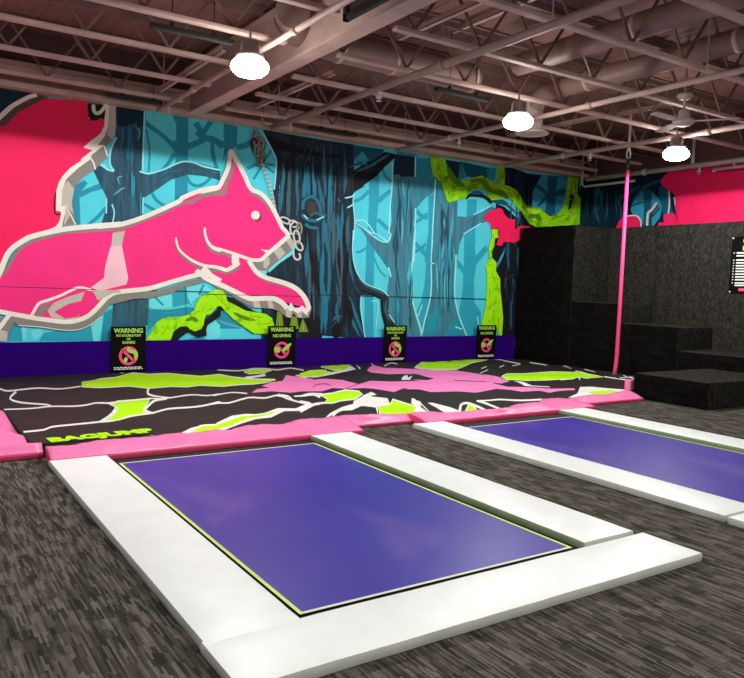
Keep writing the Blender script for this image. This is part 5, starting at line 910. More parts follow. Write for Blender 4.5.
D_SQ = '''
p navy 972,3863 1172,4138 1729,4232 1868,4164 1686,4039 1497,3901 1373,3725 969,3424
p grey_side 2847,4194 2952,4199 2954,3836 2903,3659 2820,3563 2837,3403 2649,3188 2459,3032 2345,2868 2323,2680 2334,2645 2381,2349 2199,2300 2243,2613 2169,2607 2175,2880 2243,3029 2597,3379 2784,3558 2690,3558 2783,3691 2839,3868
p grey_light 2265,2984 2356,2869 2323,2680 2325,2620 2346,2502 2243,2613 2176,2596 2176,2785 2198,2882
p grey_light 2856,4183 2947,4198 2949,3835 2903,3659 2819,3732 2849,3869
r white 2770,3553 2794,3484 2823,3398 2789,3562 2813,3493 2842,3407
r white 2588,3337 2623,3270 2646,3184 2606,3348 2642,3279 2666,3192
r white 2231,2613 2304,2471 2368,2344 2246,2622 2319,2480 2384,2353
p grey_light 2243,2602 2300,2487 2221,2326 2205,2313
p white 2780,4195 2851,4207 2848,3990 2835,3843 2783,3691 2690,3554 2784,3566 2597,3391 2597,3343 2413,3185 2243,3000 2187,2834 2178,2667 2178,2596 2239,2618 2232,2517 2205,2396 2183,2275 2009,2192 1790,2131 1618,2039 1512,1929 1448,1834 1364,1622 1115,1156 953,1063 1578,3050
p pink 969,3358 1372,3662 1465,3705 1601,3867 1792,4010 1965,4130 2524,4173 2560,3923 2787,3944 2778,3854 2736,3745 2677,3677 2596,3613 2492,3504 2485,3489 2615,3472 2527,3389 2447,3318 2458,3300 2299,3172 2198,3048 2142,2947 2108,2826 2104,2661 2104,2531 2169,2522 2169,2453 2142,2363 2098,2298 2009,2252 1899,2209 1747,2152 1639,2094 1554,2020 1470,1904 1406,1785 1364,1680 1054,1201 955,1290
p grey_dark 1373,3736 1455,3805 1560,3933 1686,4044 1868,4160 2008,4146 1792,4015 1686,3941 1601,3872 1497,3743 1434,3655 1372,3653 1168,3451 1169,3540
r white 1157,3385 1188,3443 1232,3525 1276,3599 1312,3651 1353,3702 1395,3753 1436,3804 1478,3853 1516,3896 1547,3926 1581,3955 1616,3982 1663,4018 1715,4055 1760,4085 1792,4101 1827,4117 1852,4127 1100,3418 1131,3476 1177,3559 1224,3636 1265,3693 1309,3746 1351,3796 1393,3846 1436,3897 1478,3942 1514,3975 1551,4004 1588,4033 1636,4068 1690,4105 1740,4137 1777,4155 1815,4170 1840,4180
p near_black 2547,4146 2804,4163 2782,3944 2688,3913 2583,3902 2548,3969
r white 2596,4137 2597,4111 2598,4075 2604,4041 2616,4019 2633,4002 2657,3993 2685,3995 2713,4006 2740,4026 2771,4067 2803,4116 2826,4151 2647,4146 2648,4121 2650,4088 2654,4063 2658,4055 2665,4048 2670,4046 2680,4047 2695,4053 2705,4060 2730,4093 2761,4141 2783,4175
p pink 2595,3880 2746,3962 2782,3920 2782,3836 2595,3785
r near_black 2086,2790 2082,2745 2075,2681 2071,2623 2070,2580 2071,2537 2076,2502 2085,2483 2100,2469 2118,2461 2140,2465 2160,2475 2174,2483 2108,2790 2104,2745 2097,2681 2093,2624 2092,2582 2093,2540 2097,2509 2103,2498 2112,2489 2121,2484 2134,2487 2152,2496 2165,2504
p grey_side 981,778 1361,948 1487,1013 1425,847 1360,776 979,496
p pink_hot 858,779 1364,1553 1490,1720 1639,1959 1790,2085 2165,2226 3032,2358 3049,2363 3346,2510 3702,2691 3990,2857 4151,2927 4313,3013 4387,3032 4581,3104 4691,3248 4773,3443 4811,3700 4945,3515 5157,3160 5338,3082 5525,2920 5637,2721 5718,2601 5831,2464 5880,2410 5514,2094 5379,1976 5183,1967 5308,1751 5493,1660 5871,1566 6098,1478 6265,1322 6319,1177 6271,1132 6139,1175 6008,1202 5815,1257 5595,1296 5228,1290 5048,1356 4753,1486 4438,1612 4348,1693 4116,1624 3795,1509 3484,1398 3180,1391 2982,1369 2845,1283 2701,1119 2560,982 2373,915 2212,901 2009,925 1788,967 1488,1025 1362,1040
r grey_side 1378,1537 1395,1555 1419,1581 1443,1611 1465,1650 1486,1691 1508,1732 1541,1790 1578,1855 1613,1909 1637,1938 1663,1966 1693,1989 1736,2016 1787,2042 1840,2066 1937,2103 2055,2145 2169,2180 2265,2202 2364,2219 2463,2234 2652,2260 2873,2289 3034,2309 1350,1569 1367,1587 1390,1612 1410,1638 1430,1672 1450,1713 1472,1754 1505,1813 1544,1879 1580,1935 1607,1970 1638,2000 1671,2027 1718,2057 1772,2084 1827,2109 1925,2147 2045,2189 2161,2225 2259,2248 2359,2266 2460,2282 2649,2308 2870,2337 3031,2358
r grey_side 2736,2276 2818,2285 2936,2299 3054,2322 3157,2359 3256,2403 3355,2450 3481,2507 3616,2571 3740,2632 3833,2685 3923,2741 4000,2782 4046,2793 4102,2798 4162,2813 4233,2856 4305,2908 4379,2950 4473,2980 4577,3003 4652,3019 2734,2324 2815,2333 2931,2347 3044,2370 3141,2404 3238,2448 3337,2495 3462,2552 3597,2616 3718,2677 3808,2728 3899,2784 3982,2828 4041,2843 4096,2848 4142,2860 4205,2898 4278,2951 4360,2997 4462,3030 4569,3054 4644,3070
r grey_side 4310,2925 4368,2938 4451,2957 4530,2974 4602,2986 4675,2998 4726,3005 4300,2988 4358,3001 4441,3021 4522,3038 4596,3051 4669,3062 4721,3070
r grey_side 4742,3023 4747,3061 4754,3116 4764,3167 4783,3219 4808,3274 4832,3333 4858,3410 4883,3492 4900,3550 4683,3024 4687,3063 4695,3119 4707,3177 4728,3234 4753,3291 4775,3346 4800,3421 4825,3502 4843,3560
r grey_side 5161,3069 5205,3053 5266,3030 5323,3004 5376,2972 5427,2936 5471,2898 5507,2855 5540,2807 5563,2772 5186,3119 5230,3103 5294,3080 5356,3051 5413,3017 5468,2979 5517,2936 5558,2888 5592,2837 5616,2802
r grey_side 5164,1887 5194,1839 5239,1771 5291,1708 5350,1661 5415,1621 5486,1591 5604,1561 5741,1535 5865,1507 5955,1482 6043,1453 6115,1417 6168,1365 6213,1300 6244,1252 5206,1910 5236,1862 5279,1796 5327,1739 5379,1696 5439,1661 5503,1633 5616,1605 5753,1579 5879,1551 5972,1526 6065,1495 6147,1453 6210,1392 6258,1323 6290,1275
r grey_side 3882,2198 3895,2150 3916,2081 3947,2015 3991,1962 4044,1914 4103,1873 4186,1827 4284,1783 4384,1750 4489,1736 4596,1734 4671,1734 3914,2207 3927,2160 3947,2093 3976,2033 4016,1984 4065,1940 4121,1901 4202,1857 4298,1814 4393,1782 4493,1769 4597,1767 4672,1767
r grey_side 4360,2373 4370,2323 4385,2253 4406,2187 4435,2135 4470,2089 4513,2051 4566,2028 4623,2017 4662,2010 4397,2381 4407,2332 4421,2263 4441,2201 4467,2156 4499,2113 4535,2082 4579,2063 4632,2053 4670,2046
r grey_side 4411,2161 4434,2127 4470,2079 4519,2040 4582,2027 4649,2027 4708,2021 4765,1999 4822,1970 4863,1949 4446,2183 4469,2151 4501,2106 4538,2075 4588,2066 4653,2066 4720,2060 4784,2035 4844,2006 4885,1984
r grey_side 4322,1744 4426,1737 4572,1727 4687,1717 4710,1710 4740,1698 4779,1693 4823,1703 4866,1721 4906,1742 4947,1768 4985,1796 5011,1816 4326,1793 4431,1786 4577,1776 4695,1767 4729,1757 4756,1746 4776,1743 4806,1751 4843,1766 4879,1785 4915,1808 4951,1835 4977,1855
p grey_side 2741,1166 2741,1145 2935,1172 3231,1252 3485,1269 3850,1362 4064,1464 4392,1553 4363,1619 4117,1558 3796,1444 3484,1359 3155,1352 2885,1322
p grey_side 3040,1312 2918,1272 2846,1096 2702,945 2560,846 2420,785 2212,769 1898,819 1594,849 1540,896 1487,966 1788,963 2009,925 2212,896 2373,915 2560,994 2701,1132 2821,1270 2942,1348
p grey_side 1488,1001 1551,896 1476,755 1444,615 1360,616 1194,619 1235,688 1361,803
p grey_light 1360,780 1455,755 1444,615 1235,618
r white 1593,838 1671,833 1784,824 1897,813 2005,796 2114,777 2212,763 2283,760 2354,762 2421,772 2478,788 2533,812 2587,841 2649,883 2710,931 2754,965 1594,850 1672,844 1785,836 1899,825 2007,808 2116,788 2213,775 2283,772 2353,775 2419,784 2474,800 2529,823 2581,851 2642,893 2703,941 2746,975
p grey_side 4438,1585 4753,1464 5048,1342 5229,1276 5626,1297 5816,1223 6011,1121 6139,1146 6271,1118 6359,1265 6410,1134 6358,972 6210,957 6112,977 6045,1044 5999,965 5918,971 5757,1085 5599,1126 5262,1137 5020,1245 4872,1339 4610,1456
p grey_light 5244,1276 5365,1278 5414,1138 5292,1137
p grey_light 5518,1286 5611,1291 5661,1127 5568,1126
p grey_light 5881,1172 6017,1121 5999,965 5902,985
p grey_light 6124,1131 6221,1147 6210,972 6112,977
p grey_side 5199,1918 5395,1927 5515,2052 5928,2399 6043,2278 5983,2147 5734,1964 5521,1781 5353,1780 5276,1833
p grey_light 5441,1951 5546,2026 5565,1901 5490,1814 5443,1840
p grey_light 5621,2128 5759,2206 5857,2098 5734,1979
p grey_light 5850,2338 5928,2399 6043,2278 5982,2161
p cyan_light 5353,1775 5527,1781 5493,1696 5416,1713
p cyan_light 5527,1793 5734,1964 5983,2147 6037,2264 6061,2222 5985,2076 5736,1908 5553,1746
r white 1270,1325 1304,1398 1352,1502 1396,1602 1427,1684 1455,1765 1480,1830 1495,1859 1514,1888 1536,1914 1565,1943 1600,1973 1637,2002 1682,2035 1730,2069 1779,2095 1893,2136 2038,2181 2171,2218 2267,2241 2365,2259 2465,2276 2653,2306 2875,2340 3035,2365 1207,1360 1241,1432 1289,1536 1332,1633 1361,1711 1390,1792 1417,1860 1437,1899 1461,1935 1488,1967 1522,2001 1560,2034 1599,2063 1646,2098 1699,2135 1758,2165 1877,2208 2023,2253 2158,2292 2257,2315 2357,2334 2458,2351 2647,2382 2868,2416 3029,2441
r white 2691,2302 2741,2310 2812,2322 2882,2333 2938,2342 2997,2351 3057,2366 3148,2398 3254,2440 3359,2485 3469,2537 3583,2595 3692,2652 3797,2707 3904,2765 3983,2812 4007,2840 4012,2856 4008,2854 4090,2898 4207,2956 4324,3006 4442,3042 4565,3073 4653,3095 2684,2374 2734,2382 2806,2393 2875,2405 2932,2413 2987,2422 3040,2435 3127,2466 3230,2506 3333,2550 3441,2602 3553,2659 3661,2715 3766,2770 3870,2828 3944,2871 3941,2869 3947,2886 3972,2914 4060,2961 4179,3020 4302,3073 4426,3112 4552,3143 4640,3165
r white 4312,2983 4356,2996 4418,3013 4478,3031 4527,3046 4581,3063 4633,3094 4670,3140 4693,3190 4712,3234 4740,3290 4770,3355 4796,3421 4812,3485 4823,3548 4830,3604 4835,3650 4837,3696 4839,3727 4296,3055 4340,3067 4401,3084 4461,3102 4510,3116 4554,3129 4584,3146 4604,3172 4622,3212 4642,3258 4671,3315 4700,3376 4723,3435 4737,3492 4748,3551 4756,3605 4760,3648 4763,3692 4765,3723
p white 4751,3413 4762,3720 4801,3770 4853,3745 4958,3570 4872,3547 4826,3648
r white 4791,3691 4822,3648 4866,3587 4909,3525 4954,3456 5001,3380 5044,3309 5074,3247 5106,3180 5153,3120 5222,3087 5291,3072 5346,3053 5401,3015 5456,2966 5507,2912 5557,2843 5605,2765 5648,2692 5683,2633 5717,2574 5748,2523 5772,2497 5796,2477 5818,2459 5846,2432 5876,2402 5898,2381 4860,3738 4891,3695 4935,3633 4979,3570 5025,3498 5072,3421 5116,3348 5148,3283 5177,3221 5209,3178 5255,3157 5321,3143 5391,3117 5456,3072 5517,3018 5573,2958 5626,2884 5676,2803 5720,2729 5754,2670 5788,2610 5816,2564 5831,2548 5852,2530 5876,2510 5905,2481 5936,2451 5957,2429
r white 5897,2442 5836,2388 5750,2313 5669,2243 5607,2190 5545,2138 5489,2090 5450,2050 5416,2015 5382,1992 5335,1981 5277,1978 5220,1983 5139,2000 5047,2028 4954,2054 4862,2077 4770,2099 4690,2117 4633,2123 4580,2127 4537,2137 4501,2158 4469,2188 4443,2221 4424,2257 4409,2297 4399,2332 4393,2360 4389,2389 4387,2409 5958,2385 5895,2332 5807,2258 5724,2189 5660,2138 5596,2087 5540,2042 5503,2007 5462,1967 5407,1934 5342,1921 5273,1920 5207,1927 5121,1948 5028,1978 4937,2006 4846,2031 4756,2054 4679,2073 4627,2081 4571,2087 4519,2101 4475,2130 4441,2165 4413,2203 4393,2244 4379,2287 4370,2325 4365,2355 4363,2385 4363,2406
p white 5384,2143 5467,2134 5581,2137 5560,2083 5499,2052 5477,2092
r white 3884,2246 3893,2199 3908,2131 3934,2067 3974,2017 4023,1974 4072,1937 4116,1906 4163,1878 4212,1854 4266,1832 4324,1811 4383,1796 4442,1788 4501,1785 4553,1781 4597,1773 4642,1763 4681,1753 4708,1744 4741,1733 4784,1732 4834,1750 4883,1777 4927,1803 4963,1827 4996,1852 5019,1869 3910,2252 3921,2206 3937,2141 3961,2084 3999,2040 4047,2001 4095,1967 4138,1939 4184,1914 4231,1893 4283,1873 4339,1856 4393,1843 4447,1838 4505,1837 4561,1835 4609,1828 4656,1819 4699,1812 4730,1803 4754,1796 4769,1796 4802,1810 4845,1836 4884,1861 4914,1884 4944,1909 4965,1927
p white 4858,2020 4990,2027 4993,1876 4891,1818 4861,1898
r white 4368,2420 4375,2367 4386,2293 4405,2226 4431,2178 4466,2136 4508,2101 4562,2077 4618,2061 4656,2051 4388,2424 4401,2373 4418,2302 4441,2242 4468,2205 4502,2172 4538,2149 4583,2135 4635,2127 4674,2123
r white 5135,1919 5169,1868 5220,1795 5279,1729 5340,1684 5408,1650 5479,1622 5599,1591 5737,1562 5857,1533 5932,1508 6005,1478 6070,1443 6128,1400 6181,1350 6224,1298 6258,1244 6283,1187 6293,1150 6287,1144 6262,1125 6240,1109 5204,1960 5238,1910 5287,1841 5338,1784 5388,1749 5446,1720 5507,1697 5621,1669 5759,1641 5884,1611 5967,1585 6049,1552 6125,1512 6194,1462 6255,1405 6306,1345 6347,1281 6378,1212 6393,1146 6368,1090 6330,1058 6305,1039
r white 4217,1709 4238,1692 4269,1668 4301,1645 4335,1619 4375,1590 4420,1564 4513,1527 4626,1486 4736,1444 4837,1400 4939,1353 5029,1313 5089,1288 5153,1263 5226,1248 5354,1251 5502,1261 5622,1262 5678,1248 5738,1222 5787,1193 5821,1166 5852,1130 5875,1102 4266,1768 4288,1752 4319,1729 4350,1706 4385,1680 4421,1654 4456,1634 4544,1600 4657,1560 4770,1517 4874,1473 4977,1426 5066,1387 5124,1363 5179,1342 5231,1331 5349,1334 5497,1346 5630,1348 5711,1329 5783,1298 5845,1263 5891,1225 5929,1184 5953,1156
p white 5815,1257 5945,1173 5991,1236 6058,1145 6156,1146 6220,1190 6288,1118 6361,1206 6324,1001 6206,1088 6126,1044 6044,1087 5963,1086
r white 4693,1609 4647,1631 4582,1663 4527,1694 4489,1729 4449,1773 4394,1804 4335,1769 4320,1730 4314,1716 4263,1699 4185,1680 4105,1660 4005,1628 3894,1593 3784,1557 3678,1522 3574,1487 3476,1459 3383,1442 3288,1430 3201,1420 3131,1411 3061,1403 3001,1394 2967,1386 2933,1374 2902,1359 2867,1338 2831,1313 2797,1283 2758,1240 2717,1190 2677,1143 2633,1096 2589,1050 2542,1012 2487,983 2425,959 2366,942 2316,933 2265,930 2214,930 2150,935 2082,944 2013,954 1941,964 1867,976 1794,989 1692,1007 1583,1028 1493,1046 1451,1055 1409,1064 1367,1073 1320,1080 1273,1086 1241,1090 4656,1540 4609,1563 4542,1596 4478,1633 4431,1676 4394,1717 4384,1729 4403,1731 4391,1697 4355,1653 4284,1627 4203,1607 4126,1588 4027,1557 3916,1522 3806,1487 3701,1452 3595,1417 3491,1388 3393,1370 3296,1358 3209,1348 3138,1340 3068,1332 3012,1324 2985,1317 2959,1308 2933,1296 2903,1278 2872,1256 2844,1233 2809,1193 2768,1144 2726,1096 2682,1047 2633,997 2577,952 2513,918 2445,892 2380,874 2323,864 2267,861 2211,861 2144,867 2074,876 2005,886 1932,897 1857,909 1783,922 1682,941 1572,963 1482,981 1439,990 1397,999 1357,1008 1311,1015 1266,1021 1233,1025
p white 4279,1682 4388,1820 4445,1755 4560,1625 4391,1646
r white 1786,968 1799,997 1819,1037 1839,1075 1855,1106 1870,1133 1887,1152 1921,1169 1967,1184 2015,1201 2072,1224 2134,1250 2197,1278 2271,1319 2350,1363 2421,1391 2484,1390 2552,1373 2600,1360 1748,990 1762,1019 1783,1059 1803,1097 1820,1128 1838,1160 1866,1188 1908,1209 1956,1224 2003,1240 2059,1262 2121,1287 2181,1313 2255,1353 2335,1399 2415,1429 2490,1427 2561,1409 2610,1395
r white 1465,1032 1448,1008 1425,973 1401,938 1380,906 1360,876 1340,847 1311,814 1280,780 1258,756 1511,994 1494,970 1470,935 1447,901 1426,869 1405,837 1382,805 1351,769 1319,735 1296,711
p grey_side 1821,979 1887,1123 2054,1197 1987,1088 1898,968
p grey_light 2076,1180 2280,1273 2511,1351 2465,1240 2489,1093 2396,945 2212,920 2031,968 1987,1064
p pink_hot 2076,1041 2280,1164 2465,1215 2512,1093 2396,969 2235,940
p pink_hot 2466,969 2500,1117 2606,1291 2677,1330 2713,1219 2607,1069
p grey_light 2605,1378 2941,1385 3039,1388 3040,1350 2917,1335 2797,1270 2701,1219 2653,1317
p grey_light 2915,2260 3098,2305 3051,2077 2893,2044
p strap 2881,2043 3051,2077 3102,1829 3153,1580 3129,1478 2740,1368 2597,1414 2787,1568 2810,1767
p grey_dark 5394,2694 5388,2663 5370,2637 5343,2618 5310,2609 5277,2613 5249,2628 5230,2651 5223,2681 5229,2711 5247,2737 5274,2756 5307,2765 5339,2762 5367,2747 5387,2723
p white 5356,2718 5351,2689 5334,2664 5307,2646 5276,2638 5245,2641 5219,2655 5200,2678 5194,2706 5199,2735 5216,2760 5242,2778 5273,2786 5304,2783 5331,2769 5349,2746
p pink_dark 5258,2632 5379,2641 5320,2587
p white 4355,2419 4382,2452 4411,2406
r seam 863,1394 1363,1395 2027,1389 2666,1382 863,1403 1363,1403 2028,1398 2667,1391
r seam 4331,1347 6188,1343 4331,1357 6188,1353
'''
D_RIGHT = '''
r stroke_night 10979,3790 11002,3674 11003,3522 10991,3368 10959,3247 10970,3789 10939,3668 10928,3515 10928,3363 10950,3246
r near_black 10945,3783 10962,3725 10966,3646 10957,3566 10935,3503 10940,3783 10927,3720 10924,3642 10921,3563 10930,3503
r near_black 11078,3868 11086,3804 11079,3725 11081,3647 11069,3580 11070,3868 11031,3804 11012,3718 11026,3636 11061,3578
r near_black 11661,3993 11669,3900 11669,3781 11679,3662 11679,3567 11656,3992 11633,3897 11625,3775 11643,3655 11674,3566
r near_black 10852,3978 10873,3915 10870,3828 10831,3739 10779,3675 10846,3977 10828,3910 10817,3830 10788,3747 10773,3677
r near_black 11653,3984 11687,3924 11689,3835 11642,3743 11576,3681 11643,3983 11619,3915 11608,3837 11578,3756 11567,3683
r stroke_night 11323,4013 11340,3908 11334,3769 11305,3628 11260,3520 11315,4013 11288,3903 11272,3766 11253,3628 11253,3520
r stroke_night 11243,4022 11259,3954 11255,3867 11250,3780 11226,3708 11233,4022 11193,3951 11175,3859 11183,3770 11216,3706
r stroke_night 11168,3835 11179,3740 11181,3618 11193,3496 11193,3398 11162,3834 11138,3736 11131,3611 11152,3488 11187,3396
r near_black 11047,3757 11064,3661 11056,3535 11025,3407 10978,3309 11039,3757 11008,3658 10990,3534 10970,3409 10970,3310
r stroke_night 10740,3835 10755,3720 10753,3570 10730,3418 10696,3300 10735,3834 10720,3716 10711,3567 10695,3417 10691,3300
r stroke_night 10605,3491 10606,3421 10593,3333 10580,3245 10559,3176 10601,3491 10573,3422 10554,3333 10547,3244 10555,3176
r stroke_night 11317,3671 11337,3600 11339,3508 11340,3416 11322,3339 11308,3670 11275,3595 11264,3499 11278,3406 11313,3338
r near_black 11427,3930 11432,3819 11421,3677 11420,3536 11406,3423 11419,3929 11378,3816 11356,3671 11366,3528 11398,3421
r stroke_night 11144,3874 11161,3784 11154,3667 11137,3549 11101,3456 11135,3874 11098,3781 11079,3663 11074,3546 11092,3456
r stroke_night 10661,3730 10670,3673 10665,3606 10675,3539 10671,3477 10653,3730 10612,3673 10595,3596 10618,3522 10662,3475
r stroke_night 11541,3741 11467,3179 11529,3741 11456,3179
r stroke_night 11274,3940 11305,3808 11320,3617 11317,3446 11288,3336 11240,3232 11186,3163 11263,3939 11238,3799 11231,3607 11221,3443 11202,3344 11176,3241 11175,3165
r stroke_night 10992,3806 10985,3208 10981,3805 10973,3207
r stroke_night 10096,3888 10246,3847 10444,3768 10607,3698 10676,3662 10741,3620 10774,3577 10090,3881 10211,3801 10397,3707 10555,3632 10626,3601 10702,3574 10767,3569
r stroke_night 9622,3945 9740,3942 9903,3913 10055,3858 10176,3758 10272,3638 10322,3542 9618,3937 9717,3894 9866,3851 10001,3796 10113,3709 10221,3604 10313,3536
p cyan_shade 10338,3383 10258,3587 10025,3785 9828,3717 9652,3566 9569,3383 9596,3182 9731,3012 9972,3023 10233,3219
p teal_deep 10056,3788 9829,3732 9830,3401 9779,3014 10003,3025 9999,3412
r teal_deep 10302,3440 10218,3461 10102,3488 10007,3495 9943,3469 9879,3422 9833,3385 10322,3481 10238,3502 10118,3529 10006,3537 9920,3503 9849,3451 9803,3414
r teal_deep 9633,3403 9671,3362 9725,3306 9770,3260 9789,3243 9810,3226 9825,3214 9587,3368 9625,3328 9679,3271 9724,3225 9745,3205 9767,3188 9782,3175
p teal_deep 9671,3845 9430,3698 9365,3419 9282,3214 9505,3127 9569,3383 9652,3566
r chain_light 9870,3017 9871,3091 9872,3191 9864,3268 9849,3286 9816,3304 9779,3330 9738,3377 9697,3430 9668,3467 9929,3022 9930,3096 9931,3199 9922,3286 9892,3324 9854,3346 9825,3366 9787,3409 9746,3461 9718,3498
r chain_dark 9797,3040 9799,3094 9801,3170 9788,3239 9744,3308 9683,3379 9639,3428 9836,3043 9838,3097 9840,3176 9825,3253 9777,3329 9715,3401 9670,3451
r chain_light 9448,3698 9438,3639 9424,3555 9415,3472 9417,3391 9423,3308 9428,3250 9412,3698 9401,3639 9387,3554 9378,3469 9380,3385 9386,3301 9391,3243
r chain_light 9309,3562 9261,3360 9282,3563 9234,3362
p pink 9641,3918 9567,4011 9458,4099 9296,4205 7169,4133 7067,2730 9142,2810 9136,3047 9226,3211 9265,3362 9247,3509 9300,3622 9431,3713 9582,3812
r pink_dark 9253,3589 9141,3579 9254,3609 9142,3599
p pink 9642,3007 9617,3072 9500,3066 9522,3203 9444,3244 9272,3233 9131,3047 9121,2908 9637,2931
p pink 10697,2978 10611,3161 10501,3245 10185,3248 10090,3133 10053,2949
r white 10498,3232 10408,3238 10284,3243 10187,3236 10143,3212 10107,3173 10079,3129 10064,3076 10060,3018 10057,2976 10504,3258 10413,3263 10288,3269 10183,3260 10124,3230 10082,3185 10051,3135 10035,3077 10030,3016 10027,2974
'''
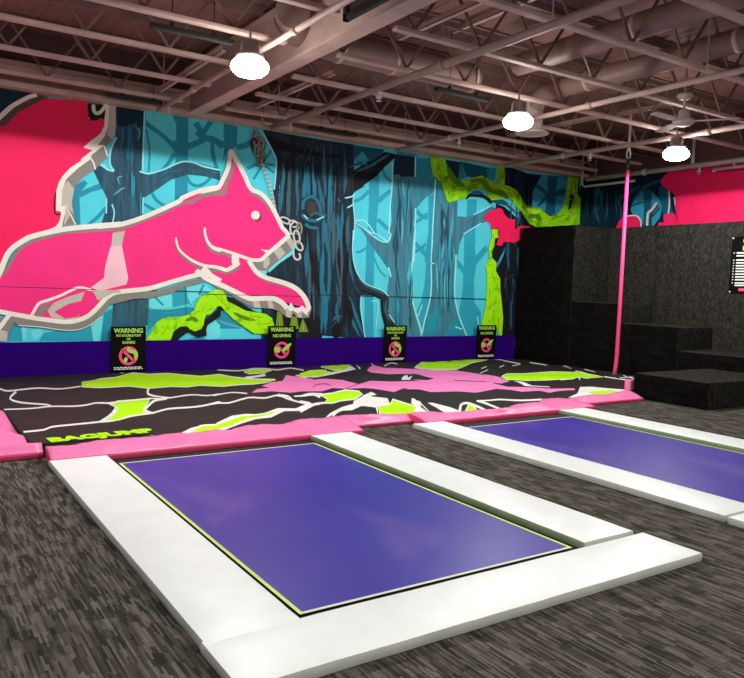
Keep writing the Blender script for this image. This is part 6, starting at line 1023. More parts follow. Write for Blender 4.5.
D_AIRBAG = '''
r print_white 1131,10835 1152,10740 1183,10616 1210,10506 1226,10436 1244,10364 1265,10311 1299,10301 1341,10321 1383,10341 1460,10374 1553,10407 1643,10414 1727,10375 1811,10312 1897,10274 1998,10296 2106,10340 2182,10372 1157,10985 1174,10851 1203,10713 1230,10608 1247,10547 1264,10493 1284,10457 1316,10444 1356,10449 1396,10458 1472,10477 1565,10500 1657,10503 1743,10462 1827,10401 1913,10364 2013,10379 2119,10417 2195,10447
r print_white 1375,10357 1319,10125 1245,9814 1210,9630 1224,9502 1259,9404 1296,9325 1370,9222 1459,9114 1523,9008 1533,8941 1539,8852 1545,8797 1365,10156 1306,9901 1252,9729 1233,9656 1244,9590 1277,9505 1314,9438 1390,9352 1484,9264 1553,9175 1565,9102 1568,8990 1570,8909
r print_white 1056,8804 1130,8787 1236,8765 1332,8755 1395,8768 1461,8796 1525,8812 1600,8790 1678,8749 1747,8722 1795,8720 1845,8730 1895,8754 1943,8808 1997,8888 2042,8932 2093,8918 2142,8867 2171,8788 2173,8710 2169,8616 2162,8551 2151,8505 2129,8445 2106,8393 2042,8265 1954,8080 1875,7875 1063,8870 1139,8856 1246,8841 1344,8838 1409,8864 1479,8915 1548,8951 1626,8932 1704,8886 1774,8857 1823,8863 1877,8886 1930,8925 1980,8992 2033,9067 2079,9101 2134,9092 2188,9053 2223,8985 2224,8881 2208,8723 2191,8589 2164,8479 2135,8397 2107,8333 2039,8196 1941,7970 1860,7753
r print_white 1073,7562 1123,7566 1193,7568 1253,7572 1282,7591 1311,7620 1337,7637 1403,7635 1487,7622 1573,7620 1662,7634 1755,7663 1845,7713 1926,7795 2015,7907 2077,7980 1080,7621 1131,7625 1201,7627 1260,7631 1287,7650 1316,7684 1347,7706 1415,7708 1501,7701 1590,7706 1681,7730 1779,7774 1872,7840 1956,7934 2043,8036 2102,8094
p print_white 2064,7087 2171,6858 2383,6924 2564,7157 2742,7268 2898,7215 2873,7256 3158,7505 3392,7690 3531,7600 3876,7848 4072,7768 4396,8000 4383,7831 4107,7627 3863,7651 3531,7305 3317,7259 3103,7113 2869,6979 2727,6969 2568,6907 2602,6893 2395,6774 2181,6790
r print_white 2983,10071 2920,9873 2812,9530 2774,9357 2788,9274 2821,9219 2857,9177 2903,9134 2954,9098 2991,9075 2994,9992 2918,9761 2838,9521 2815,9436 2822,9366 2850,9303 2883,9252 2925,9201 2974,9156 3008,9123
r print_white 2080,8886 2131,8899 2205,8919 2281,8945 2418,9009 2580,9071 2713,9100 2775,9083 2832,9046 2896,9032 3016,9075 3155,9127 3272,9150 3335,9124 3390,9073 3447,9037 3518,9041 3595,9059 3635,9067 3625,9108 3558,9077 3515,9002 3583,9031 3696,9074 3798,9094 3868,9062 3928,9004 3969,8961 2114,9033 2164,9042 2237,9054 2311,9070 2444,9113 2602,9156 2735,9177 2799,9161 2857,9128 2920,9114 3037,9147 3175,9194 3294,9216 3359,9188 3415,9137 3471,9102 3541,9105 3617,9122 3661,9129 3605,9047 3538,9016 3537,9064 3604,9091 3718,9136 3825,9162 3897,9129 3956,9066 3997,9020
r print_white 2156,8763 2159,8657 2171,8549 2174,8480 2166,8459 2137,8405 2106,8354 2026,8227 1917,8026 1823,7807 2216,8975 2212,8836 2210,8662 2206,8530 2172,8406 2134,8334 2100,8279 2016,8140 1894,7883 1805,7687
r print_white 2951,9148 2904,9135 2836,9111 2759,9040 2654,8826 2542,8562 2482,8437 2459,8390 2432,8326 2413,8238 2419,8178 2433,8121 2443,8080 2898,8971 2850,8952 2781,8912 2700,8806 2608,8614 2530,8456 2478,8357 2461,8324 2449,8299 2449,8307 2454,8267 2469,8217 2480,8179
r print_white 1801,7687 1835,7694 1886,7704 1941,7730 2017,7808 2109,7916 2194,7994 2277,8024 2361,8042 2447,8075 2526,8134 2606,8197 2681,8238 2770,8248 2862,8239 2946,8231 3006,8233 3069,8241 3133,8256 3205,8290 3284,8339 3343,8379 3345,8376 3347,8364 3349,8355 1828,7807 1863,7816 1915,7829 1970,7860 2049,7947 2138,8043 2221,8105 2304,8129 2388,8142 2471,8167 2546,8216 2626,8274 2703,8314 2794,8324 2887,8316 2971,8309 3032,8312 3096,8322 3161,8341 3236,8383 3323,8454 3397,8526 3406,8520 3406,8496 3405,8480
r print_white 3060,8238 3128,8261 3226,8296 3313,8324 3356,8314 3395,8291 3445,8291 3560,8377 3745,8594 3884,8709 3950,8690 3998,8626 4056,8591 4141,8634 4229,8684 4289,8693 4309,8643 4310,8553 4303,8446 4290,8329 4266,8192 4256,8084 4265,7977 4290,7885 4321,7823 4356,7806 4398,7806 4428,7807 3083,8309 3153,8336 3256,8382 3351,8426 3398,8418 3436,8391 3484,8395 3623,8541 3803,8743 3925,8810 3995,8788 4048,8733 4105,8701 4180,8726 4264,8769 4330,8777 4355,8721 4360,8634 4363,8548 4370,8471 4372,8384 4366,8283 4349,8124 4350,7987 4372,7912 4405,7899 4451,7907 4487,7919
r print_white 4271,8659 4304,8646 4346,8621 4374,8587 4376,8540 4362,8462 4345,8393 4349,8812 4372,8780 4407,8736 4429,8681 4424,8609 4405,8522 4384,8450
r print_white 4464,8569 4495,8557 4540,8541 4587,8527 4638,8527 4689,8530 4725,8516 4734,8472 4732,8407 4727,8356 4494,8628 4528,8622 4577,8613 4627,8607 4681,8615 4741,8631 4788,8626 4800,8574 4799,8504 4800,8458
r print_white 4578,11567 4652,11499 4760,11405 4874,11347 4992,11362 5123,11408 5239,11443 5305,11408 5353,11334 5397,11272 5427,11230 5458,11189 5499,11166 5583,11185 5698,11245 5806,11291 5838,11177 5863,11049 5886,10972 4615,11659 4691,11591 4799,11499 4913,11439 5028,11454 5173,11529 5358,11708 5434,11684 5445,11525 5466,11412 5488,11352 5514,11301 5552,11278 5657,11341 5854,11560 5968,11606 6001,11484 5946,11199 5947,11079
p print_white 4652,10606 4838,10624 5171,10976 4980,10534 4743,10474 4622,10383
r print_white 5003,10266 4691,10357 4968,10193 4641,10245
p print_white 7293,11811 6851,10845 6455,10655 6178,10507 5654,10117 5558,10155 6315,10742 6560,10775
r print_white 7373,11755 6918,10825 7480,11891 7042,10987
r print_white 7732,11249 7841,11352 7971,11463 8068,11527 8103,11500 8108,11429 8110,11375 7779,11331 7877,11419 8010,11531 8126,11615 8163,11582 8162,11498 8162,11442
r print_white 7667,11609 7529,11317 7720,11666 7584,11377
p print_white 6866,9501 7138,9813 7221,9836 6986,9534 7270,9766 7020,9471
p print_white 6927,9587 7133,9799 7311,9949 7039,9556
r print_white 7067,9531 7249,9730 7078,9564 7273,9781
p print_white 11165,11999 11437,12019 10718,11251 10656,11429
r print_white 10663,11196 10686,10712 10804,11340 10829,10851
r print_white 11067,10826 10921,10207 11151,10905 11188,10453
r print_white 11169,10016 11090,9738 11323,10147 11183,9813
r print_white 9173,10182 9632,10541 9368,10407 9679,10602
r print_white 9819,10386 10055,10507 9867,10447 10128,10593
r print_white 10155,10391 10499,10520 10212,10452 10722,10747
r print_white 8770,9764 9180,10007 8846,9857 9225,10064
p print_white 8549,8702 8682,8667 8435,8163 8325,8233
r print_white 8313,8221 8636,7992 8351,8259 8683,8035
p print_white 5052,8034 5363,8246 5415,8126 5544,7970 5213,7411 5059,7477 4708,6945 4988,7419 4874,7559 4619,7375 4451,7431 3994,6941 4324,7384 4597,7564 4873,7747
p print_white 5296,8222 5716,8623 5540,8227 5392,8171
r print_white 3995,7493 4086,7600 4179,7681 4253,7735 4302,7771 4349,7807 4390,7831 4451,7835 4517,7827 4568,7826 4083,7694 4143,7740 4223,7795 4295,7843 4345,7880 4402,7927 4461,7970 4537,7992 4615,8000 4671,8007
r print_white 4329,8150 4349,7932 4429,8331 4425,8063
r print_white 4532,8525 4582,8549 4652,8581 4714,8597 4771,8577 4823,8536 4860,8507 4566,8602 4617,8628 4693,8669 4768,8702 4833,8689 4885,8645 4921,8613
r print_white 4172,7057 4265,7178 4375,7313 4446,7377 4536,7419 4639,7458 4719,7494 4220,7162 4312,7283 4406,7388 4477,7446 4569,7485 4675,7528 4762,7573
p print_white 5851,7842 5849,7641 5304,6920 5208,6937 5421,7173 5653,7589
p print_white 5860,7864 5878,7813 5794,7597 5481,7170 5400,6915 5273,6972 5406,7185
r print_white 5782,7574 5705,7441 5538,7180 5476,7061 5449,7001 5425,6945 5409,6906 5821,7609 5768,7508 5609,7257 5515,7097 5482,7029 5455,6970 5438,6931
p print_white 5882,7539 5942,7516 5860,7032 5834,6841 5755,6777 5572,6783
r print_white 5815,6786 5880,6861 5969,6961 6048,7043 6106,7090 6174,7133 6218,7145 6205,7085 6160,6982 6135,6903 6113,6800 6097,6697 6087,6626 5792,6807 5861,6887 5966,7005 6135,7185 6332,7373 6413,7418 6454,7415 6467,7374 6448,7294 6366,7147 6210,6892 6170,6761 6156,6685
r print_white 6594,7387 6632,7366 6684,7336 6738,7307 6794,7294 6858,7290 6919,7283 7000,7250 7091,7208 7199,7181 7323,7155 7429,7109 7498,7072 6639,7439 6679,7420 6735,7393 6795,7372 6858,7367 6936,7376 7015,7385 7115,7369 7212,7331 7302,7285 7406,7240 7514,7194 7597,7169
r print_white 6584,7380 6585,7332 6577,7254 6544,7152 6404,6908 6324,6723 6306,6635 6648,7445 6651,7399 6652,7330 6639,7246 6568,7074 6431,6826 6384,6707
r print_white 6614,7350 6599,7291 6562,7191 6486,7051 6361,6837 6318,6705 6305,6632 6694,7425 6684,7372 6664,7291 6634,7199 6559,7037 6448,6831 6406,6726
r print_white 6119,6795 6096,6658 6200,6871 6159,6713
p print_white 9111,7801 9324,7741 9453,7610 9723,7287 9460,7185 8724,7089 8389,7051 8099,7143 8414,7248
r print_white 10615,8561 10543,8427 10514,8298 10528,8205 10558,8116 10592,8029 10617,7969 10825,8727 10824,8649 10756,8487 10666,8310 10659,8192 10683,8096 10707,8034
r print_white 11190,10017 11082,9747 11325,10130 11165,9813
r print_white 11289,9593 10938,9040 11390,9674 11045,9124
r print_white 11225,8636 10790,8075 11312,8697 10904,8155
r print_white 10508,8271 11147,8369 10656,8390 11333,8511
r print_white 10048,8685 9821,8426 10288,8873 9885,8463
p print_pink 4062,9011 4322,9427 4542,9471 4484,9616 4713,9831 5049,10078 5341,10552 5405,10281 5613,9921 5488,10024 5746,9969 5943,9802 5922,9294 6301,9609 6614,9434 7127,9352 7072,9492 7268,9355 7508,9452 7730,9307 7891,9024 8116,8697 7971,8556 7995,8277 8372,8077 8509,7872 8952,7783 8819,7645 8099,7489 8125,7727 7700,7663 7796,7954 7691,8191 7160,7958 7595,8161 6996,7875 6925,8174 6518,8286 6488,8535 6243,8666 6399,8545 6326,8686 6011,8484 5885,8796 5781,8894 5491,8960 5346,9081 5079,8892 4721,8890 4540,8813 4349,9015
p print_pink 6972,10677 7415,11267 7611,11429 7533,10965 8005,10517 7980,10681 8091,10505 8593,10204 8726,9844 8480,8948 8692,9680 8681,9225 8532,8777 8086,8495 7916,8808 7882,9079 7722,9296 7494,9433 7445,9623 7595,10083 7399,10286 7508,10042 7296,10221 7103,10235 6940,10488
r print_line 5102,9209 5138,9251 5188,9309 5230,9349 5291,9372 5357,9381 5402,9369 5405,9320 5397,9255 5393,9213 5110,9239 5146,9281 5201,9347 5257,9403 5331,9446 5413,9481 5464,9475 5452,9397 5431,9306 5423,9256
r print_line 7689,9187 7736,9139 7796,9061 7848,8975 7901,8891 7959,8813 8003,8763 7734,9242 7788,9200 7860,9135 7928,9066 7995,8996 8060,8925 8104,8874
r print_line 5483,8943 5573,8997 5709,9083 5890,9240 6094,9444 6231,9535 6314,9580 5499,8976 5589,9029 5733,9127 5956,9351 6132,9508 6257,9580 6338,9620
r print_line 2083,8906 2036,7423 2013,6899 2094,8944 2041,7433 2021,6917
r print_white 2240,10596 2592,11047 2836,11127 3150,11413 3347,11243 3640,11217 3827,11010 4020,10826 4339,10856 4445,10599 4646,10318 4957,10150 4710,9995 4466,9861 4252,9892 4001,9884 3733,10069 3534,10022 3337,10129 3009,10102 2804,10318 2414,10322 2208,10433 2243,10599 2593,11047 2273,10771 2629,11218 2865,11260 3196,11589 3384,11367 3688,11366 3868,11124 4061,10940 4396,10999 4493,10706 4706,10450 5020,10266 4612,9776 4419,9752 4212,9795 3960,9780 3696,9969 3492,9901 3301,10017 2964,9951 2776,10215 2390,10215 2183,10338 2270,10765 2628,11218
r print_white 2152,8632 2270,8822 2446,8846 2689,8981 2470,8492 2363,8182 2452,8236 2239,8179 2060,8025 1916,7838 2121,8272 2219,8517 2204,8792 2276,8830 2217,8943 2345,9135 2523,9141 2765,9178 2474,8399 2415,8260 2414,8074 2194,7986 2002,7771 1873,7791 2124,8379 2169,8439 2155,8740 2340,9131
r print_white 2664,7166 2813,7142 3009,7225 3217,7370 3322,7396 3531,7466 3697,7596 3819,7803 3670,7609 3498,7491 3298,7398 3002,7144 2841,7092 2627,7062 2669,7168 2812,7142 2698,7261 2841,7226 3038,7317 3296,7567 3415,7611 3619,7665 3764,7759 3804,7716 3594,7422 3427,7326 3246,7261 2977,7060 2809,6997 2568,6911 2693,7259 2843,7226
r print_white 2377,6751 2600,7059 2731,7140 2859,7123 2834,7065 2632,6979 2426,6888 2602,7061 2417,6896 2630,7166 2761,7230 2896,7200 2807,6969 2566,6792 2369,6761 2629,7164
r print_white 4896,11193 5198,11353 5361,11140 5236,11120 4930,11080 4902,11200 5200,11353 4941,11307 5250,11470 5408,11220 5186,11005 4799,10786 4936,11303 5248,11469
r print_white 5410,10342 6011,10852 6255,10848 6024,10551 5491,10226 5417,10350 6013,10852 5520,10564 6060,10947 6324,10953 5897,10316 5444,10139 5505,10542 6059,10946
r print_white 5637,10624 5956,10884 6200,10875 6287,10757 5737,10487 5466,10304 5646,10636 5959,10885 5711,10779 6005,10980 6270,10997 6247,10671 5611,10248 5411,10206 5706,10774 6002,10979
r print_white 6483,11427 6813,11592 7140,11680 7104,11460 6560,10825 6506,11065 6549,11520 6814,11592 6575,11601 6902,11754 7277,11901 7096,11394 6486,10692 6375,10851 6521,11529 6902,11754
r print_white 8014,10674 8677,11352 9518,11870 10259,11847 11105,11937 10668,11717 9976,11357 8732,10375 8316,10478 8213,10945 8688,11361 8187,10931 8866,11616 9648,12038 10518,12149 11308,12152 10366,11374 9839,11188 8639,10256 8230,10370 7995,10670 8828,11572
r print_white 8705,9145 9113,9447 9490,9399 10155,9350 10495,9144 10654,9238 10628,8964 10699,8625 10154,8558 10339,8897 9856,8597 9561,8629 9733,8651 9290,8726 8987,8832 8713,9028 8742,9177 9138,9467 8761,9219 9295,9641 9604,9514 10260,9448 10599,9236 10937,9481 10724,9040 10722,8617 10029,8451 10043,8640 9777,8523 9482,8557 9653,8578 9206,8645 8878,8724 8626,8940 8722,9185 9285,9636
r print_white 4766,8422 4982,8451 5370,8757 5429,8520 5441,8469 5177,8203 4956,8206 4743,8053 4603,7990 4847,8318 4784,8436 4981,8451 4830,8546 5100,8665 5475,8936 5602,8780 5391,8335 5119,8092 4867,8047 4589,7779 4492,7835 4782,8257 4810,8529 5101,8667
r print_white 5008,7365 5209,7399 5509,7795 5385,7389 5369,7134 5269,7027 5144,7047 4861,7120 5024,7375 5201,7395 5081,7486 5339,7611 5601,7933 5622,7700 5475,7240 5227,6942 5069,6938 4665,6846 5062,7472 5353,7625
r print_white 5893,6772 6085,6952 6085,6894 6052,6812 6023,6728 5926,6817 6105,6970 5899,6814 6179,7083 6195,7007 6110,6852 5975,6663 5865,6767 6139,7043
r print_white 8630,7256 8915,7246 9132,7082 9043,7108 8715,7178 8668,7276 8916,7246 8894,7484 9214,7493 9590,7431 8934,7013 8526,7023 8855,7464 9212,7493
r print_white 2949,11675 3175,11786 3047,11583 2952,11681 3176,11785 2975,11783 3205,11889 3024,11494 2972,11778 3203,11890
p print_lime 2254,10669 2614,11145 2852,11198 3169,11487 3365,11302 3661,11283 3847,11066 4041,10884 4364,10919 4469,10653 4679,10391 4991,10213 4646,9854 4441,9803 4231,9842 3981,9834 3715,10020 3515,9966 3320,10076 2989,10035 2791,10267 2403,10271 2195,10386
p print_lime 2179,8765 2314,9004 2492,9021 2731,9092 2471,8444 2389,8222 2434,8161 2220,8093 2032,7901 1895,7815 2123,8326 2193,8476
p print_lime 2681,7214 2827,7184 3023,7269 3250,7455 3364,7493 3575,7566 3734,7686 3813,7761 3630,7512 3458,7400 3269,7324 2990,7102 2826,7046 2601,6995
p print_lime 2396,6823 2617,7115 2746,7186 2877,7162 2821,7020 2602,6893
p print_lime 4921,11256 5221,11405 5384,11179 5214,11069 4859,10920
p print_lime 5449,10423 6035,10898 6287,10896 5974,10456 5466,10180
p print_lime 5682,10717 5979,10930 6231,10930 6267,10714 5658,10339 5436,10250
p print_lime 6535,11525 6852,11663 7205,11785 7101,11428 6521,10754 6425,10931
p print_lime 8079,10774 8730,11430 9582,11953 10387,11997 11206,12044 10443,11465 9927,11294 8680,10309 8270,10421
p print_lime 8732,9181 9236,9577 9557,9466 10202,9394 10543,9186 10753,9322 10676,9002 10710,8621 10080,8494 10208,8783 9814,8558 9522,8594 9691,8613 9251,8688 8941,8787 8673,8987
p print_lime 4797,8481 5025,8531 5431,8861 5538,8685 5411,8393 5148,8148 4919,8139 4649,7887 4537,7894 4816,8289
p print_lime 5041,7421 5257,7481 5558,7868 5529,7580 5413,7175 5249,6985 5111,6999 4768,6991
p print_lime 5896,6793 6119,7003 6128,6937 6080,6831 5999,6696
p print_lime 8753,7362 9015,7329 9487,7354 8985,7057 8624,7103
p print_lime 2963,11732 3190,11837 3035,11534
'''
back3 = lambda q, off: Vector((q[0], WALL_Y-.004-off, q[1]))
right3 = lambda q, off: Vector((RIGHT_X-.004-off, q[0], q[1]))
mural = mural_mesh('wall_mural', parse(D_FOREST), back3, extra=('cyan', [(-1.5,.3),(13.36,.3),(13.36,4.17),(-1.5,4.17)]))
tag(mural, 'huge teal forest mural with a leaping pink squirrel on the far wall', 'mural')
vd = parse(D_VINE1); mural_mesh('painted_vine', vd, back3, mural, .03); tag(mural_mesh('painted_vine', parse(D_VINE2), back3, mural, .031), 'bright green vine climbing beside the black tower')
mural_mesh('painted_vine', parse(D_VINE3), back3, mural, .032)
mural_mesh('painted_splash', parse(D_BLOB), back3, mural, .034)
mural_mesh('painted_chain', parse(D_CHAIN), back3, mural, .036)
tag(mural_mesh('painted_squirrel', parse(D_SQ), back3, mural, .038), 'hot pink squirrel with a thick white outline')
mr = mural_mesh('wall_mural', parse(D_RIGHT), right3, extra=('bark_night', [(11.74,2.2),(3,2.2),(3,4.14),(11.74,4.14)]))
tag(mr, 'dark blue and pink mural on the side wall above the carpeted partition', 'mural')

# purple padding along the foot of the mural
m = MB((6.5,WALL_Y-.06,.35))
xs = [-1.5, 11.44]
for a, b in zip(xs, xs[1:]): m.box((a+.003,WALL_Y-.1,.03),(b-.003,WALL_Y-.052,.6),bev=.015)
tag(m.build('wall_padding','purple_pad'), 'long purple padding along the foot of the forest mural', 'padding')

# warning signs
def sign(x, kind, label):
    y = WALL_Y-.118; w, h, z0 = .54, .70, .125
    m = MB((x,y,z0)); m.box((x-w/2,y-.006,z0),(x+w/2,y+.006,z0+h),bev=.003,seg=1)
    s = m.build('warning_sign','sign_black'); tag(s, label, 'sign', 'warning signs along the mural wall')
    R = (PI/2,0,0); yf = -.0075
    text_mesh('heading','WARNING',.098,(0,yf,.605),R,'sign_green',s,bold=.0035,squash=.93)
    if kind == 'flip':
        for t, z, sz in (('NO DOUBLE-FLIPS',.545,.05),('OR',.492,.046),('GAINERS',.435,.054)): text_mesh('lettering',t,sz,(0,yf,z),R,'sign_green',s,bold=.0018,squash=.92)
        cz = .245
    else:
        text_mesh('lettering','NO DIVING',.074,(0,yf,.505),R,'sign_green',s,bold=.0025,squash=.9); cz = .275
    # prohibition ring with slash, and the bent green figure it strikes out
    m = MB((x,y+yf,z0+cz)); r0, r1 = .105, .148; n = 36
    P = lambda r, a, d=0: (x+r*math.cos(a), y+yf-d, z0+cz+r*math.sin(a))
    for k in range(n):
        a, b = 2*PI*k/n, 2*PI*(k+1)/n
        m.face((P(r0,a,.002),P(r0,b,.002),P(r1,b,.002),P(r1,a,.002))); m.face((P(r1,a,.002),P(r1,b,.002),P(r1,b),P(r1,a)))
    d = math.radians(-45); c, sn = math.cos(d), math.sin(d)
    m.face([(x+u*c-v*sn, y+yf-.002, z0+cz+u*sn+v*c) for u, v in ((-.12,-.022),(.12,-.022),(.12,.022),(-.12,.022))])
    ring = m.build('prohibition_ring','sign_pink',s)
    figs = ([[(-.02,.11),(.0,.135),(.02,.115),(.05,.09),(.1,.085),(.135,.05),(.14,0),(.125,-.06),(.095,-.055),(.085,-.01),(.075,.03),(.03,.04),(-.01,.06),(-.035,.08)], [(-.05,-.02),(-.015,-.03),(-.015,-.07),(-.04,-.105),(-.07,-.1),(-.075,-.06)]]
            if kind == 'flip' else [[(-.15,.03),(-.13,.065),(-.09,.06),(-.05,.04),(-.03,.0),(-.04,-.03),(-.07,-.05),(-.1,-.03),(-.14,-.02)], [(.02,.03),(.06,.065),(.12,.105),(.18,.125),(.185,.1),(.15,.05),(.11,.01),(.07,-.01),(.04,-.035),(.02,-.01)]])
    m = MB((x,y+yf,z0+cz))
    for f in figs:
        vs = [m.V((x+a,y+yf-.004,z0+cz+b)) for a, b in f]
        for t in tessellate_polygon([[Vector((a,b,0)) for a, b in f]]): m.bm.faces.new([vs[i] for i in t])
    fig = m.build('tumbling_figure' if kind == 'flip' else 'diving_figure','sign_green'); fig.parent = ring; fig.location = (0,0,0)
    m = MB((x,y+yf,z0+.04)); random.seed(int(x*10))
    for z in (.055,.03):
        u = -.22
        while u < .2:
            w_ = random.uniform(.03,.07); m.face(((x+u,y+yf,z0+z),(x+min(u+w_,.22),y+yf,z0+z),(x+min(u+w_,.22),y+yf,z0+z+.016),(x+u,y+yf,z0+z+.016))); u += w_+.012
    m.build('caption','sign_white',s)
    return s
sign(3.145,'flip','black warning sign on the purple padding below the squirrel\'s belly, leftmost sign')
sign(5.79,'dive','black NO DIVING sign under the squirrel\'s front paw and green drips')
sign(8.225,'flip','black warning sign at the foot of the teal tree right of the great dark trunk')
sign(10.58,'dive','black NO DIVING sign at the foot of the bright green vine')

# ------------------------------------------------------------------ airbag
def wave(x, y):
    return 0.1+0.009*math.sin(8.3*x+1.1*math.sin(1.9*y))*math.exp(-((y-7.1)/0.9)**2)+0.012*math.sin(2.4*x+6.1*y+1.2*math.sin(1.3*x))
def inside(p, poly):
    x, y = p; c = False; j = len(poly)-1
    for i in range(len(poly)):
        xi, yi = poly[i]; xj, yj = poly[j]
        if (yi > y) != (yj > y) and x < (xj-xi)*(y-yi)/(yj-yi)+xi: c = not c
        j = i
    return c
def cdt_mesh(name, outline, data, base):
    """one sheet, cut along the edges of the print, each facet given the topmost ink over it"""
    pts = []; edges = []; mats = [base]; shapes = []
    def addloop(ps, k, closed=True):
        i0 = len(pts); pts.extend(Vector(p) for p in ps); n = len(ps)
        edges.extend((i0+i, i0+(i+1)%n) for i in range(n if closed else n-1))
        shapes.append((k, ps, min(p[0] for p in ps), max(p[0] for p in ps), min(p[1] for p in ps), max(p[1] for p in ps)))
    addloop(outline, -1)
    for kind, mat, ps in data:
        if mat not in mats: mats.append(mat)
        k = mats.index(mat)
        if kind == 'p': addloop(ps, k)
        else:
            n = len(ps)//2; i0 = len(pts); pts.extend(Vector(p) for p in ps)
            for i in range(n-1):
                edges += [(i0+i, i0+i+1), (i0+n+i, i0+n+i+1)]
                q = [ps[i], ps[i+1], ps[n+i+1], ps[n+i]]
                shapes.append((k, q, min(p[0] for p in q), max(p[0] for p in q), min(p[1] for p in q), max(p[1] for p in q)))
            edges += [(i0, i0+n), (i0+n-1, i0+2*n-1)]
    y = 6.75
    while y < 11.62:
        x = 1.1
        while x < 11.4:
            pts.append(Vector((x+random.uniform(-.01,.01), y+random.uniform(-.01,.01)))); x += .09
        y += .07+(y-6.75)*.015
    vc, ec, fc, ov, oe, of = delaunay_2d_cdt(pts, edges, [], 0, 1e-5)
    keep = []; ink = []
    for f in fc:
        c = sum((vc[i] for i in f), Vector((0,0)))/len(f)
        if not inside(c, outline): continue
        k = 0
        for kk, ps, x0, x1, y0, y1 in reversed(shapes):
            if kk >= 0 and x0 <= c.x <= x1 and y0 <= c.y <= y1 and inside(c, ps): k = kk; break
        keep.append(list(f)); ink.append(k)
    used = sorted({i for f in keep for i in f}); ix = {v: n for n, v in enumerate(used)}
    me = bpy.data.meshes.new(name)
    me.from_pydata([(vc[i].x, vc[i].y, wave(vc[i].x, vc[i].y)) for i in used], [], [[ix[i] for i in f] for f in keep])
    for m_ in mats: me.materials.append(MATS[m_])
    for pol, k in zip(me.polygons, ink): pol.material_index = k; pol.use_smooth = True
    me.update()
    if sum(p_.normal.z for p_ in me.polygons) < 0: me.flip_normals()
    bm = bmesh.new(); bm.from_mesh(me)                                  # side walls and underside
    r = bmesh.ops.extrude_edge_only(bm, edges=[e for e in bm.edges if e.is_boundary])
    lowv = [g for g in r['geom'] if isinstance(g, bmesh.types.BMVert)]
    for v in lowv: v.co.z = .004
    low = set(lowv); r2 = bmesh.ops.contextual_create(bm, geom=[e for e in bm.edges if e.is_boundary])
    for f in list(bm.faces):
        if any(v in low for v in f.verts): f.material_index = 0; f.smooth = False
    bm.to_mesh(me); bm.free(); me.update()
    o = bpy.data.objects.new(name, me); link(o); return o
PAD_BACK = [(1.017, 6.776), (1.253, 6.717), (1.42, 6.751), (1.587, 6.755), (1.86, 6.828), (2.055, 6.882), (2.216, 6.899), (2.402, 6.791), (2.559, 6.883), (2.771, 6.995), (2.868, 6.892), (3.03, 6.944), (3.309, 6.995), (3.42, 6.915), (3.664, 7.02), (3.838, 6.974), (4.002, 6.954), (4.381, 7.096), (4.505, 6.912), (4.732, 6.988), (5.065, 7.011), (5.238, 6.928), (5.441, 6.875), (5.562, 6.745), (5.861, 6.777), (6.056, 6.705), (6.352, 6.652), (6.689, 6.787), (7.096, 6.832), (7.553, 7.099), (7.877, 7.08), (8.21, 7.067), (8.724, 7.089), (9.059, 7.023), (9.674, 7.26)]
outline = [tuple(p) for p in PAD_BACK]+[(9.41,7.16),(9.5,7.32),(11.4,7.32),(11.42,11.62),(1.045,11.62)]
outline = [(1.045,6.945),(1.15,6.945)]+[(a, b-.012) for a, b in outline[:len(PAD_BACK)] if a > 1.16]+outline[len(PAD_BACK):]
airbag = cdt_mesh('airbag', outline, parse(D_AIRBAG), 'print_black')
tag(airbag, 'big black landing airbag printed with lime, white and pink splashes', 'airbag')
g = text_mesh('brand_lettering','BAGJUMP',.26,(0,0,0),(0,0,0),'print_lime',airbag,bold=.014,depth=.002,squash=.86)
for v in g.data.vertices: v.co.y *= .86
g.rotation_euler = (math.atan(.02),0,math.atan2(.08,.95)); g.location = (1.66,6.91,.128); tag(g, 'lime green block lettering')

# ------------------------------------------------------------------ pink edge pads
def back_y(x):
    P = PAD_BACK
    if x <= P[0][0]: return P[0][1]
    for (xa,ya),(xb,yb) in zip(P,P[1:]):
        if xa <= x <= xb: return ya+(yb-ya)*(x-xa)/max(1e-6,xb-xa)
    return P[-1][1]
def edge_pad(xa, xb, yf, label, zf=.065, yb_=None):
    org = ((xa+xb)/2, yf, 0); m = MB(org); n = max(3,int((xb-xa)/.06)); rows = []
    for i in range(n+1):
        x = xa+(xb-xa)*i/n; yb = back_y(x) if yb_ is None else yb_; zb = max(wave(x,yb)+.012,zf+.01); sag = .004*math.sin(x*17)+.003*math.sin(x*41)
        edge = .004 if i in (0,n) else 0
        pr = [(yf,.004),(yf-.012,zf*.45),(yf-.004,zf*.88),(yf+.02,zf+sag-edge)]
        for t in (.3,.55,.8,1): pr.append((yf+.02+(yb+.008-yf-.02)*t, zf+(zb-zf)*min(1,t*1.5)+.012*math.sin(PI*t)*min(1,(yb-yf)/.3)+sag-edge))
        pr += [(yb+.008,zb-.02),(yb-.02,zb-.03),(yb-.02,.004)]
        rows.append([m.V((x,y,z)) for y, z in pr])
    for a, b in zip(rows, rows[1:]):
        for k in range(len(a)-1):
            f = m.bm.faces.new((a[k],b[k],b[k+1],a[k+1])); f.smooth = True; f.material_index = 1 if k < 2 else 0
    for r in (rows[0], rows[-1][::-1]):
        f = m.bm.faces.new(r); f.material_index = 1
    o = m.build('edge_pad',['pink_vinyl','pink_vinyl_shade']); return tag(o, label, 'pad', 'pink pads edging the airbag')
edge_pad(-.9,1.125,6.83,'short pink pad at the airbag\'s front left corner, left of the lettering',yb_=6.93)
edge_pad(1.128,4.224,6.505,'long pink pad between the nearer trampoline and the airbag lettering')
edge_pad(4.226,5.124,6.83,'short pink pad by the carpet strip between the two trampolines',zf=.045)
edge_pad(5.126,8.014,6.585,'long pink pad at the head of the trampoline on the right')
edge_pad(8.016,9.42,6.86,'pink pad running up to the low carpeted block',zf=.05)
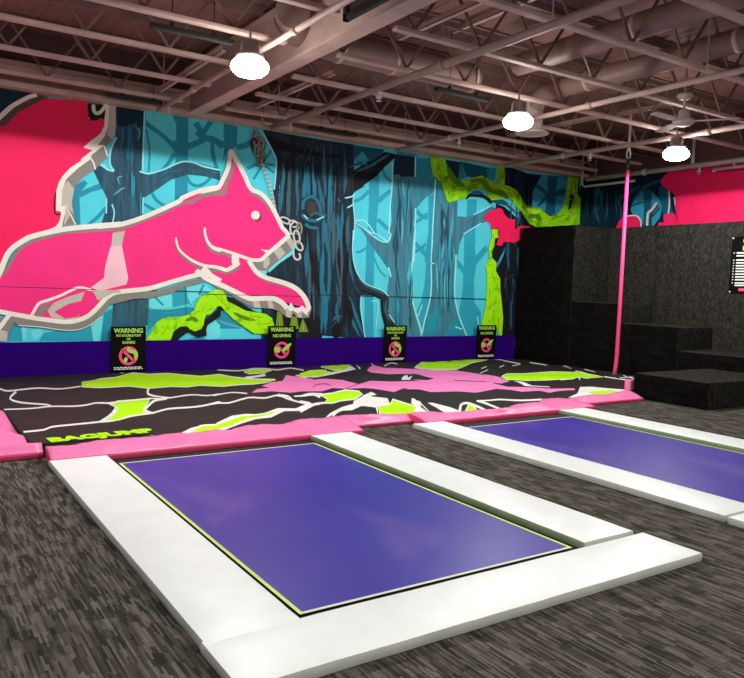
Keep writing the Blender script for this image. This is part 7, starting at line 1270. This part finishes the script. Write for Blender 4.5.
m = MB((.3,9.2,0)); nx, ny = 24, 70; grid = []                             # draped side pad with folds, left of the airbag
for j in range(ny+1):
    row = []; y = 6.97+(11.55-6.97)*j/ny
    for i in range(nx+1):
        x = -.9+(1.03+.9)*i/nx; t = i/nx
        z = .13+.05*math.sin(y*3.1+2.2*math.sin(x*2.3))*(1-t)+.022*math.sin((x*1.6+y*.9)*7+1.4*math.sin(y*2.7))-.03*max(0,t-.9)*10
        row.append(m.V((x,y,max(.02,z))))
    grid.append(row)
for a, b in zip(grid, grid[1:]):
    for k in range(nx): f = m.bm.faces.new((a[k],a[k+1],b[k+1],b[k])); f.smooth = True
rim = [r[0] for r in grid]; 
o = m.build('edge_pad','pink_vinyl',recalc=False); tag(o, 'creased pink vinyl drape along the airbag\'s left side', 'pad', 'pink pads edging the airbag')
md = o.modifiers.new('thick','SOLIDIFY'); md.thickness = .015; md.offset = -1
m = MB((9.55,7.22,0)); m.box((9.53,7.19,.02),(9.58,7.3,.27),bev=.015); tag(m.build('edge_pad','pink_vinyl'), 'narrow upright pink pad behind the low carpeted block', 'pad')

# ------------------------------------------------------------------ trampolines
def pad(x0, y0, x1, y1, parent, inner=None, rs=0, zt=.062):
    """soft rectangular foam pad: puffed top, faint creases"""
    random.seed(rs); m = MB(((x0+x1)/2,(y0+y1)/2,0)); W, L = x1-x0, y1-y0; nx, ny = max(4,int(W/.08)), max(4,int(L/.08)); top = []
    cr = [(random.random(), random.uniform(-.5,.5)) for _ in range(7)]
    for j in range(ny+1):
        row = []
        for i in range(nx+1):
            u, v = i/nx, j/ny; e = min(u*W,(1-u)*W,v*L,(1-v)*L)
            z = zt-.008*max(0,1-e/.02)**2+.003*min(1,e/.1)
            for c, s in cr:
                d = ((v if L > W else u)-c-s*.06*((u if L > W else v)-.5))*max(L,W); z -= .0018*math.exp(-(d/.018)**2)
            z += .0008*math.sin(u*W*9+rs)*math.sin(v*L*5+rs*2)
            row.append(m.V((x0+u*W,y0+v*L,z)))
        top.append(row)
    for a, b in zip(top, top[1:]):
        for k in range(nx): f = m.bm.faces.new((a[k],a[k+1],b[k+1],b[k])); f.smooth = True
    edge = [top[0][i] for i in range(nx+1)]+[top[j][nx] for j in range(1,ny+1)]+[top[ny][i] for i in range(nx-1,-1,-1)]+[top[j][0] for j in range(ny-1,0,-1)]
    n = len(edge); out = []
    for a, b in zip(edge, edge[1:]+edge[:1]):
        e = m.bm.edges.get((a, b))
        if e: e.smooth = False
    for zz, push in ((zt*.55,.006),(.004,0)):
        ring = []
        for v in edge:
            c = v.co; dx = -1 if abs(c.x+W/2) < 1e-4 else (1 if abs(c.x-W/2) < 1e-4 else 0); dy = -1 if abs(c.y+L/2) < 1e-4 else (1 if abs(c.y-L/2) < 1e-4 else 0)
            wob = .003*math.sin((c.x+c.y)*16+rs)
            ring.append(m.bm.verts.new((c.x+dx*(push+wob*.5), c.y+dy*(push+wob*.5), zz)))
        out.append(ring)
    for a, b in ((edge,out[0]),(out[0],out[1])):
        for k in range(n):
            f = m.bm.faces.new((a[k],b[k],b[(k+1)%n],a[(k+1)%n])); f.smooth = True
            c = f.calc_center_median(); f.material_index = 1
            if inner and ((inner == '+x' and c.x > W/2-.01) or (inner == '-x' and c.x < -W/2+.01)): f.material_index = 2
    m.bm.faces.new(out[1][::-1])
    return m.build('pad',['white_vinyl','vinyl_side_shade','vinyl_lime_bounce'],parent)
def trampoline(x0, bx0, bx1, x1, yf, by0, by1, yb, label, rs):
    t = empty('trampoline', ((x0+x1)/2,(yf+yb)/2,0), label, 'trampoline')
    m = MB(((bx0+bx1)/2,(by0+by1)/2,.003)); m.box((x0+.1,yf+.1,.001),(x1-.1,yb-.02,.006)); m.build('frame','bed_black',t)
    m = MB(((bx0+bx1)/2,(by0+by1)/2,.01)); nx, ny = 16, 26; rows = []
    for j in range(ny+1):
        rows.append([m.V((bx0+(bx1-bx0)*i/nx, by0+(by1-by0)*j/ny, .02-.009*math.sin(PI*i/nx)*math.sin(PI*j/ny))) for i in range(nx+1)])
    for a, b in zip(rows, rows[1:]):
        for k in range(nx): m.bm.faces.new((a[k],a[k+1],b[k+1],b[k])).smooth = True
    m.build('jump_bed','purple_bed',t)
    m = MB(((bx0+bx1)/2,(by0+by1)/2,.021)); w = .022; z = .021
    m.face(((bx0-w,by0-w,z),(bx0,by0-w,z),(bx0,by1+w,z),(bx0-w,by1+w,z))); m.face(((bx1,by0-w,z),(bx1+w,by0-w,z),(bx1+w,by1+w,z),(bx1,by1+w,z)))
    m.face(((bx0,by0-w,z),(bx1,by0-w,z),(bx1,by0,z),(bx0,by0,z)),1); m.face(((bx0,by1,z),(bx1,by1,z),(bx1,by1+w,z),(bx0,by1+w,z)),1)
    m.build('edge_stripe',['lime_stripe','pale_stripe'],t)
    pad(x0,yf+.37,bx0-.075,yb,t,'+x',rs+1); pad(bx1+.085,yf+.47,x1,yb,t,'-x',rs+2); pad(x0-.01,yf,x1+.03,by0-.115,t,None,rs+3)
    return t
t1 = trampoline(1.115,1.65,3.5,4.05,2.50,3.03,6.27,6.485,'nearer purple trampoline in the foreground, framed by three white pads',1)
t2 = trampoline(4.93,5.44,7.2,7.76,2.5,2.95,6.27,6.565,'purple trampoline on the right, cut off by the picture\'s edge, beside the low carpeted block',11)

# ------------------------------------------------------------------ carpeted launch platform
lp = empty('launch_platform',(11.95,9.9,0),'tall black carpeted launch tower with steps down along its side','platform')
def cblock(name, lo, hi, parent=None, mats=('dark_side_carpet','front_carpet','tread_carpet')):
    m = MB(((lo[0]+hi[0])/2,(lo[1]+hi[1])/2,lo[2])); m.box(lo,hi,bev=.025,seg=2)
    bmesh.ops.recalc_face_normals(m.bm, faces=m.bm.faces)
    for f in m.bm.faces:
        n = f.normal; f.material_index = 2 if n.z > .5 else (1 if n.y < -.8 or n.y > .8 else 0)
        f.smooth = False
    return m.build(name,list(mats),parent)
SX = 11.46
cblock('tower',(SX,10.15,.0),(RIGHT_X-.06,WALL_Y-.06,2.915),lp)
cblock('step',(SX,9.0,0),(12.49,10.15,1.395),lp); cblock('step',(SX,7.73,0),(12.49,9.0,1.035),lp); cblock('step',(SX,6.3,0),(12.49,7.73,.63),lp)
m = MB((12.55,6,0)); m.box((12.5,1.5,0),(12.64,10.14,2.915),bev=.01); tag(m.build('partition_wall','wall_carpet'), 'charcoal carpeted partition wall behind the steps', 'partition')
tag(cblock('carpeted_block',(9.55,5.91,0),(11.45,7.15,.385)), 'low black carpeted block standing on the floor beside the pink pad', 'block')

# rules board on the partition
rb = MB((12.49,7.02,1.655)); rb.box((12.478,6.55,1.655),(12.498,7.475,2.645),bev=.006,seg=1); rb = rb.build('rules_board','sign_black'); tag(rb, 'black rules board with rows of white text on the carpeted partition', 'sign')
m = MB((12.477,7,1.655)); zs = [2.36,2.31]+[2.235-.049*k for k in range(8)]+[1.835,1.795]
for i, z in enumerate(zs):
    m.box((12.474,6.62+.05*((i*7)%3),z-.012),(12.4775,7.37,z+.012))
    if i not in (1,11): m.box((12.474,7.405,z-.01),(12.4775,7.425,z+.01))
m.build('text_rows','sign_white',rb)
text_mesh('heading','S',.32,(-.0185,.17,.745),(PI/2,0,-PI/2),'sign_green',rb,bold=.012,depth=.001,squash=1.0)
m = MB((12.477,7,1.655)); m.box((12.474,7.0,1.695),(12.4775,7.29,1.745),bev=.001,seg=1); m.build('emblem','sign_pink',rb)
for y_, z_ in ((7.45,2.62),(7.45,1.68)):
    m = MB((12.477,y_,z_)); m.box((12.473,y_-.012,z_-.012),(12.478,y_+.012,z_+.012)); m.build('fixing_screw','sign_white',rb)

# ------------------------------------------------------------------ roof steel
def joist(y, x0, x1, label, phase=0.0):
    zb, zt = 4.27, 4.93
    t = empty('roof_joist',((x0+x1)/2,y,zb),label,'joist','bar joists under the roof deck')
    m = MB(((x0+x1)/2,y,zb)); 
    m.box((x0+.25,y-.05,zb-.03),(x1-.25,y+.05,zb+.02),bev=.012)
    m.build('bottom_chord','steel',t)
    m = MB(((x0+x1)/2,y,zt)); m.box((x0,y-.075,zt+.065),(x1,y+.075,zt+.085)); m.box((x0,y-.02,zt-.01),(x1,y+.02,zt+.07)); m.build('top_chord','steel_dark',t)
    m = MB(((x0+x1)/2,y,zb)); p = .94; x = x0+.3+phase; prev = (x0+.03,y,zt); up = False
    while x < x1-.3:
        q = (x,y,zb+.02) if not up else (x,y,zt)
        m.bar(prev,q,.028); prev = q; up = not up; x += p/2
    m.bar(prev,(x1-.03,y,zt),.028); m.build('web','steel_dark',t)
    return t
JY = [11.1-1.15*k for k in range(9)]
ORD = ['nearest the mural wall','second out from the mural wall','third out from the mural wall','fourth out from the mural wall','fifth out from the mural wall','sixth out from the mural wall','seventh out from the mural wall','eighth out from the mural wall','ninth out from the mural wall']
for k, y in enumerate(JY):
    joist(y,4.2,RIGHT_X-.02,'dusty pink steel bar joist right of the main girder, '+ORD[k],.2*(k%3))
    if k < 5: joist(y,-5,4.02,'dusty pink steel bar joist left of the main girder, '+ORD[k],.31*(k%2))
m = MB((4.11,3,4.5)); m.box((4.0,-6,4.19),(4.22,11.7,4.215)); m.box((4.1,-6,4.215),(4.12,11.7,4.9)); m.box((4.0,-6,4.9),(4.22,11.7,4.925))
tag(m.build('roof_girder','steel'), 'deep steel roof girder running from the mural wall overhead', 'girder')
# bridging angles between joists
def bridging(x, y0, y1, z, label):
    m = MB((x,(y0+y1)/2,z)); m.box((x-.03,y0,z),(x+.03,y1,z+.008)); m.box((x-.03,y0,z),(x-.022,y1,z+.06))
    tag(m.build('bridging_angle','steel'), label, 'bridging', 'bridging angles tying the joists')
bridging(4.95,8.6,11.1,4.33,'thin bridging angle between joists right of the lamp over the squirrel')
bridging(3.42,8.6,11.1,4.33,'thin bridging angle left of the lamp over the squirrel')
bridging(5.3,5.35,7.65,4.6,'thin bridging angle crossing above the large round duct')
bridging(6.3,5.35,7.85,4.94,'thin bridging angle near the middle of the roof, up under the deck')
bridging(9.42,7.65,9.95,4.33,'thin bridging angle between joists right of the hanging air diffuser')
bridging(10.7,7.5,8.75,4.66,'short steel strut carrying the pink rope\'s chain')

# ------------------------------------------------------------------ sprinkler pipes
def pipe(x, y0, y1, z, r, mat, drops, label):
    t = empty('sprinkler_pipe',(x,(y0+y1)/2,z),label,'pipe')
    m = MB((x,(y0+y1)/2,z)); m.tube([(x,y0,z),(x,y1,z)],r,12); 
    m.build('main_pipe',mat,t)
    for y in drops:
        m = MB((x,y,z)); m.tube([(x,y,z),(x,y,z-.1)],r*.45,8); m.tube([(x,y,z-.1),(x,y,z-.13)],r*.9,8); m.tube([(x,y,z-.13),(x,y,z-.16)],r*.3,6); m.tube([(x,y,z-.16),(x,y,z-.166)],r*.85,10)
        m.build('sprinkler_head','pipe_white',t)
    for y in (y1-.25,(y0+y1)/2+1.5,y0+1.2):
        m = MB((x,y,z)); m.tube([(x,y,z),(x,y,DECK_Z)],.009,6); m.build('hanger_rod','steel',t)
    yy = y0+2.0
    while yy < y1:
        m = MB((x,yy,z)); m.tube([(x,yy,z),(x,yy+.09,z)],r*1.3,12); m.build('coupling',mat,t); yy += 2.95
    return t
pipe(3.5,-4,11.4,4.14,.033,'steel',(10.9,),'brown sprinkler pipe left of the lamp over the squirrel')
pipe(5.4,-4,11.4,4.15,.045,'pipe_paint',(10.72,8.2),'pale sprinkler pipe rising from the top of the great dark trunk')
pipe(7.94,-4,11.4,4.095,.036,'steel',(9.6,),'brown sprinkler pipe passing in front of the hanging air diffuser')
pipe(10.68,-4,11.4,4.13,.042,'steel',(9.2,),'brown sprinkler pipe just beneath the ceiling fan')
p5 = pipe(13.1,-4,11.35,4.09,.05,'pipe_white',(8.6,),'white sprinkler pipe along the top of the pink side wall')
m = MB((13.1,7.9,3.96)); m.tube([(13.1,8.29,3.97),(13.1,6.2,3.97)],.028,10); m.tube([(13.1,8.29,3.97),(13.1,8.3,3.93)],.03,8); m.tube([(13.1,7.9,3.97),(13.1,7.9,4.09)],.02,8); m.build('branch_pipe','pipe_white',p5)
m = MB((13.1,8.75,4.3)); m.tube([(13.1,8.75,4.09),(13.1,8.75,4.6)],.03,8); m.build('riser','pipe_white',p5)
def droppipe(pts_, r, label, mat='pipe_paint'):
    m = MB(pts_[0]); m.tube(pts_,r,10); tag(m.build('conduit_pipe',mat), label, 'pipe')
droppipe([(5.2,11.35,5.02),(5.2,11.35,4.2),(5.22,11.35,4.16),(5.33,11.35,4.15)],.022,'short bent drop pipe at the mural wall above the painted chain')
droppipe([(12.9,11.3,5.02),(12.9,11.3,3.95),(12.88,11.2,3.9),(12.88,9.9,3.9)],.025,'white bent pipe in the corner above the black tower','pipe_white')

# ------------------------------------------------------------------ ducts
def duct(path, r, label, bands=(), extra=None):
    o = MB(path[0]); o.tube(path,r,28,cap=True); d = o.build('air_duct','duct_paint'); tag(d, label, 'duct')
    for a, b in bands:
        m = MB(a); m.tube([a,b],r*1.04,28); m.build('duct_collar','steel',d)
    return d
def arc(c, r, a0, a1, plane, n=10):
    out = []
    for k in range(n+1):
        a = a0+(a1-a0)*k/n; u, v = r*math.cos(a), r*math.sin(a)
        out.append((c[0]+u, c[1]+v, c[2]) if plane == 'xy' else (c[0], c[1]+u, c[2]+v))
    return out
duct([(6.98,-5.9,4.54),(6.98,6.7,4.54)]+[(6.98,7.3,4.54)],.14,'round duct overhead, left one of the two running towards the viewer',[((6.98,3.8,4.54),(6.98,3.86,4.54)),((6.98,5.4,4.54),(6.98,5.46,4.54))])
d2 = duct([(8.3,-5.9,4.56),(8.3,7.98,4.56)]+[(8.3,8.3-.6*math.cos(a)-.0,4.62-.35+.35*math.cos(a*0)) for a in ()]+[(8.3,7.98+.32*math.sin(a),4.56-.32*(1-math.cos(a))) for a in (.3,.6,.9,1.2,1.5)],.14,'round duct overhead whose end bends down into the hanging air diffuser',[((8.3,5.0,4.56),(8.3,5.06,4.56)),((8.3,7.2,4.56),(8.3,7.26,4.56))])
m = MB((8.3,8.3,4.0)); m.lathe((8.3,8.3,3.99),[(.15,.5),(.15,.06),(.16,.05),(.25,0),(.25,-.015),(.235,-.015),(.14,.02),(.08,.0),(.0,.0)],32); m.build('diffuser','fan_white',d2)
d3 = duct([(3.75,7.45,4.55),(3.85,7.7,4.55),(4.05,7.95,4.55),(4.35,8.12,4.55),(4.7,8.2,4.55),(5.6,8.2,4.55),(7.0,8.2,4.55)],.19,'large round duct with an elbow beside the main girder',[((5.55,8.2,4.55),(5.6,8.2,4.55)),((6.9,8.2,4.55),(6.95,8.2,4.55)),((4.75,8.2,4.55),(4.8,8.2,4.55))])
m = MB((4.6,7.9,4.7)); m.tube([(4.6,8.1,4.58),(4.6,7.85,4.58)],.09,18); m.tube([(4.6,7.85,4.58),(4.6,7.82,4.58)],.1,18); m.build('duct_branch','duct_paint',d3)
# dark framed panel hung beside the girder
hp = MB((3.7,5.6,4.1)); hp.box((3.69,3.9,4.14),(3.705,6.2,4.9)); hp = hp.build('framed_screen','dark_panel'); tag(hp, 'dark screen in a black frame hung beside the main girder', 'screen')
m = MB((3.7,5.6,4.1)); m.box((3.67,3.9,4.09),(3.725,6.24,4.15)); m.box((3.67,6.18,4.09),(3.725,6.24,4.95)); m.box((3.67,3.9,4.9),(3.725,6.24,4.95)); m.build('frame','black_metal',hp)

# ------------------------------------------------------------------ lamps
def lamp_parts(t, x, y, z):
    m = MB((x,y,z)); m.lathe((x,y,z),[(.0,-.085),(.08,-.08),(.14,-.062),(.185,-.025),(.2,.015),(.19,.05),(.16,.085),(.12,.105)],28); m.build('lens','lamp_lens',t)
    m = MB((x,y,z)); m.lathe((x,y,z),[(.14,.105),(.15,.13),(.1,.16),(.1,.26),(.07,.28),(0,.28)],28); m.build('housing','galvanised',t)
    m = MB((x,y,z)); m.tube([(x,y,z+.26),(x,y,4.25)],.012,8); m.build('hanger_rod','steel',t)
def lamp(x, y, label, z=3.8):
    t = empty('high_bay_lamp',(x,y,z),label,'lamp','round high bay lamps'); lamp_parts(t,x,y,z)
    return t
def copy_tree(o, parent=None):
    c = o.copy(); C.objects.link(c)
    if parent: c.parent = parent
    for ch_ in list(o.children): copy_tree(ch_, c)
    return c
LX = [-.48, 3.2, 7.05, 10.5]
L0 = lamp(3.2,7.32,'glowing round lamp over the squirrel, leftmost of the three lamps in view')
LAMPS = [(3.2,7.32)]
for x, y, lab in ((7.05,7.32,'glowing round lamp beside the hanging air diffuser'),(10.5,7.32,'glowing round lamp beneath the ceiling fan, above the pink side wall')):
    c = copy_tree(L0); c.location = (x,y,3.8); c['label'] = lab; LAMPS.append((x,y))
for y in (7.32,1.2,-4.6):
    for x in LX:
        if (x,y) in LAMPS: continue
        if y == 7.32 or True:
            c = copy_tree(L0); c.location = (x,y,3.8); c['label'] = 'round high bay lamp of the hall\'s grid, outside the picture'; LAMPS.append((x,y))
for x, y in LAMPS:
    ld = bpy.data.lights.new('lamp_light','SPOT'); ld.spot_size = math.radians(178.5); ld.spot_blend = .03; ld.shadow_soft_size = .05; ld.energy = 212*(1 if y > 5 else .47); ld.color = (.985,1,.965)
    lo = bpy.data.objects.new('lamp_light',ld); lo.location = (x,y,3.655); C.objects.link(lo)

# ------------------------------------------------------------------ ceiling fan
fx, fy, fz = 9.1, 6.26, 3.95
fan = empty('ceiling_fan',(fx,fy,fz),'white three bladed ceiling fan hanging on a rod above the right lamp','fan')
m = MB((fx,fy,fz)); m.lathe((fx,fy,fz),[(0,-.06),(.1,-.055),(.14,-.02),(.14,.02),(.08,.05),(.07,.14),(.04,.16),(0,.16)],20); m.build('motor','fan_white',fan)
m = MB((fx,fy,fz)); m.tube([(fx,fy,fz+.15),(fx,fy,DECK_Z)],.018,8); m.build('downrod','fan_white',fan)
m = MB((fx,fy,fz)); m.lathe((fx,fy,fz+.34),[(0,-.05),(.07,-.045),(.11,0),(.09,.03),(0,.05)],18); m.build('canopy','fan_white',fan)
for k in range(3):
    a = math.radians(-57+120*k); c, s = math.cos(a), math.sin(a); m = MB((fx,fy,fz)); tl = .025
    q = [(.12,-.03),(.3,-.065),(.68,-.06),(.7,-.04),(.7,.04),(.68,.06),(.3,.065),(.12,.03)]
    T = lambda u, v, d: (fx+u*c-v*s, fy+u*s+v*c, fz+v*.1+d)
    m.face([T(u,v,.006) for u, v in q]); m.face([T(u,v,-.006) for u, v in reversed(q)])
    for (u0,v0),(u1,v1) in zip(q,q[1:]+q[:1]): m.face([T(u0,v0,-.006),T(u1,v1,-.006),T(u1,v1,.006),T(u0,v0,.006)])
    m.build('blade','fan_white',fan)

# ------------------------------------------------------------------ hanging pink rope
rx, ry = 10.8, 8.46
rope = empty('hanging_rope',(rx,ry,.12),'pink sleeved rope hanging on a chain from the roof to the airbag','rope')
m = MB((rx,ry,.12)); m.tube([(rx,ry,3.72),(rx,ry,1.2),(rx-.005,ry,.5),(rx-.02,ry,.28),(rx-.05,ry,.135)],[.032,.034,.036,.034,.028],14); m.build('sleeve','pink_rope',rope)
m = MB((rx,ry,3.7)); m.tube([(rx,ry,3.70),(rx,ry,3.92)],.03,10); m.build('swivel','black_metal',rope)
m = MB((rx,ry,3.92)); m.tube([(rx+.05*math.cos(a),ry,4.0+.085*math.sin(a)) for a in [2*PI*k/14 for k in range(15)]],.013,6,cap=False); m.build('carabiner','galvanised',rope)
m = MB((rx,ry,4.05)); z = 4.09; k = 0
while z < 4.66:
    pth = []
    for i in range(11):
        a = 2*PI*i/10; u, w_ = .018*math.cos(a), .036*math.sin(a); pth.append((rx+(u if k%2 else 0), ry+(0 if k%2 else u), z+w_))
    m.tube(pth,.011,6,cap=False); z += .056; k += 1
m.build('chain','pipe_white',rope)
m = MB((rx,ry,.12)); m.tube([(rx-.05,ry,.14),(rx-.09,ry-.05,.13),(rx-.22,ry-.25,.125)],[.024,.018,.01],8); m.build('tail','black_metal',rope)

# ------------------------------------------------------------------ black light bars
def blbar(x0, x1, y, z, label):
    t = empty('black_light_bar',((x0+x1)/2,y,z),label,'light bar','slim black light bars under the joists')
    m = MB(((x0+x1)/2,y,z)); m.box((x0,y-.035,z),(x1,y+.035,z+.05),bev=.006,seg=1); m.build('housing','black_metal',t)
    m = MB(((x0+x1)/2,y,z)); m.box((x0+.03,y-.02,z-.01),(x1-.03,y+.02,z)); m.build('tube_cover','dark_panel',t)
    for u in (.25,.75):
        m = MB((x0+(x1-x0)*u,y,z)); m.box((x0+(x1-x0)*u-.02,y-.02,z+.05),(x0+(x1-x0)*u+.02,y+.02,z+.09)); m.tube([(x0+(x1-x0)*u,y,z+.08),(x0+(x1-x0)*u,y,DECK_Z)],.006,6); m.build('bracket','black_metal',t)
blbar(2.32,3.24,7.86,4.18,'slim black light bar just left of the lamp over the squirrel')
blbar(6.1,7.03,7.9,4.18,'slim black light bar left of the lamp by the air diffuser')
blbar(2.7,3.63,11.3,4.2,'slim black light bar at the wall above the teal tree beside the squirrel\'s tail')
blbar(6.05,7.0,11.3,4.2,'slim black light bar at the wall above the great dark trunk')
blbar(11.5,12.4,9.05,4.2,'slim black light bar right of the pink rope\'s chain')

# ------------------------------------------------------------------ camera and world
cam = bpy.data.cameras.new('camera'); cam.sensor_fit = 'HORIZONTAL'; cam.sensor_width = 36; cam.lens = 36*737.314/744; cam.clip_end = 100
co = bpy.data.objects.new('camera',cam); C.objects.link(co)
yaw, pit, rol = 0.5839029582, 0.0737232351, 0.0326223622
F = Vector((math.sin(yaw)*math.cos(pit), math.cos(yaw)*math.cos(pit), -math.sin(pit))); R0 = Vector((math.cos(yaw),-math.sin(yaw),0)); U0 = R0.cross(F)
R1 = R0*math.cos(rol)+U0*math.sin(rol); U1 = -R0*math.sin(rol)+U0*math.cos(rol)
co.matrix_world = Matrix(((R1.x,U1.x,-F.x,0),(R1.y,U1.y,-F.y,0),(R1.z,U1.z,-F.z,1.6),(0,0,0,1)))
sc = bpy.context.scene; sc.camera = co
w = bpy.data.worlds.new('hall_air'); sc.world = w; w.use_nodes = True
w.node_tree.nodes['Background'].inputs['Color'].default_value = (.9,.8,.8,1); w.node_tree.nodes['Background'].inputs['Strength'].default_value = .02
sc.view_settings.view_transform = 'Standard'; sc.view_settings.look = 'None'; sc.view_settings.gamma = 1; sc.view_settings.use_curve_mapping = False
sc.view_settings.exposure = 0.28
sc.cycles.max_bounces = 6; sc.cycles.diffuse_bounces = 4; sc.cycles.glossy_bounces = 3; sc.cycles.sample_clamp_indirect = 4
